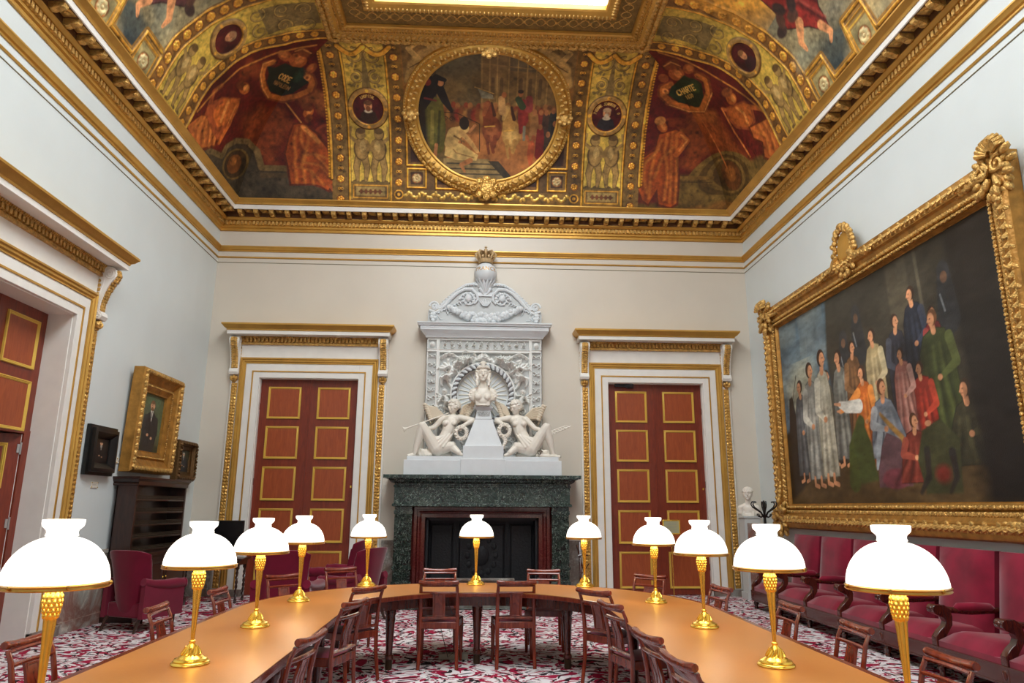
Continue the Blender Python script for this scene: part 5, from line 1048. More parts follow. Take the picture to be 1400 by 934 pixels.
mb.sweep([(1.24, 0), (1.24, 1.6), (-1.24, 1.6), (-1.24, 0)], [(0, .40), (.03, .43), (.08, .43), (.09, .40), (.14, .40), (.16, .38), (.22, .38), (.23, .34), (.23, 0)], F)
for sx in (-1, 1): mb.lathe([(.026, 0), (.026, 1.40)], (sx*1.125, -.40, 0), 10)
mb.tube([(-1.12, -.40, 1.47), (1.12, -.40, 1.47)], .024, 8)
mb.build('inner_surround', REDM, t, ang=30)
mb = MB(); mb.box(-1.0, 1.0, .05, .10, 0, 1.36); mb.box(-1.0, -.96, -.3, .1, 0, 1.36); mb.box(.96, 1.0, -.3, .1, 0, 1.36); mb.box(-1.0, 1.0, -.3, .1, 1.33, 1.37)
for a, b in ((-.96, -.5), (-.44, .44), (.5, .96)): frame_panel(mb, lambda u, v, h: (u, .05-h, v), a, b, .1, 1.28, .05, .03)
for k in range(12): a = 2*PI*k/12; mb.ell((.26*math.cos(a), .045, .7+.32*math.sin(a)), (.05, .02, .06), 7, 5)
mb.ell((0, .045, .7), (.14, .03, .18), 12, 8); mb.build('iron_fireback', IRON, t, ang=30)
mb = MB(); mb.box(-1.65, 1.65, -1.75, -.3, 0, .018); mb.build('hearth_slab', GREENM, t, bevel=.004)
mb = MB(); mb.box(-1.02, 1.02, -1.02, -.98, .02, .36); mb.box(-1.02, -.98, -1.0, -.45, .02, .36); mb.box(.98, 1.02, -1.0, -.45, .02, .36); mb.box(-.45, .55, -1.06, -.94, .36, .40); mb.build('fender', STONE, t, bevel=.008)
# --- the marble monument standing on the mantel shelf
MY = D-.02
t = thing('marble_monument', 'tall carved white marble monument with pediment and crowned globe, standing on the mantel shelf', 'monument', (CX, D, 2.118))
Z = lambda z: z-2.118
mb = MB()
for (w0, y0, z0, z1) in ((1.41, .66, 2.118, 2.38), (1.36, .62, 2.38, 2.45)): mb.box(-w0, w0, -y0, 0, Z(z0), Z(z1))
mb.box(-.40, .40, -.70, 0, Z(2.118), Z(2.40)); mb.box(-.365, .365, -.66, 0, Z(2.38), Z(2.64)); mb.build('plinth', PLASTER, t, bevel=.006, smooth=False)
mb = MB()
def frus(mb, a0, a1, y0, y1, z0, z1, yb=-.15):
    vs = [(-a0, -y0, z0), (a0, -y0, z0), (a0, yb, z0), (-a0, yb, z0), (-a1, -y1, z1), (a1, -y1, z1), (a1, yb, z1), (-a1, yb, z1)]
    mb.add(vs, [(0, 3, 2, 1), (4, 5, 6, 7), (0, 1, 5, 4), (1, 2, 6, 5), (2, 3, 7, 6), (3, 0, 4, 7)])
frus(mb, .34, .15, .62, .52, Z(2.64), Z(3.15)); frus(mb, .15, .125, .50, .48, Z(3.15), Z(3.30)); frus(mb, .155, .155, .53, .53, Z(3.125), Z(3.155)); frus(mb, .13, .165, .48, .52, Z(3.30), Z(3.34)); frus(mb, .165, .165, .52, .52, Z(3.34), Z(3.37))
mb.build('pedestal', PLASTER, t, bevel=.004, smooth=False)
def ftext(name, s, size, loc, rot, m, parent, ext=.004, world=False):
    cu = bpy.data.curves.new(name, 'FONT'); cu.body = s; cu.size = size; cu.align_x = 'CENTER'; cu.align_y = 'CENTER'; cu.extrude = ext
    o = bpy.data.objects.new(name, cu); COL.objects.link(o); dg = bpy.context.evaluated_depsgraph_get(); me = bpy.data.meshes.new_from_object(o.evaluated_get(dg)); bpy.data.objects.remove(o)
    o = bpy.data.objects.new(name, me); me.materials.clear(); me.materials.append(m); COL.objects.link(o); o.parent = parent; o.location = loc; o.rotation_euler = rot
    return o
ftext('inscription', 'RÉPUBLIQUE\nFRANÇAISE', .042, (0, -.512, Z(3.23)), (PI/2-.1, 0, 0), INK, t)
# carved slab as one height field
c = CV(-1.105, 1.105, 2.45, 4.74, 130, (222, 222, 218))
S1 = (232, 232, 228)
def leafy(c, x0, x1, y0, y1, n, vert=True, h=.022):
    for i in range(n):
        f = (i+.5)/n; x, y = ((x0+x1)/2, y0+f*(y1-y0)) if vert else (x0+f*(x1-x0), (y0+y1)/2); r = (min(x1-x0, y1-y0))*.30
        for q in (-1, 1):
            a, b = (x+q*r*.75, y) if vert else (x, y+q*r*.55)
            c.spiral(a, b, r*.72, 1.3, r*.34, S1, a0=i+q, sg=q, dome=h)
            c.ell(a+r*.3*q, b+r*.7, r*.35, r*.16, S1, rot=q+.4, dome=h)
        c.ell(x, y, r*.24, r*.34, S1, dome=h*1.2)
def sunk(c, a, b, y0, y1, d=.02): c.rect(a, b, y0, y1, (182, 184, 182), h=-d); c.frame(a, b, y0, y1, .012, S1, h=.01)  # recess shade put into the colour: sunk ground greyer than the raised carving
for sx in (-1, 1):
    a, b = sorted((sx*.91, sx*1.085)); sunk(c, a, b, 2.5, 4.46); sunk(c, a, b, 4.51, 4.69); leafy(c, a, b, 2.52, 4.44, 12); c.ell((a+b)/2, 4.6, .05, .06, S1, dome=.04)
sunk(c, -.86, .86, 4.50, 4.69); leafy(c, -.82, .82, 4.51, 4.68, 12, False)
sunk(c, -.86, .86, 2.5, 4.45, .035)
rr = random.Random(11)
for k in range(150):
    x = rr.uniform(-.83, .83); y = rr.uniform(2.55, 4.42)
    if math.hypot(x+.02, y-3.64) < .70: continue
    if k % 2: c.spiral(x, y, rr.uniform(.04, .09), 1.3, .026, S1, a0=6*rr.random(), sg=rr.choice((-1, 1)), dome=.02)
    else: c.ell(x, y, rr.uniform(.03, .06), rr.uniform(.015, .03), S1, rot=3*rr.random(), dome=.022)
for sx in (-1, 1):        # plump winged children carrying garlands, at the upper corners
    for (x, y, s, tl) in ((.66, 4.02, .40, .5), (.40, 4.24, .26, 1.1), (.70, 3.52, .30, -.3)):
        ct_, st_ = math.cos(tl), math.sin(tl); P = lambda a, b: (sx*(x+(a*ct_-b*st_)*s), y+(a*st_+b*ct_)*s)
        for k in range(4): c.line([P(.12, .25), P(.38+.06*k, .52-.16*k), P(.50+.04*k, .62-.24*k)], [.10*s, .14*s, .05*s], S1, dome=.025)
        c.line([P(.02, .35), P(.0, .08), P(.03, -.16)], [.26*s, .38*s, .34*s], S1, dome=.07); c.ell(*P(-.04, .58), .19*s, .20*s, S1, dome=.085)
        c.line([P(.06, -.16), P(.26, -.34), P(.10, -.60), P(.02, -.64)], [.24*s, .21*s, .12*s, .08*s], S1, dome=.06); c.line([P(-.06, -.16), P(-.22, -.40), P(-.42, -.52)], [.23*s, .18*s, .10*s], S1, dome=.055)
        c.line([P(-.12, .32), P(-.36, .24), P(-.44, .42)], [.15*s, .13*s, .09*s], S1, dome=.05); c.line([P(.14, .32), P(.30, .14), P(.16, .02)], [.14*s, .12*s, .08*s], S1, dome=.05)
    pts = [(sx*(.22+.6*i/8), 4.36-.07*math.sin(i/8*PI*2)) for i in range(9)]; c.line(pts, .05, S1, dome=.04)
    for p in pts: c.ell(p[0], p[1]-.02, .035, .03, S1, dome=.03)
for k in range(26): a = PI*(.12+.76*k/25); c.ell(.70*math.cos(a)-0.02, 3.64+.68*math.sin(a), .06, .03, S1, rot=a+k, dome=.03)
c.ell(-.02, 4.36, .12, .08, S1, dome=.05)
c.ht *= 1.9
# ring and radiating hollow
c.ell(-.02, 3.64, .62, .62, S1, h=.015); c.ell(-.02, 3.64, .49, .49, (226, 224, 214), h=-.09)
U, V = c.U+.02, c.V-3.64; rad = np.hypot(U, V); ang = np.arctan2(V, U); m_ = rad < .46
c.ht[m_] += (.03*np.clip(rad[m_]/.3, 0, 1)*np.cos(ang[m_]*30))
c.rgb[m_] *= (.93+.07*np.cos(ang[m_]*30))[..., None]  # grooves between the rays darkened in the colour, following their depth
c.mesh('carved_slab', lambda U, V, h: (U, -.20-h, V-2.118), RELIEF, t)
mb = MB(); mb.box(-1.105, 1.105, -.12, 0, Z(2.45), Z(4.74))
for sx in (-1, 1): a, b = sorted((sx*1.105, sx*1.09)); mb.box(a, b, -.2, -.1, Z(2.45), Z(4.74))
mb.build('slab_back', PLASTER, t, smooth=False)
mb = MB(); n = 90; ri, ro = .49, .585; pr = [(ri, .2), (ri+.0, .25), (.51, .265), (.54, .275), (.57, .265), (ro, .25), (ro, .2)]; k = len(pr)
vs = []
for i in range(n):
    a = 2*PI*i/n
    for r_, h in pr: vs.append((-.02+r_*math.cos(a), -h, Z(3.64)+r_*math.sin(a)))
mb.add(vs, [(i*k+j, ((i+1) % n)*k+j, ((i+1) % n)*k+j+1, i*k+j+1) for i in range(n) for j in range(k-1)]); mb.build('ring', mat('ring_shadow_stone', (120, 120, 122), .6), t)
mb = MB()
for i in range(36):
    a = 2*PI*i/36; p = lambda r_, o: (-.02+r_*math.cos(a+o), -.275, Z(3.64)+r_*math.sin(a+o)); mb.tube([p(.495, -.06), p(.54, 0), p(.585, .06)], [.016, .032, .016], 7)
mb.build('ribbon_twist', PLASTER, t)
for r_ in (.485, .592):
    pass
mb = MB(); mb.ring(ZP, -1.105, 1.105, -.22, -.19, [(0, Z(4.72)), (-.02, Z(4.73)), (-.03, Z(4.76)), (-.06, Z(4.79)), (-.10, Z(4.84)), (-.12, Z(4.86)), (-.12, Z(4.93)), (-.15, Z(4.935)), (-.16, Z(4.96)), (-.18, Z(4.975)), (-.18, Z(4.995)), (.1, Z(5.0))], sides=(0, 1, 3))
for i in range(64): x = -1.2+2.4*(i+.5)/64; mb.box(x-.011, x+.011, -.35, -.3, Z(4.895), Z(4.925))
mb.build('cornice', PLASTER, t, ang=30)
# attic: pediment with swelling scrolls
mb = MB(); FZ = lambda d: (lambda u, v, h: (u, -d-h, Z(v)))
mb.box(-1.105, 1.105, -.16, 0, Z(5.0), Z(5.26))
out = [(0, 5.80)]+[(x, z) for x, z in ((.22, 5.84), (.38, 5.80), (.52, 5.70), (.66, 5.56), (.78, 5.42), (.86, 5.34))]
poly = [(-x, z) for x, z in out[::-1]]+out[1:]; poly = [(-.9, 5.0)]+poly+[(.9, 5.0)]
mb.prism(poly, FZ(.0), 0, .15); mb.build('pediment', mat('pediment_field', (190, 193, 193), .55), t, smooth=False)  # recessed field coloured greyer, shade behind the scrollwork put into the stone
mb = MB()
for q in (-1, 1):
    crv = [(q*x, z) for x, z in ((.90, 5.30), (.80, 5.36), (.68, 5.50), (.54, 5.64), (.40, 5.72), (.26, 5.72), (.16, 5.62), (.15, 5.50), (.21, 5.42))]
    mb.tube([(x, -.17, Z(z)) for x, z in crv], [.03, .035, .035, .035, .035, .035, .032, .028, .02], 8)
    crv = [(q*x, z) for x, z in ((.92, 5.32), (.80, 5.44), (.66, 5.58), (.52, 5.72), (.38, 5.81), (.2, 5.84), (.06, 5.74))]
    mb.tube([(x, -.16, Z(z)) for x, z in crv], .028, 8)
    for i in range(16): f = i/15; x = .86-.72*f; z = 5.41+.40*math.sin(min(1, f*1.15)*PI/2); mb.ell((q*x, -.17, Z(z)), (.03, .03, .022), 6, 4, rot=Matrix.Rotation(q*.8, 3, 'Y'))
    # outer volutes and flowers
    mb.tube([(q*(.98+.10*(1-i/22)*math.cos(i*.5)), -.17, Z(5.36)+.10*(1-i/22)*math.sin(i*.5)) for i in range(20)], .022, 6)
    mb.tube([(q*x, -.17, Z(z)) for x, z in ((1.08, 5.28), (.95, 5.24), (.85, 5.30), (.80, 5.36))], [.03, .03, .025, .02], 7)
    for k in range(7): a = k*2*PI/7; mb.ell((q*.98+.035*math.cos(a), -.18, Z(5.36)+.035*math.sin(a)), (.025, .02, .025), 6, 4)
    for (x, z, r_) in ((1.0, 5.20, .05), (1.03, 5.14, .045), (.97, 5.13, .045), (1.0, 5.08, .05), (1.04, 5.20, .035)): mb.ell((q*x, -.18, Z(z)), (r_, .04, r_*.9), 8, 6)
    # inner leaf scroll with a head
    mb.tube([(q*(.33+.17*(1-i/26)*math.cos(i*.42)), -.17, Z(5.50)+.16*(1-i/26)*math.sin(i*.42)) for i in range(22)], .020, 6)
    mb.ell((q*.33, -.19, Z(5.53)), (.07, .05, .08), 10, 8)
    for k in range(10): a = k*.63; mb.ell((q*(.33+.12*math.cos(a)), -.17, Z(5.53)+.10*math.sin(a)), (.045, .03, .025), 7, 5, rot=Matrix.Rotation(-a*q, 3, 'Y'))
    for k in range(9): mb.tube([(q*(.46+.05*k), -.165, Z(5.40-.01*k)), (q*(.5+.05*k), -.175, Z(5.46-.03*k)), (q*(.56+.04*k), -.165, Z(5.42-.02*k))], [.012, .02, .008], 6)
    mb.tube([(q*(.68+.05*math.cos(i*.7)*(1-i/14)), -.17, Z(5.33)+.05*(1-i/14)*math.sin(i*.7)) for i in range(12)], .012, 5)
for k in range(7): mb.tube([(.012*(k-3), -.18, Z(5.38)), (.028*(k-3), -.19, Z(5.44)), (.035*(k-3), -.17, Z(5.52-.01*abs(k-3)))], [.01, .016, .008], 6)
for q in (-1, 1): mb.tube([(q*.05, -.17, Z(5.80)), (q*.1, -.19, Z(5.72)), (q*.03, -.17, Z(5.62))], [.03, .04, .02], 7)
mb.box(-.15, .15, -.18, -.15, Z(5.58), Z(5.66)); mb.build('scrollwork', PLASTER, t)
mb = MB(); rr = random.Random(2)
for k in range(170):
    f = 2*((k*.618034) % 1)-1; dz = rr.random(); x = f*.70; z = 5.33-.22*math.cos(f*PI/2)+.17*(dz-.5)*(1.15-abs(f)); r_ = .032+.026*rr.random(); mb.ell((x, -.18-.05*rr.random(), Z(z)), (r_, r_, r_), 8, 6)
mb.build('fruit_garland', PLASTER, t)
mb = MB()
for q in (-1, 1): mb.tube([(q*.66, -.18, Z(5.34)), (q*.72, -.18, Z(5.20)), (q*.78, -.18, Z(5.36)), (q*.70, -.18, Z(5.44))], .014, 6); [mb.ell((q*(.84+.05*k), -.16, Z(5.1+.04*(k % 3))), (.05, .02, .014), 6, 4, rot=Matrix.Rotation(k, 3, 'Y')) for k in range(4)]
mb.build('ribbon', PLASTER, t)
mb = MB(); mb.lathe([(.0, 5.78), (.05, 5.78), (.06, 5.80), (.10, 5.84), (.16, 5.86), (.19, 5.88)], (0, -.14, -2.118), 16)
for k in range(14): a = 2*PI*k/14; mb.tube([(.05*math.cos(a), -.14+.05*math.sin(a), Z(5.66)), (.13*math.cos(a), -.14+.13*math.sin(a), Z(5.80)), (.22*math.cos(a), -.14+.2*math.sin(a), Z(5.93))], [.02, .035, .01], 6, flat=.5)
mb.build('leaf_cup', PLASTER, t)
mb = MB(); mb.ell((0, -.16, Z(6.04)), .225, 40, 28); g = mb.build('globe', PLASTER, t, ang=60)
cu = bpy.data.curves.new('tmp', 'FONT'); cu.body = 'FRANCE'; cu.size = .115; cu.align_x = 'CENTER'; cu.align_y = 'CENTER'; cu.extrude = .004; cu.resolution_u = 3; cu.space_character = 1.08
o = bpy.data.objects.new('tmp', cu); COL.objects.link(o); me = bpy.data.meshes.new_from_object(o.evaluated_get(bpy.context.evaluated_depsgraph_get())); bpy.data.objects.remove(o)
for v in me.vertices:
    a = v.co.x/.225; la = (v.co.y+.05)/.225; r_ = .226+v.co.z; v.co = (r_*math.cos(la)*math.sin(a), -.16-r_*math.cos(la)*math.cos(a), Z(6.04)+r_*math.sin(la))
me.materials.clear(); me.materials.append(GOLD); o = bpy.data.objects.new('gilt_lettering', me); COL.objects.link(o); o.parent = g; o['label'] = 'gilt letters FRANCE'
# crown
mb = MB(); c0 = (0, -.16, 0)
mb.lathe([(.13, Z(6.25)), (.14, Z(6.26)), (.145, Z(6.30)), (.15, Z(6.33)), (.13, Z(6.34)), (.12, Z(6.25))], c0, 24)
for k in range(8):
    a = 2*PI*k/8; ca, sa = math.cos(a), math.sin(a)
    mb.tube([(ca*.14, -.16+sa*.14, Z(6.33)), (ca*.2, -.16+sa*.2, Z(6.42)), (ca*.17, -.16+sa*.17, Z(6.49)), (ca*.05, -.16+sa*.05, Z(6.50)), (0, -.16, Z(6.48))], [.022, .026, .022, .018, .018], 6)
    for j in range(4): mb.ell((ca*(.16+.03*j if j < 2 else .2-.04*(j-2)), -.16+sa*(.16+.03*j if j < 2 else .2-.04*(j-2)), Z(6.38+.035*j)), .024, 6, 4)
    a += PI/8; mb.ell((.15*math.cos(a), -.16+.15*math.sin(a), Z(6.37)), (.03, .03, .035), 6, 5)
mb.ell((0, -.16, Z(6.54)), .036, 10, 8); mb.ell((0, -.16, Z(6.60)), .022, 8, 6); mb.tube([(-.03, -.16, Z(6.6)), (.03, -.16, Z(6.6))], .009, 5)
o = mb.build('crown', mat('gilt_plaster', (196, 168, 124), .45, .3, bump=.4, bscale=40), t); o['label'] = 'gilded plaster crown'
# ------------------------------------------------------------------ sculpture helpers
def head(mb, c, s, look, up=(0, 0, 1), hair='bun'):
    # c centre of the skull, s head height, look = direction of the face
    f = Vector(look).normalized(); u = Vector(up); u = (u-f*u.dot(f)).normalized(); r = f.cross(u); c = Vector(c)
    B = Matrix((r, f, u)).transposed()
    P = lambda x, y, z: c+r*x*s+f*y*s+u*z*s
    mb.ell(c, (.385*s, .43*s, .43*s), 14, 10, rot=B); mb.ell(P(0, .14, -.24), (.29*s, .27*s, .26*s), 12, 8, rot=B); mb.ell(P(0, .33, -.42), (.11*s, .1*s, .09*s), 8, 6, rot=B)
    mb.cap(P(0, .41, .08), P(0, .52, -.12), .035*s, .06*s, 7); mb.ell(P(0, .46, -.15), (.075*s, .05*s, .04*s), 8, 5, rot=B)
    for q in (-1, 1):
        mb.cap(P(q*.06, .43, .12), P(q*.24, .35, .1), .045*s, .03*s, 6); mb.ell(P(q*.17, .30, -.16), (.1*s, .09*s, .09*s), 8, 6, rot=B); mb.ell(P(q*.15, .385, .02), (.06*s, .035*s, .032*s), 8, 5, rot=B); mb.ell(P(q*.36, -.02, -.03), (.04*s, .08*s, .12*s), 7, 5, rot=B)
    mb.ell(P(0, .40, -.25), (.1*s, .05*s, .026*s), 8, 5, rot=B); mb.ell(P(0, .39, -.305), (.08*s, .05*s, .03*s), 8, 5, rot=B)
    if hair == 'short':
        for k in range(70):
            a = k*2.4; z = .12+.36*((k+.5)/70); rr_ = math.sqrt(max(0, 1-(z/.48)**2))*.40; mb.ell(P(rr_*math.cos(a), min(.36, rr_*math.sin(a)*1.1)-.04, z), (.09*s, .09*s, .06*s), 6, 5, rot=B)
    else:
        for k in range(130):
            a = k*2.4; z = -.2+.72*((k+.5)/130); rr_ = math.sqrt(max(0, 1-(z/.56)**2))*.43; y = rr_*math.sin(a)*1.1
            if y > .20 and z < .27: continue
            mb.ell(P(rr_*math.cos(a), y-.05, z), (.085*s, .085*s, .06*s), 6, 5, rot=B)
        if hair == 'bun': mb.ell(P(0, -.5, .05), (.2*s, .2*s, .2*s), 10, 7, rot=B)
        if hair == 'long':
            for q in (-1, 1):
                [mb.ell(P(q*(.36+.03*math.sin(k*2)), .12+.03*k, -.05-.11*k), (.10*s, .09*s, .08*s), 7, 5, rot=B) for k in range(7)]
    return P
def bust(name, label, loc, rz, s, hair, extra=False):
    t = thing(name, label, 'bust', loc, rz)
    mb = MB(); hz = s*(1.72 if hair == 'short' else 1.94)
    # local: faces -y
    head(mb, (0, 0, hz), s, (0, -1, 0), hair=hair)
    mb.cap((0, .02*s, hz-.4*s), (0, .05*s, hz-.85*s), .2*s, .25*s, 12)
    mb.ell((0, .02*s, hz-1.28*s), (.50*s, .33*s, .50*s), 18, 12); mb.ell((0, .06*s, hz-1.02*s), (.52*s, .27*s, .22*s), 16, 8)
    for q in (-1, 1): mb.cap((q*.14*s, .06*s, hz-.80*s), (q*.60*s, .06*s, hz-1.10*s), .15*s, .22*s, 12); mb.cap((q*.62*s, .06*s, hz-1.14*s), (q*.64*s, .04*s, hz-1.48*s), .215*s, .19*s, 12)
    if extra:
        for q in (-1, 1):
            mb.ell((q*.27*s, -.22*s, hz-1.42*s), (.24*s, .2*s, .22*s), 12, 8)
            for k in range(6): a = k*1.05; mb.ell((q*(.74+.09*math.cos(a))*s, -.12*s, hz-1.3*s+.13*math.sin(a)*s), (.1*s, .06*s, .05*s), 6, 5, rot=Matrix.Rotation(-a, 3, 'Y'))
        for k in range(9): mb.cap((-.5*s+.12*k*s, -.26*s, hz-1.15*s-.02*k*s), (-.3*s+.10*k*s, -.28*s, hz-1.65*s), .04*s, .03*s, 5)
    mb.ell((0, .0, hz-1.62*s), (.52*s, .32*s, .34*s), 16, 10); mb.box(-.42*s, .42*s, -.24*s, .26*s, .02*s, .35*s)
    mb.lathe([(.001, 0), (.34*s, 0), (.36*s, .06*s), (.26*s, .10*s), (.2*s, .18*s), (.24*s, .30*s), (.34*s, .42*s)], (0, .04*s, 0), 18)
    o = mb.build('figure', STATUARY, t); remesh(o, s*.024, 2)
    if extra:
        m2 = MB(); m2.tube([(-.4*s*math.cos(a), -.42*s*math.sin(a)+.02*s, hz+.26*s+.1*s*math.sin(a)) for a in [PI*i/12 for i in range(13)]], .05*s, 8)
        m2.cap((0, -.38*s, hz+.36*s), (0, -.3*s, hz+.62*s), .1*s, .12*s, 8); m2.ell((0, -.28*s, hz+.62*s), (.2*s, .1*s, .1*s), 8, 6); m2.build('diadem', STATUARY, t)
    return t
bust('marble_bust', 'white marble bust of a woman with a diadem, on the tapering pedestal above the fireplace', (CX-.02, D-.52, 3.37), 0, .31, 'long', True)
# reclining winged figures on the monument base
def reclining(sx, label):
    # px offsets measured from the monument axis (m), z height; mirrored by sx
    t = thing('marble_statue', label, 'statue', (CX+.02, D, 2.45), group=None)
    mb = MB(); P = lambda x, z, y=-.42: Vector((sx*x, y, z-2.45))
    # pelvis, belly, chest (one continuous body after remeshing)
    mb.cap(P(.86, 2.60), P(.74, 2.72), .155, .14, 12); mb.cap(P(.74, 2.74), P(.66, 2.92, -.40), .125, .115, 12); mb.cap(P(.66, 2.92, -.40), P(.62, 3.08, -.38), .125, .13, 12)
    mb.ell(P(.60, 3.14, -.37), (.175, .10, .10), 14, 8)
    for dx, dy in ((-.07, -.47), (.08, -.48)): mb.ell(P(.635+dx, 3.055, dy), (.062, .06, .058), 10, 8)
    for k in range(6): mb.cap(P(.58+.05*k, 2.86-.01*k, -.52), P(.74+.055*k, 2.62+.03*k, -.56), .016, .020, 6)
    mb.cap(P(.60, 3.18, -.37), P(.585, 3.27, -.38), .055, .05, 10)
    head(mb, P(.575, 3.38, -.40), .25, ((-.75, -.62, -.12) if sx < 0 else (-.6, -.72, -.35)), hair='bun')
    # raised knee leg (outer)
    mb.cap(P(.88, 2.60, -.48), P(1.13, 3.00, -.56), .125, .08, 12); mb.cap(P(1.13, 3.0, -.56), P(1.20, 2.72, -.52), .078, .068, 10); mb.cap(P(1.20, 2.72, -.52), P(1.26, 2.50, -.50), .066, .036, 10)
    mb.cap(P(1.27, 2.48, -.49), P(1.37, 2.46, -.55), .036, .026, 8)
    # folded leg (inner)
    mb.cap(P(.86, 2.58, -.40), P(.58, 2.64, -.50), .125, .085, 12); mb.cap(P(.58, 2.62, -.5), P(.46, 2.52, -.58), .08, .05, 10); mb.cap(P(.45, 2.50, -.58), P(.37, 2.47, -.60), .04, .026, 8)
    # inner arm leaning on the pedestal and hanging over it
    mb.cap(P(.47, 3.17, -.39), P(.22, 3.12, -.46), .062, .05, 10); mb.cap(P(.22, 3.11, -.46), P(.40, 3.00, -.54), .048, .034, 10)
    hnd = [(.40, 2.99, -.55)]
    for k in range(4): mb.cap(P(.405+.016*k, 2.98, -.555), P(.425+.018*k, 2.905, -.58), .013, .010, 6)
    mb.ell(P(.43, 2.97, -.555), (.04, .02, .035), 8, 5); mb.cap(P(.40, 2.98, -.56), P(.39, 2.93, -.59), .013, .01, 6)
    # outer arm
    mb.cap(P(.76, 3.16, -.37), P(.93, 2.98, -.42), .06, .048, 10); mb.cap(P(.93, 2.98, -.42), P(1.10, 2.93, -.54), .046, .032, 10); mb.ell(P(1.13, 2.93, -.56), (.04, .025, .03), 8, 5)
    for k in range(4): mb.cap(P(1.13, 2.92+.014*k-.02, -.585), P(1.17, 2.90+.016*k, -.59), .011, .009, 5)
    o = mb.build('figure', STATUARY, t); remesh(o, .0085, 3)
    # drapery roll and wings
    mb = MB()
    for k in range(10): mb.cap(P(1.02+.035*(k % 5), 2.56-.02*(k % 3), -.44-.02*(k % 4)), P(.96+.05*(k % 5), 2.48, -.50), .04, .03, 7)
    mb.cap(P(.62, 2.50, -.36), P(1.2, 2.49, -.40), .05, .04, 8); remesh(mb.build('drapery', STATUARY, t), .012, 3)
    for (wx, wz, wy, sgn, L_) in ((1.06, 3.36, -.30, 1, .36), (.30, 3.40, -.34, -1, .34)):
        mb = MB(); a0 = P(.70 if sgn > 0 else .5, 3.16, -.30)
        for k in range(9):
            f = k/8; e = P(wx+sgn*(.10-.16*f)-.0, wz+.06-.36*f, wy); mid = P(wx-sgn*.02, wz+.02-.2*f, wy+.02)
            mb.tube([a0, a0.lerp(mid, .6)+Vector((0, 0, .06*(1-f))), mid, e], [.03, .06, .055, .022], 7, flat=.5)
        for k in range(7): f = k/6; mb.ell(P(wx-.02+sgn*(.06-.1*f), wz+.05-.25*f, wy-.03), (.05, .02, .03), 7, 5, rot=Matrix.Rotation(.6, 3, 'Y'))
        mb.build('wing', mat('wing_marble', (214, 200, 178), .5) if 'wing_marble' not in MATS else MATS['wing_marble'], t)
    # wreath hanging from the inner hand
    mb = MB(); wc = P(.42 if sx < 0 else .36, 2.87 if sx < 0 else 2.92, -.60)
    for k in range(22):
        a = 2*PI*k/22; mb.ell(wc+Vector((.105*math.cos(a), .01*math.sin(3*k), .115*math.sin(a))), (.036, .024, .022), 7, 5, rot=Matrix.Rotation(-a+.6, 3, 'Y')); mb.ell(wc+Vector((.085*math.cos(a+.1), -.01, .095*math.sin(a+.1))), (.028, .02, .018), 6, 4, rot=Matrix.Rotation(-a-.5, 3, 'Y'))
    if sx > 0: [mb.ell(wc+Vector((.02*math.sin(k), 0, -.14-.035*k)), (.045-.004*k, .025, .03), 6, 5) for k in range(6)]
    mb.build('wreath', STATUARY, t)
    if sx < 0:
        mb = MB(); a = P(.66, 3.24, -.50); b = P(1.46, 2.92, -.60); mb.tube([a, a.lerp(b, .9), a.lerp(b, .97), b, b+(b-a)*.004], [.010, .014, .026, .055, .06], 12); mb.build('trumpet', STATUARY, t)
    else:
        mb = MB(); a = P(1.16, 2.90, -.56); b = P(1.48, 3.02, -.58)
        for k in range(7): f = k/6; p = a.lerp(b, f); mb.tube([p, p+Vector((sx*.06, 0, -.05+.02*f)), p+Vector((sx*.10, -.01, .0))], [.008, .02, .006], 6)
        mb.tube([a, b], [.014, .008], 7); mb.build('palm_branch', STATUARY, t)
        mb = MB()
        for i in range(2): mb.tube([P(1.0+.05*(1-k/18)*math.cos(k*.6), 2.53+.05*(1-k/18)*math.sin(k*.6), -.60) for k in range(16)], .014, 6)
        mb.tube([P(1.0, 2.48, -.58), P(1.15, 2.47, -.56), P(1.28, 2.48, -.52)], [.03, .035, .02], 7); mb.build('scroll', STATUARY, t)
    return t
reclining(-1, 'white marble winged woman with a trumpet, reclining left of the bust')
reclining(1, 'white marble winged woman with a palm branch, reclining right of the bust')
# ================================================================== TABLE
TZ, TY, RO, RI = .715, 6.55, 2.12, 1.13
def horseshoe(inset_o, inset_i, y0=.9, n=40):
    ro, ri = RO-inset_o, RI+inset_i; out = [(-ro, y0+inset_o)]; cx0 = .03
    out += [(-ro*math.cos(PI*i/n), TY+ro*math.sin(PI*i/n)) for i in range(n+1)]+[(ro, y0+inset_o)]
    out += [(ri, y0+inset_o)]+[(ri*math.cos(PI*i/n), TY+ri*math.sin(PI*i/n)) for i in range(n+1)]+[(-ri, y0+inset_o)]
    return [(x+cx0, y) for x, y in out]
def shoe_strip(mb, io, ii, z0, z1, y0=.9, n=40):
    pts = horseshoe(io, ii, y0, n); m_ = len(pts)//2; o = pts[:m_]; i_ = pts[m_:][::-1]
    vs = []
    for a, b in zip(o, i_): vs += [(a[0], a[1], z0), (a[0], a[1], z1), (b[0], b[1], z1), (b[0], b[1], z0)]
    k = 4; fs = [(j*4+q, (j+1)*4+q, (j+1)*4+(q+1) % 4, j*4+(q+1) % 4) for j in range(m_-1) for q in range(4)]
    mb.add(vs, fs+[(0, 1, 2, 3), ((m_-1)*4+3, (m_-1)*4+2, (m_-1)*4+1, (m_-1)*4)])
t = thing('horseshoe_table', 'long horseshoe-shaped mahogany conference table with an inlaid tan leather top', 'table', (.03, TY, 0))
mb = MB(); shoe_strip(mb, 0, 0, TZ-.045, TZ); mb.build('tabletop', MAHO, t, world=True, bevel=.008)
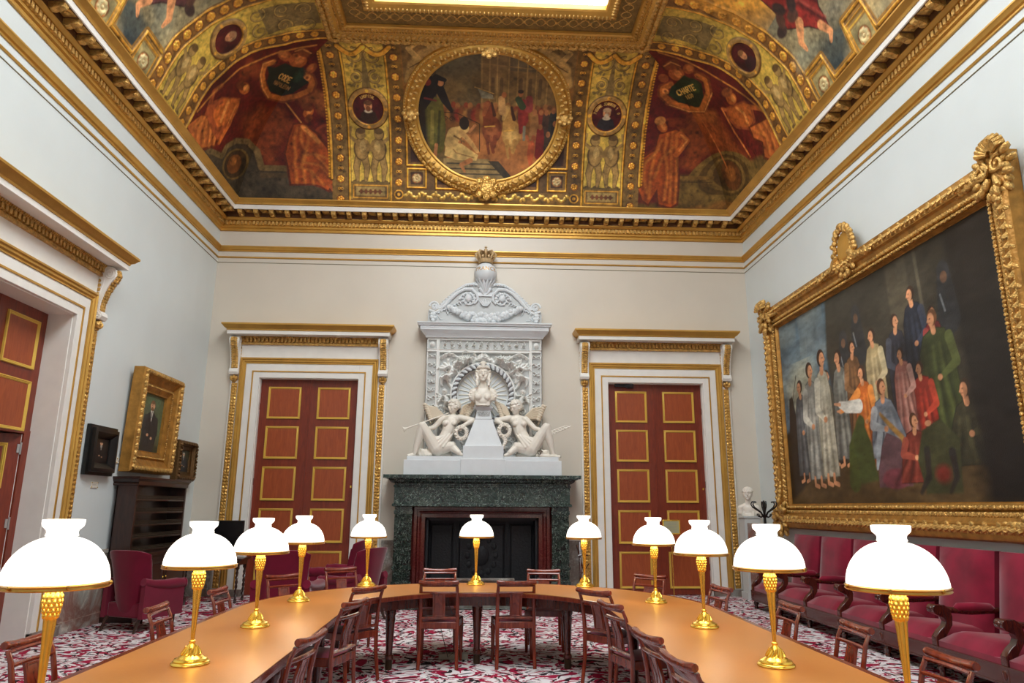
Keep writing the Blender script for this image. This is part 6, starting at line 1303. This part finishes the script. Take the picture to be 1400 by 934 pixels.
mb = MB(); shoe_strip(mb, .055, .0, TZ-.002, TZ+.002); mb2 = mb; mb.build('leather_inlay', TAN, t, world=True, smooth=False)
mb = MB()
for (io, ii) in ((.11, None), (None, .11)):
    for a in (0,):
        if ii is None: pts = horseshoe(io, 0)[:43]
        else: pts = horseshoe(0, ii)[43:]
        m_ = len(pts)
        off = .025
        nrm = []
        for j in range(m_):
            p, q = pts[max(0, j-1)], pts[min(m_-1, j+1)]; d = Vector((q[0]-p[0], q[1]-p[1])).normalized(); nrm.append(Vector((-d.y, d.x)))
        vs = []
        for (x, y), n_ in zip(pts, nrm): vs += [(x-n_.x*off/2, y-n_.y*off/2, TZ-.14), (x-n_.x*off/2, y-n_.y*off/2, TZ-.045), (x+n_.x*off/2, y+n_.y*off/2, TZ-.045), (x+n_.x*off/2, y+n_.y*off/2, TZ-.14)]
        mb.add(vs, [(j*4+q, (j+1)*4+q, (j+1)*4+(q+1) % 4, j*4+(q+1) % 4) for j in range(m_-1) for q in range(4)])
mb.build('apron', MAHOD, t, world=True)
def tleg(x, y):
    mb = MB(); mb.box(x-.055, x+.055, y-.055, y+.055, .56, TZ-.045)
    mb.lathe([(.05, .565), (.056, .55), (.056, .52), (.046, .50), (.050, .47), (.046, .44), (.030, .14), (.040, .13), (.042, .10), (.034, .09)], (x, y, 0), 14, flute=10, fd=.02); o = mb.build('leg', MAHOD, t, world=True)
    mb = MB(); mb.lathe([(.034, .0), (.036, .02), (.034, .09), (.040, .10), (.040, .112), (.03, .115)], (x, y, 0), 12); c = mb.build('brass_foot', mat('old_brass', (70, 56, 40), .4, .7) if 'old_brass' not in MATS else MATS['old_brass'], t, world=True); c.parent = o
lg = [(-.84, 7.62), (.03, 7.87), (.94, 7.62)]
for s_ in (-1, 1):
    for yy in (6.3, 4.9, 3.4, 1.8): lg += [(.03+s_*1.30, yy), (.03+s_*1.97, yy)]
    lg += [(.03+s_*1.45, 7.92)]
lg += [(.03, 8.50)]
for x, y in lg: tleg(x, y)
# ================================================================== LAMPS
def make_lamp(label):
    t = thing('table_lamp', label, 'lamp', (0, 0, TZ), 0, 'opal table lamps on the horseshoe table')
    mb = MB(); mb.lathe([(.0, 0), (.096, 0), (.099, .005), (.097, .012), (.090, .017), (.085, .018), (.087, .022), (.082, .030), (.066, .035), (.062, .040), (.056, .043), (.048, .050), (.043, .062), (.036, .078), (.028, .090), (.020, .098), (.015, .104), (.017, .109), (.017, .115), (.011, .121), (.0, .122)], n=40)
    mb.build('base', BRASS, t)
    mb = MB()
    for k in range(16): a = 2*PI*k/16; mb.tube([(.050*math.cos(a), .050*math.sin(a), .050), (.043*math.cos(a+.2), .043*math.sin(a+.2), .064), (.030*math.cos(a+.45), .030*math.sin(a+.45), .088)], [.005, .006, .0035], 5)
    mb.build('base_leaves', BRASS, t)
    mb = MB(); mb.lathe([(.009, .118), (.0105, .15), (.017, .30), (.021, .37), (.022, .385)], n=40, flute=10, fd=.09); mb.build('stem', BRASS, t)
    mb = MB(); mb.lathe([(.019, .370), (.025, .380), (.029, .41), (.033, .43), (.034, .455), (.028, .475), (.014, .486), (.010, .492), (.010, .505), (.0, .51)], n=24)
    for r_ in range(6):
        for k in range(11): a = 2*PI*(k+r_*.5)/11; z = .388+.016*r_; q = (.0245, .0275, .030, .0315, .030, .025)[r_]; mb.ell((q*math.cos(a), q*math.sin(a), z), (.0065, .0065, .012), 6, 4)
    mb.lathe([(.010, .494), (.03, .500), (.034, .503), (.01, .506)], n=20)
    mb.build('palm_capital', BRASS, t)
    R_ = .187
    mb = MB(); mb.lathe([(R_-.008, .490), (R_+.002, .486), (R_+.006, .490), (R_+.004, .497), (R_+.007, .503), (R_-.002, .508), (R_-.008, .506), (R_-.008, .490)], n=56, cap=False)
    for k in range(3): a = 2*PI*k/3+.4; mb.tube([(0, 0, .498), (R_*math.cos(a), R_*math.sin(a), .497)], .004, 5)
    for k in range(6): a = 2*PI*k/6+.2; mb.ell(((R_+.008)*math.cos(a), (R_+.008)*math.sin(a), .500), .008, 7, 5)
    mb.build('shade_ring', mat('bronze_ring', (196, 150, 70), .3, .85), t)
    mb = MB(); pr = []
    for i in range(13):
        a = PI/2*i/12*.86; pr.append((R_*math.cos(a)**.9, .500+.168*math.sin(a)/math.sin(PI/2*.86)))
    pr += [(.058, .672), (.054, .682), (.056, .692), (.064, .700), (.071, .706), (.074, .716), (.074, .730), (.069, .731), (.068, .716), (.06, .70)]
    mb.lathe(pr, n=48, cap=False); mb.build('lamp_shade', SHADE, t)
    l = bpy.data.lights.new('bulb', 'POINT'); l.energy = BULB_W; l.color = (1.0, .86, .62); l.shadow_soft_size = .035
    lo = bpy.data.objects.new('bulb', l); COL.objects.link(lo); lo.parent = t; lo.location = (.06, 0, .56)
    l = bpy.data.lights.new('bulb', 'POINT')
    return t
LP = [(-1.69, 3.10, 'nearest on the left arm, cut by the photo edge'), (-1.56, 4.30, 'on the left arm, second from the camera'), (-1.58, 5.55, 'on the left arm, third from the camera'), (-1.61, 6.97, 'on the left bend, in front of the left door'), (-1.19, 8.27, 'left of the fireplace, on the far curve'),
      (.01, 8.42, 'in front of the hearth'), (1.21, 8.20, 'right of the fireplace, on the far curve'), (1.67, 6.85, 'on the right bend, in front of the right door'), (1.69, 5.48, 'on the right arm, third from the camera'), (1.68, 4.18, 'on the right arm, second from the camera'), (1.76, 3.04, 'nearest on the right arm, before the sofa')]
lamp = None
for i, (x, y, l) in enumerate(LP):
    lab = 'brass lamp with white dome shade, '+l
    if lamp is None: lamp = make_lamp(lab); lamp.location = (x, y, TZ+.002); lamp.scale = (1.043, 1.043, 1.043)
    else: o = dup(lamp, (x, y, TZ+.002), .7*i, lab); o.scale = (1.043, 1.043, 1.043 if i != 10 else 1.075)
lamp.scale = (1.043, 1.043, 1.085)
# ================================================================== DINING CHAIRS
def make_chair():
    t = thing('dining_chair', 'chair', 'chair', (0, 0, 0), 0, 'mahogany chairs round the horseshoe table')
    # faces +y, origin under the middle of the seat
    W2 = .185
    for sx in (-1, 1):
        mb = MB(); x = sx*W2
        mb.tube([(x*1.03, -.235, 0), (x*1.0, -.20, .22), (x, -.19, .44), (x, -.205, .60), (x*.99, -.235, .74), (x*.98, -.262, .80)], [.019, .020, .022, .019, .017, .015], 8, flat=.8)
        mb.build('rear_leg', MAHO, t)
        mb = MB(); mb.box(sx*.205-.022, sx*.205+.022, .185, .229, .37, .44); mb.lathe([(.016, 0), (.014, .02), (.017, .03), (.024, .34), (.020, .35), (.026, .36), (.026, .372)], (sx*.205, .207, 0), 10); mb.build('front_leg', MAHO, t)
    mb = MB(); vs = []
    for z in (.375, .44): vs += [(-.185, -.205, z), (.185, -.205, z), (.225, .23, z), (-.225, .23, z)]
    mb.add(vs, [(0, 1, 2, 3), (7, 6, 5, 4), (0, 4, 5, 1), (1, 5, 6, 2), (2, 6, 7, 3), (3, 7, 4, 0)]); mb.build('seat_frame', MAHO, t, bevel=.006)
    mb = MB(); n = 8; vs = []
    for j in range(n+1):
        for i in range(n+1):
            u, v = i/n*2-1, j/n; w_ = .165+.035*v; vs.append((u*w_, -.175+.385*v, .440+.024*(1-abs(u)**3)*(1-abs(v*2-1)**3)))
    mb.add(vs, [(j*(n+1)+i, j*(n+1)+i+1, (j+1)*(n+1)+i+1, (j+1)*(n+1)+i) for j in range(n) for i in range(n)]); mb.build('seat_cushion', VELVETD, t)
    # crest rail rolled backwards, second rail, splat, lower rail
    mb = MB(); xs = [-.20, -.185, -.1, 0, .1, .185, .20]
    mb.tube([(x, -.275-.016*(1-(x/.2)**2), .815+.012*abs(x/.2)**2) for x in xs], [.020, .024, .022, .021, .022, .024, .020], 9); mb.tube([(x, -.252-.016*(1-(x/.2)**2), .792) for x in xs[1:-1]], .012, 6)
    mb.build('crest_rail', MAHO, t)
    mb = MB(); mb.tube([(x, -.230-.014*(1-(x/.18)**2), .722) for x in (-.18, -.1, 0, .1, .18)], .013, 7); mb.build('back_rail', MAHO, t)
    mb = MB(); mb.tube([(x, -.192, .475) for x in (-.18, 0, .18)], .016, 7); mb.build('back_rail', MAHO, t)
    mb = MB(); vs = []
    for z, y in ((.475, -.192), (.60, -.208), (.722, -.244)):
        for x in (-.062, .062): vs += [(x, y-.008, z), (x, y+.008, z)]
    fs = []
    for j in range(2): o = j*4; fs += [(o, o+2, o+6, o+4), (o+1, o+5, o+7, o+3), (o, o+4, o+5, o+1), (o+2, o+3, o+7, o+6)]
    mb.add(vs, fs); F = lambda u, v, h: (u, np.interp(v, [.475, .6, .722], [-.192, -.208, -.244])-.008-h, v)
    mb.ring(F, -.05, .05, .49, .71, [(0, 0), (.002, .005), (.008, .005), (.012, 0)]); F2 = lambda u, v, h: (u, np.interp(v, [.475, .6, .722], [-.192, -.208, -.244])+.008+h, v); mb.ring(F2, -.05, .05, .49, .71, [(0, 0), (.002, .005), (.008, .005), (.012, 0)])
    mb.build('splat', MAHO, t, ang=30)
    return t
CH = make_chair(); first = [True]
def chair(x, y, face, lab):
    # x, y of the crest rail; face = heading of the sitter, degrees from +y towards +x
    a = -math.radians(face); dx, dy = math.sin(math.radians(face))*.26, math.cos(math.radians(face))*.26
    lab = 'mahogany chair with crimson seat '+lab
    if first[0]: first[0] = False; CH.location = (x+dx, y+dy, 0); CH.rotation_euler = (0, 0, a); CH['label'] = lab
    else: dup(CH, (x+dx, y+dy, 0), a, lab)
chair(-.36, 7.56, 2, 'left of the centre pair inside the horseshoe')
chair(.42, 7.57, -2, 'right of the centre pair inside the horseshoe')
chair(-.99, 7.02, -50, 'inside the left bend of the horseshoe')
chair(-.96, 6.02, -72, 'inside the left arm, second from the bend')
chair(-.96, 4.48, -80, 'inside the left arm, nearest')
chair(1.09, 6.78, 50, 'inside the right bend of the horseshoe')
chair(1.08, 5.88, 74, 'inside the right arm, second from the bend')
chair(1.05, 4.50, 80, 'inside the right arm, third from the bend')
chair(1.04, 3.80, 82, 'inside the right arm, only its crest tip showing')
chair(-.42, 9.0, 180, 'behind the far curve, left of the hearth lamp')
chair(.82, 8.9, 184, 'behind the far curve, right of the hearth lamp')
chair(1.95, 8.25, 222, 'behind the right bend, before the right door')
chair(2.34, 7.05, 262, 'outside the right arm, farthest')
chair(2.46, 5.78, 270, 'outside the right arm, third nearest')
chair(2.46, 4.80, 272, 'outside the right arm, second nearest')
chair(2.42, 3.80, 270, 'outside the right arm, nearest')
chair(-2.50, 4.42, 92, 'outside the left arm, nearest, cut by the photo edge')
chair(-2.36, 5.76, 88, 'outside the left arm, second nearest')
chair(-2.30, 6.88, 92, 'outside the left arm, third nearest')
chair(-2.08, 8.22, 138, 'behind the left bend')
chair(-1.62, 9.10, 150, 'behind the far curve, before the fireside armchair')
# ================================================================== ARMCHAIRS
def armchair(name, label, x, y, face, s=1., wing=True):
    t = thing(name, label, 'armchair', (x, y, 0), -math.radians(face))
    # faces +y
    def shell(pts_fn, th, nu, nv):
        mb = MB(); vs = []
        for side in (0, 1):
            for j in range(nv+1):
                for i in range(nu+1): vs.append(pts_fn(i/nu*2-1, j/nv, side))
        n = (nu+1)*(nv+1); f = []
        for j in range(nv):
            for i in range(nu):
                a = j*(nu+1)+i; f += [(a, a+1, a+nu+2, a+nu+1), (n+a+nu+1, n+a+nu+2, n+a+1, n+a)]
        for i in range(nu): f += [(i, n+i, n+i+1, i+1), (nv*(nu+1)+i+1, n+nv*(nu+1)+i+1, n+nv*(nu+1)+i, nv*(nu+1)+i)]
        for j in range(nv): a = j*(nu+1); b = a+nu; f += [(a+nu+1, n+a+nu+1, n+a, a), (b, n+b, n+b+nu+1, b+nu+1)]
        mb.add(vs, f); return mb
    def bk(u, v, side):
        z = .22+.76*v; w_ = .27+.07*v**1.5; lean = -.30-.14*v; wrap = (.16 if wing else .07)*abs(u)**3*(1-.2*v); th = .12*(1-.35*v)*(1-abs(u)**6*.7)*(1-max(0, v-.85)*3)
        zz = z-(.05*abs(u)**4 if v > .9 else 0)
        return (u*w_, lean+wrap+(th if side == 0 else 0), zz)
    o = shell(bk, .1, 14, 12).build('backrest', VELVETD, t, bevel=.012, ang=70)
    for sx in (-1, 1):
        mb = MB()
        ys = [-.34, -.2, 0, .2, .30]; 
        mb.tube([(sx*(.30+.02*i/4), yy, z_) for i, (yy, z_) in enumerate(zip(ys, (.60, .565, .545, .545, .54)))], [.05, .055, .06, .068, .06], 10)
        mb.ell((sx*.32, .31, .54), (.068, .03, .068), 10, 6)
        vs = [(sx*.34, -.34, .16), (sx*.27, -.34, .16), (sx*.27, -.34, .6), (sx*.34, -.34, .6), (sx*.35, .30, .16), (sx*.28, .30, .16), (sx*.29, .30, .54), (sx*.355, .30, .54)]
        mb.add(vs, [(0, 1, 2, 3), (7, 6, 5, 4), (0, 4, 5, 1), (1, 5, 6, 2), (2, 6, 7, 3), (3, 7, 4, 0)]); mb.build('armrest', VELVETD, t, ang=60)
    mb = MB(); mb.box(-.28, .28, -.30, .30, .16, .34); mb.build('seat_base', VELVETD, t, bevel=.02)
    mb = MB(); mb.box(-.27, .27, -.24, .33, .34, .44); mb.build('seat_cushion', VELVETD, t, bevel=.04)
    for sx in (-1, 1):
        mb = MB(); mb.lathe([(.014, 0), (.016, .03), (.022, .16), (.028, .17)], (sx*.26, .25, 0), 10); mb.build('leg', DARKW, t)
        mb = MB(); mb.tube([(sx*.27, -.38, 0), (sx*.26, -.30, .17)], [.016, .026], 8); mb.build('leg', DARKW, t)
    for ch in t.children: ch.scale = (s, s, s)
    return t
armchair('wing_armchair', 'plum velvet wing armchair in front of the bookcase, seen from behind', -4.36, 10.15, 22, 1.02)
armchair('club_armchair', 'plum velvet armchair behind the left bend of the table, back to the camera', -2.36, 9.62, 2, 1.06, False)
armchair('wing_armchair', 'crimson velvet wing armchair left of the fireplace, turned to the left', -1.74, 10.75, -62, 1.02)
armchair('wing_armchair', 'plum armchair half hidden behind the one left of the fireplace', -2.12, 11.8, -80, 1.08)
# ================================================================== LONG SOFA
SX = XR-.06
P0, PITCH_ = 11.90, .94; NS = 8
t = thing('long_sofa', 'long row of joined crimson velvet seats with carved wooden arms, right wall', 'sofa', (SX-.45, P0-NS*PITCH_/2, 0))
def sofa_seat(y1, y0):
    n = 8; vs = []
    mb = MB()
    for j in range(n+1):
        for i in range(n+1):
            u, v = i/n, j/n; vs.append((SX-.82+.70*u, y1+(y0-y1)*v, .33+.13*min(1, 5*u)**.5*min(1, 6*v)**.5*min(1, 6*(1-v))**.5-.05*u))
    mb.add(vs, [(j*(n+1)+i, j*(n+1)+i+1, (j+1)*(n+1)+i+1, (j+1)*(n+1)+i) for j in range(n) for i in range(n)])
    mb.box(SX-.82, SX-.12, y0, y1, .27, .33); mb.build('seat_cushion', VELVET, t, world=True, ang=70)
    mb = MB(); vs = []; n = 8
    for j in range(n+1):
        for i in range(n+1):
            u, v = i/n, j/n; bul = .07*(min(1, 5*v)*min(1, 5*(1-v)))**.6*min(1, 6*(1-u))**.5
            vs.append((SX-.20+.12*u-bul, y1+(y0-y1)*v, .36+.80*u))
    mb.add(vs, [(j*(n+1)+i, j*(n+1)+i+1, (j+1)*(n+1)+i+1, (j+1)*(n+1)+i) for j in range(n) for i in range(n)])
    o = len(mb.v); mb.add([(SX-.20, y1, .36), (SX-.08, y1, 1.16), (SX-.01, y1, 1.16), (SX-.02, y1, .30), (SX-.20, y0, .36), (SX-.08, y0, 1.16), (SX-.01, y0, 1.16), (SX-.02, y0, .30)], [(0, 1, 2, 3), (7, 6, 5, 4), (1, 5, 6, 2), (2, 6, 7, 3)]); mb.build('backrest', VELVET, t, world=True, ang=70)
def sofa_arm(y):
    mb = MB(); x0 = SX-.84
    pr = [(x0+.02, .12), (x0+.0, .28), (x0+.0, .36), (x0+.05, .42), (x0+.10, .46), (x0+.12, .50), (x0+.10, .54), (x0+.02, .57), (x0+.0, .62), (x0+.04, .655), (x0+.12, .655), (x0+.17, .62), (x0+.19, .55), (x0+.18, .47), (x0+.13, .40), (x0+.09, .34), (x0+.09, .12)]
    k = len(pr); w2 = .038; vs = [(x, y-w2, z) for x, z in pr]+[(x, y+w2, z) for x, z in pr]
    mb.add(vs, [tuple(range(k)), tuple(reversed(range(k, 2*k)))]+[(i, (i+1) % k, (i+1) % k+k, i+k) for i in range(k)])
    mb.tube([(x0+.035, y-.055, .615), (x0+.035, y+.055, .615)], .045, 12); mb.ell((x0+.0, y, .615), (.02, .03, .03), 8, 6)
    mb.tube([(x0+.14, y, .61), (x0+.4, y, .585), (SX-.14, y, .60)], [.032, .028, .03], 8); mb.box(x0-.008, x0+.02, y-.05, y+.05, .15, .27); mb.ell((x0-.008, y, .21), (.012, .035, .045), 8, 6)
    o = mb.build('armrest', MAHOD, t, world=True, bevel=.006, ang=40)
    mb = MB(); mb.tube([(x0+.24, y, .615), (x0+.28, y, .63), (x0+.45, y, .632), (x0+.60, y, .625), (x0+.64, y, .61)], [.02, .042, .044, .042, .02], 10); p = mb.build('arm_pad', VELVET, t, world=True); p.parent = o
for k in range(NS+1): sofa_arm(P0-k*PITCH_)
for k in range(NS): sofa_seat(P0-k*PITCH_-.035, P0-(k+1)*PITCH_+.035)
mb = MB(); mb.box(SX-.845, SX-.80, P0-NS*PITCH_, P0+.04, .13, .28); mb.box(SX-.852, SX-.8, P0-NS*PITCH_, P0+.04, .125, .145); mb.box(SX-.852, SX-.8, P0-NS*PITCH_, P0+.04, .262, .282); mb.box(SX-.8, SX-.02, P0, P0+.04, .13, .36); mb.box(SX-.06, SX-.02, P0-NS*PITCH_, P0, .1, .4)
mb.build('seat_rail', MAHOD, t, world=True, bevel=.004, smooth=False)
for k in range(0, NS+1):
    for dx in (-.79, -.08):
        mb = MB(); mb.lathe([(.03, 0), (.034, .02), (.026, .04), (.042, .08), (.030, .11), (.036, .13)], (SX+dx, P0-k*PITCH_, 0), 12); mb.build('foot', MAHOD, t, world=True)
# ================================================================== BOOKCASE, SCREEN, BUST, COAT STAND AND SMALL THINGS
t = thing('bookcase', 'tall dark walnut bookcase with wire-fronted shelves, under the gilt portrait', 'bookcase', (XL+.2, 11.47, 0))
y0, y1, x0, x1 = 10.58, 12.36, XL+.055, XL+.335
mb = MB(); mb.box(x0, x1, y0, y0+.05, .86, 1.9); mb.box(x0, x1, y1-.05, y1, .86, 1.9); mb.box(x0, x0+.02, y0, y1, .86, 1.9); mb.box(x0, x1+.12, y0-.01, y1+.01, .1, .86); mb.build('carcass', DARKW, t, world=True, bevel=.004, smooth=False)
mb = MB(); mb.ring(ZP, x0-.3, x1, y0, y1, [(.0, 1.84), (-.012, 1.85), (-.012, 1.87), (0, 1.88), (-.02, 1.90), (-.035, 1.93), (-.045, 1.935), (-.045, 1.965), (.1, 1.97)], sides=(0, 1, 2)); mb.box(x0, x1+.02, y0, y1, 1.86, 1.968); mb.build('cornice', DARKW, t, world=True, ang=30)
mb = MB(); mb.box(x0, x1+.16, y0-.03, y1+.03, 0, .12); mb.box(x0, x1+.15, y0-.025, y1+.025, .86, .90); mb.build('plinth', DARKW, t, world=True, bevel=.006, smooth=False)
for z in (.93, 1.11, 1.29, 1.47, 1.65):
    mb = MB(); mb.box(x0+.02, x1-.01, y0+.05, y1-.05, z-.02, z); o = mb.build('shelf', DARKW, t, world=True, smooth=False)
    mb = MB()
    for k in range(60): y = y0+.06+(y1-y0-.12)*k/59; mb.box(x1-.014, x1-.010, y-.002, y+.002, z, z+.055)
    for q in (.0, .027, .054): mb.box(x1-.014, x1-.009, y0+.05, y1-.05, z+q, z+q+.004)
    m_ = mb.build('wire_front', WIRE, t, world=True, smooth=False)
    m_.parent = o
for k in range(2):
    a = y0+.06+k*(y1-y0-.1)/2; b = a+(y1-y0-.14)/2; mb = MB(); mb.box(x1+.12, x1+.135, a, b, .17, .82); frame_panel(mb, lambda u, v, h: (x1+.135+h, u, v), a+.06, b-.06, .24, .76, .03, .012); o = mb.build('cupboard_door', DARKW, t, world=True, ang=30)
    mb = MB(); mb.ell((x1+.15, (b-.04 if k == 0 else a+.04), .52), .012, 8, 6); q = mb.build('knob', BRASS, t, world=True); q.parent = o
# low table with twisted legs and the black screen on it
t = thing('side_table', 'narrow dark table with twisted legs in the left far corner', 'table', (-4.4, 12.75, 0))
mb = MB(); mb.box(-4.98, -3.87, 12.5, 13.0, .675, .71); mb.build('tabletop', DARKW, t, world=True, bevel=.006, smooth=False)
mb = MB(); mb.box(-4.94, -3.91, 12.53, 12.97, .60, .675); mb.build('apron', DARKW, t, world=True, smooth=False)
for (x, y) in ((-4.92, 12.56), (-3.94, 12.56), (-4.92, 12.94), (-3.94, 12.94)):
    mb = MB(); mb.box(x-.025, x+.025, y-.025, y+.025, .54, .60); mb.ell((x, y, .02), (.026, .026, .024), 8, 6)
    n = 40
    for ph in (0, PI): mb.tube([(x+.011*math.cos(ph+i*.55), y+.011*math.sin(ph+i*.55), .04+.5*i/n) for i in range(n+1)], .013, 6)
    mb.build('leg', DARKW, t, world=True)
t = thing('flat_screen', 'black flat screen standing on the small table left of the left door', 'screen', (-4.2, 12.72, .71))
mb = MB(); mb.box(-4.52, -3.94, 12.70, 12.74, .80, 1.32); mb.build('panel', BLACK, t, world=True, bevel=.006, smooth=False)
mb = MB(); mb.box(-4.50, -3.96, 12.697, 12.70, .82, 1.30); mb.build('display', SCREEN, t, world=True, smooth=False)
mb = MB(); mb.box(-4.28, -4.18, 12.71, 12.75, .72, .82); mb.box(-4.38, -4.08, 12.62, 12.84, .71, .722); mb.build('stand', BLACK, t, world=True, bevel=.003, smooth=False)
bu = bust('marble_bust', 'small white marble bust of a man on a pedestal in the right far corner', (4.97, D-.42, 1.43), -.45, .235, 'short')
t = thing('bust_pedestal', 'white painted square pedestal under the small bust in the right corner', 'pedestal', (4.97, D-.42, 0))
mb = MB(); mb.box(-.16, .16, -.16, .16, 1.395, 1.43); mb.box(-.145, .145, -.145, .145, .12, 1.395); mb.box(-.17, .17, -.17, .17, 0, .12); mb.build('shaft', mat('grey_paint', (196, 200, 198), .5), t, bevel=.005, smooth=False)
mb = MB(); mb.box(-.10, .10, -.149, -.14, .25, 1.31); mb.build('inset_panel', STONEL, t, smooth=False)
t = thing('coat_stand', 'black bentwood coat stand in front of the small bust', 'coat stand', (4.90, 12.22, 0))
mb = MB(); mb.lathe([(.022, .1), (.024, 1.2), (.020, 1.60), (.024, 1.66), (.012, 1.70), (.0, 1.70)], n=12); mb.build('pole', BLACK, t)
for k in range(6):
    a = 2*PI*k/6+.3; ca, sa = math.cos(a), math.sin(a); mb = MB(); mb.tube([(ca*r_, sa*r_, z) for r_, z in ((.02, 1.42), (.06, 1.50), (.14, 1.55), (.20, 1.59), (.225, 1.64), (.20, 1.68), (.16, 1.67))], [.012]*5+[.013, .015], 7); mb.build('hook', BLACK, t)
for k in range(4):
    a = 2*PI*k/4+.3; ca, sa = math.cos(a), math.sin(a); mb = MB(); mb.tube([(ca*r_, sa*r_, z) for r_, z in ((.02, 1.46), (.08, 1.42), (.13, 1.44), (.15, 1.48))], .009, 6); mb.build('hook', BLACK, t)
    mb = MB(); mb.tube([(ca*r_, sa*r_, z) for r_, z in ((.02, .45), (.10, .30), (.20, .12), (.28, .015))], .014, 7); mb.build('leg', BLACK, t)
mb = MB(); mb.tube([(.17*math.cos(a), .17*math.sin(a), .32) for a in [2*PI*i/24 for i in range(25)]], .010, 6, caps=False); mb.build('umbrella_ring', BLACK, t)
# brass notice stand
t = thing('notice_stand', 'thin brass floor stand holding a small framed notice in front of the right door', 'sign', (3.52, 13.1, 0))
mb = MB(); mb.lathe([(.14, 0), (.14, .008), (.02, .02), (.008, .03), (.007, 1.12), (.0, 1.12)], n=20); mb.build('pole', BRASS, t)
mb = MB(); mb.ring(lambda u, v, h: (u, -.02-h, v), -.16, .16, 1.10, 1.36, [(0, -.02), (0, .01), (.012, .014), (.024, .006), (.025, 0)]); mb.box(-.16, .16, -.012, .004, 1.10, 1.36); mb.build('frame', BRASS, t, ang=30)
mb = MB(); mb.box(-.137, .137, -.026, -.02, 1.123, 1.337); mb.build('notice', mat('aged_card', (170, 168, 130), .6), t, smooth=False)
mb = MB(); [mb.box(-.10+.01*(i % 3), .10-.015*(i % 2), -.028, -.026, 1.30-.028*i, 1.306-.028*i) for i in range(6)]; mb.build('print', INK, t, smooth=False)
# wooden stand leaning by the fireplace
t = thing('folding_stand', 'slim dark wooden folding stand leaning between the fireplace and the right door', 'stand', (1.90, 13.2, 0))
mb = MB(); mb.tube([(-.06, -.10, 0), (-.02, .0, .45), (.0, .20, .95)], .017, 7); mb.tube([(.12, -.12, 0), (.04, .0, .45), (-.06, .2, .90)], .015, 7); mb.build('frame', MAHOD, t)
mb = MB(); mb.tube([(-.06, .05, .72), (.02, .04, .74), (.12, .05, .73)], .014, 7); mb.tube([(.0, .0, .42), (.08, -.02, .52), (.13, -.03, .60)], .008, 6); mb.build('crossbar', MAHOD, t)
# power block and its cable under the middle of the table
t = thing('power_strip', 'beige power outlet box on the carpet beside the middle table leg', 'power strip', (-.20, 8.10, 0))
mb = MB(); mb.box(-.17, .14, -.05, .05, .0, .06); mb.build('housing', GREYC, t, bevel=.008)
mb = MB(); [mb.lathe([(.018, .0), (.018, .003), (.012, .003), (.012, .001)], (-.12+.06*k, 0, .06), 12) for k in range(4)]; mb.build('socket', BLACK, t)
t = thing('cable', 'thin black cable drooping under the table near the middle leg', 'cable', (-.02, 8.05, 0))
mb = MB(); mb.tube([(-.2, .0, .07), (-.25, -.02, .03), (-.33, .0, .3), (-.30, .05, .66)], .004, 5); mb.tube([(-.30, .05, .66), (-.22, .03, .46), (-.08, .02, .42), (.02, .0, .48), (.06, .02, .66)], .004, 5); mb.build('lead', BLACK, t)
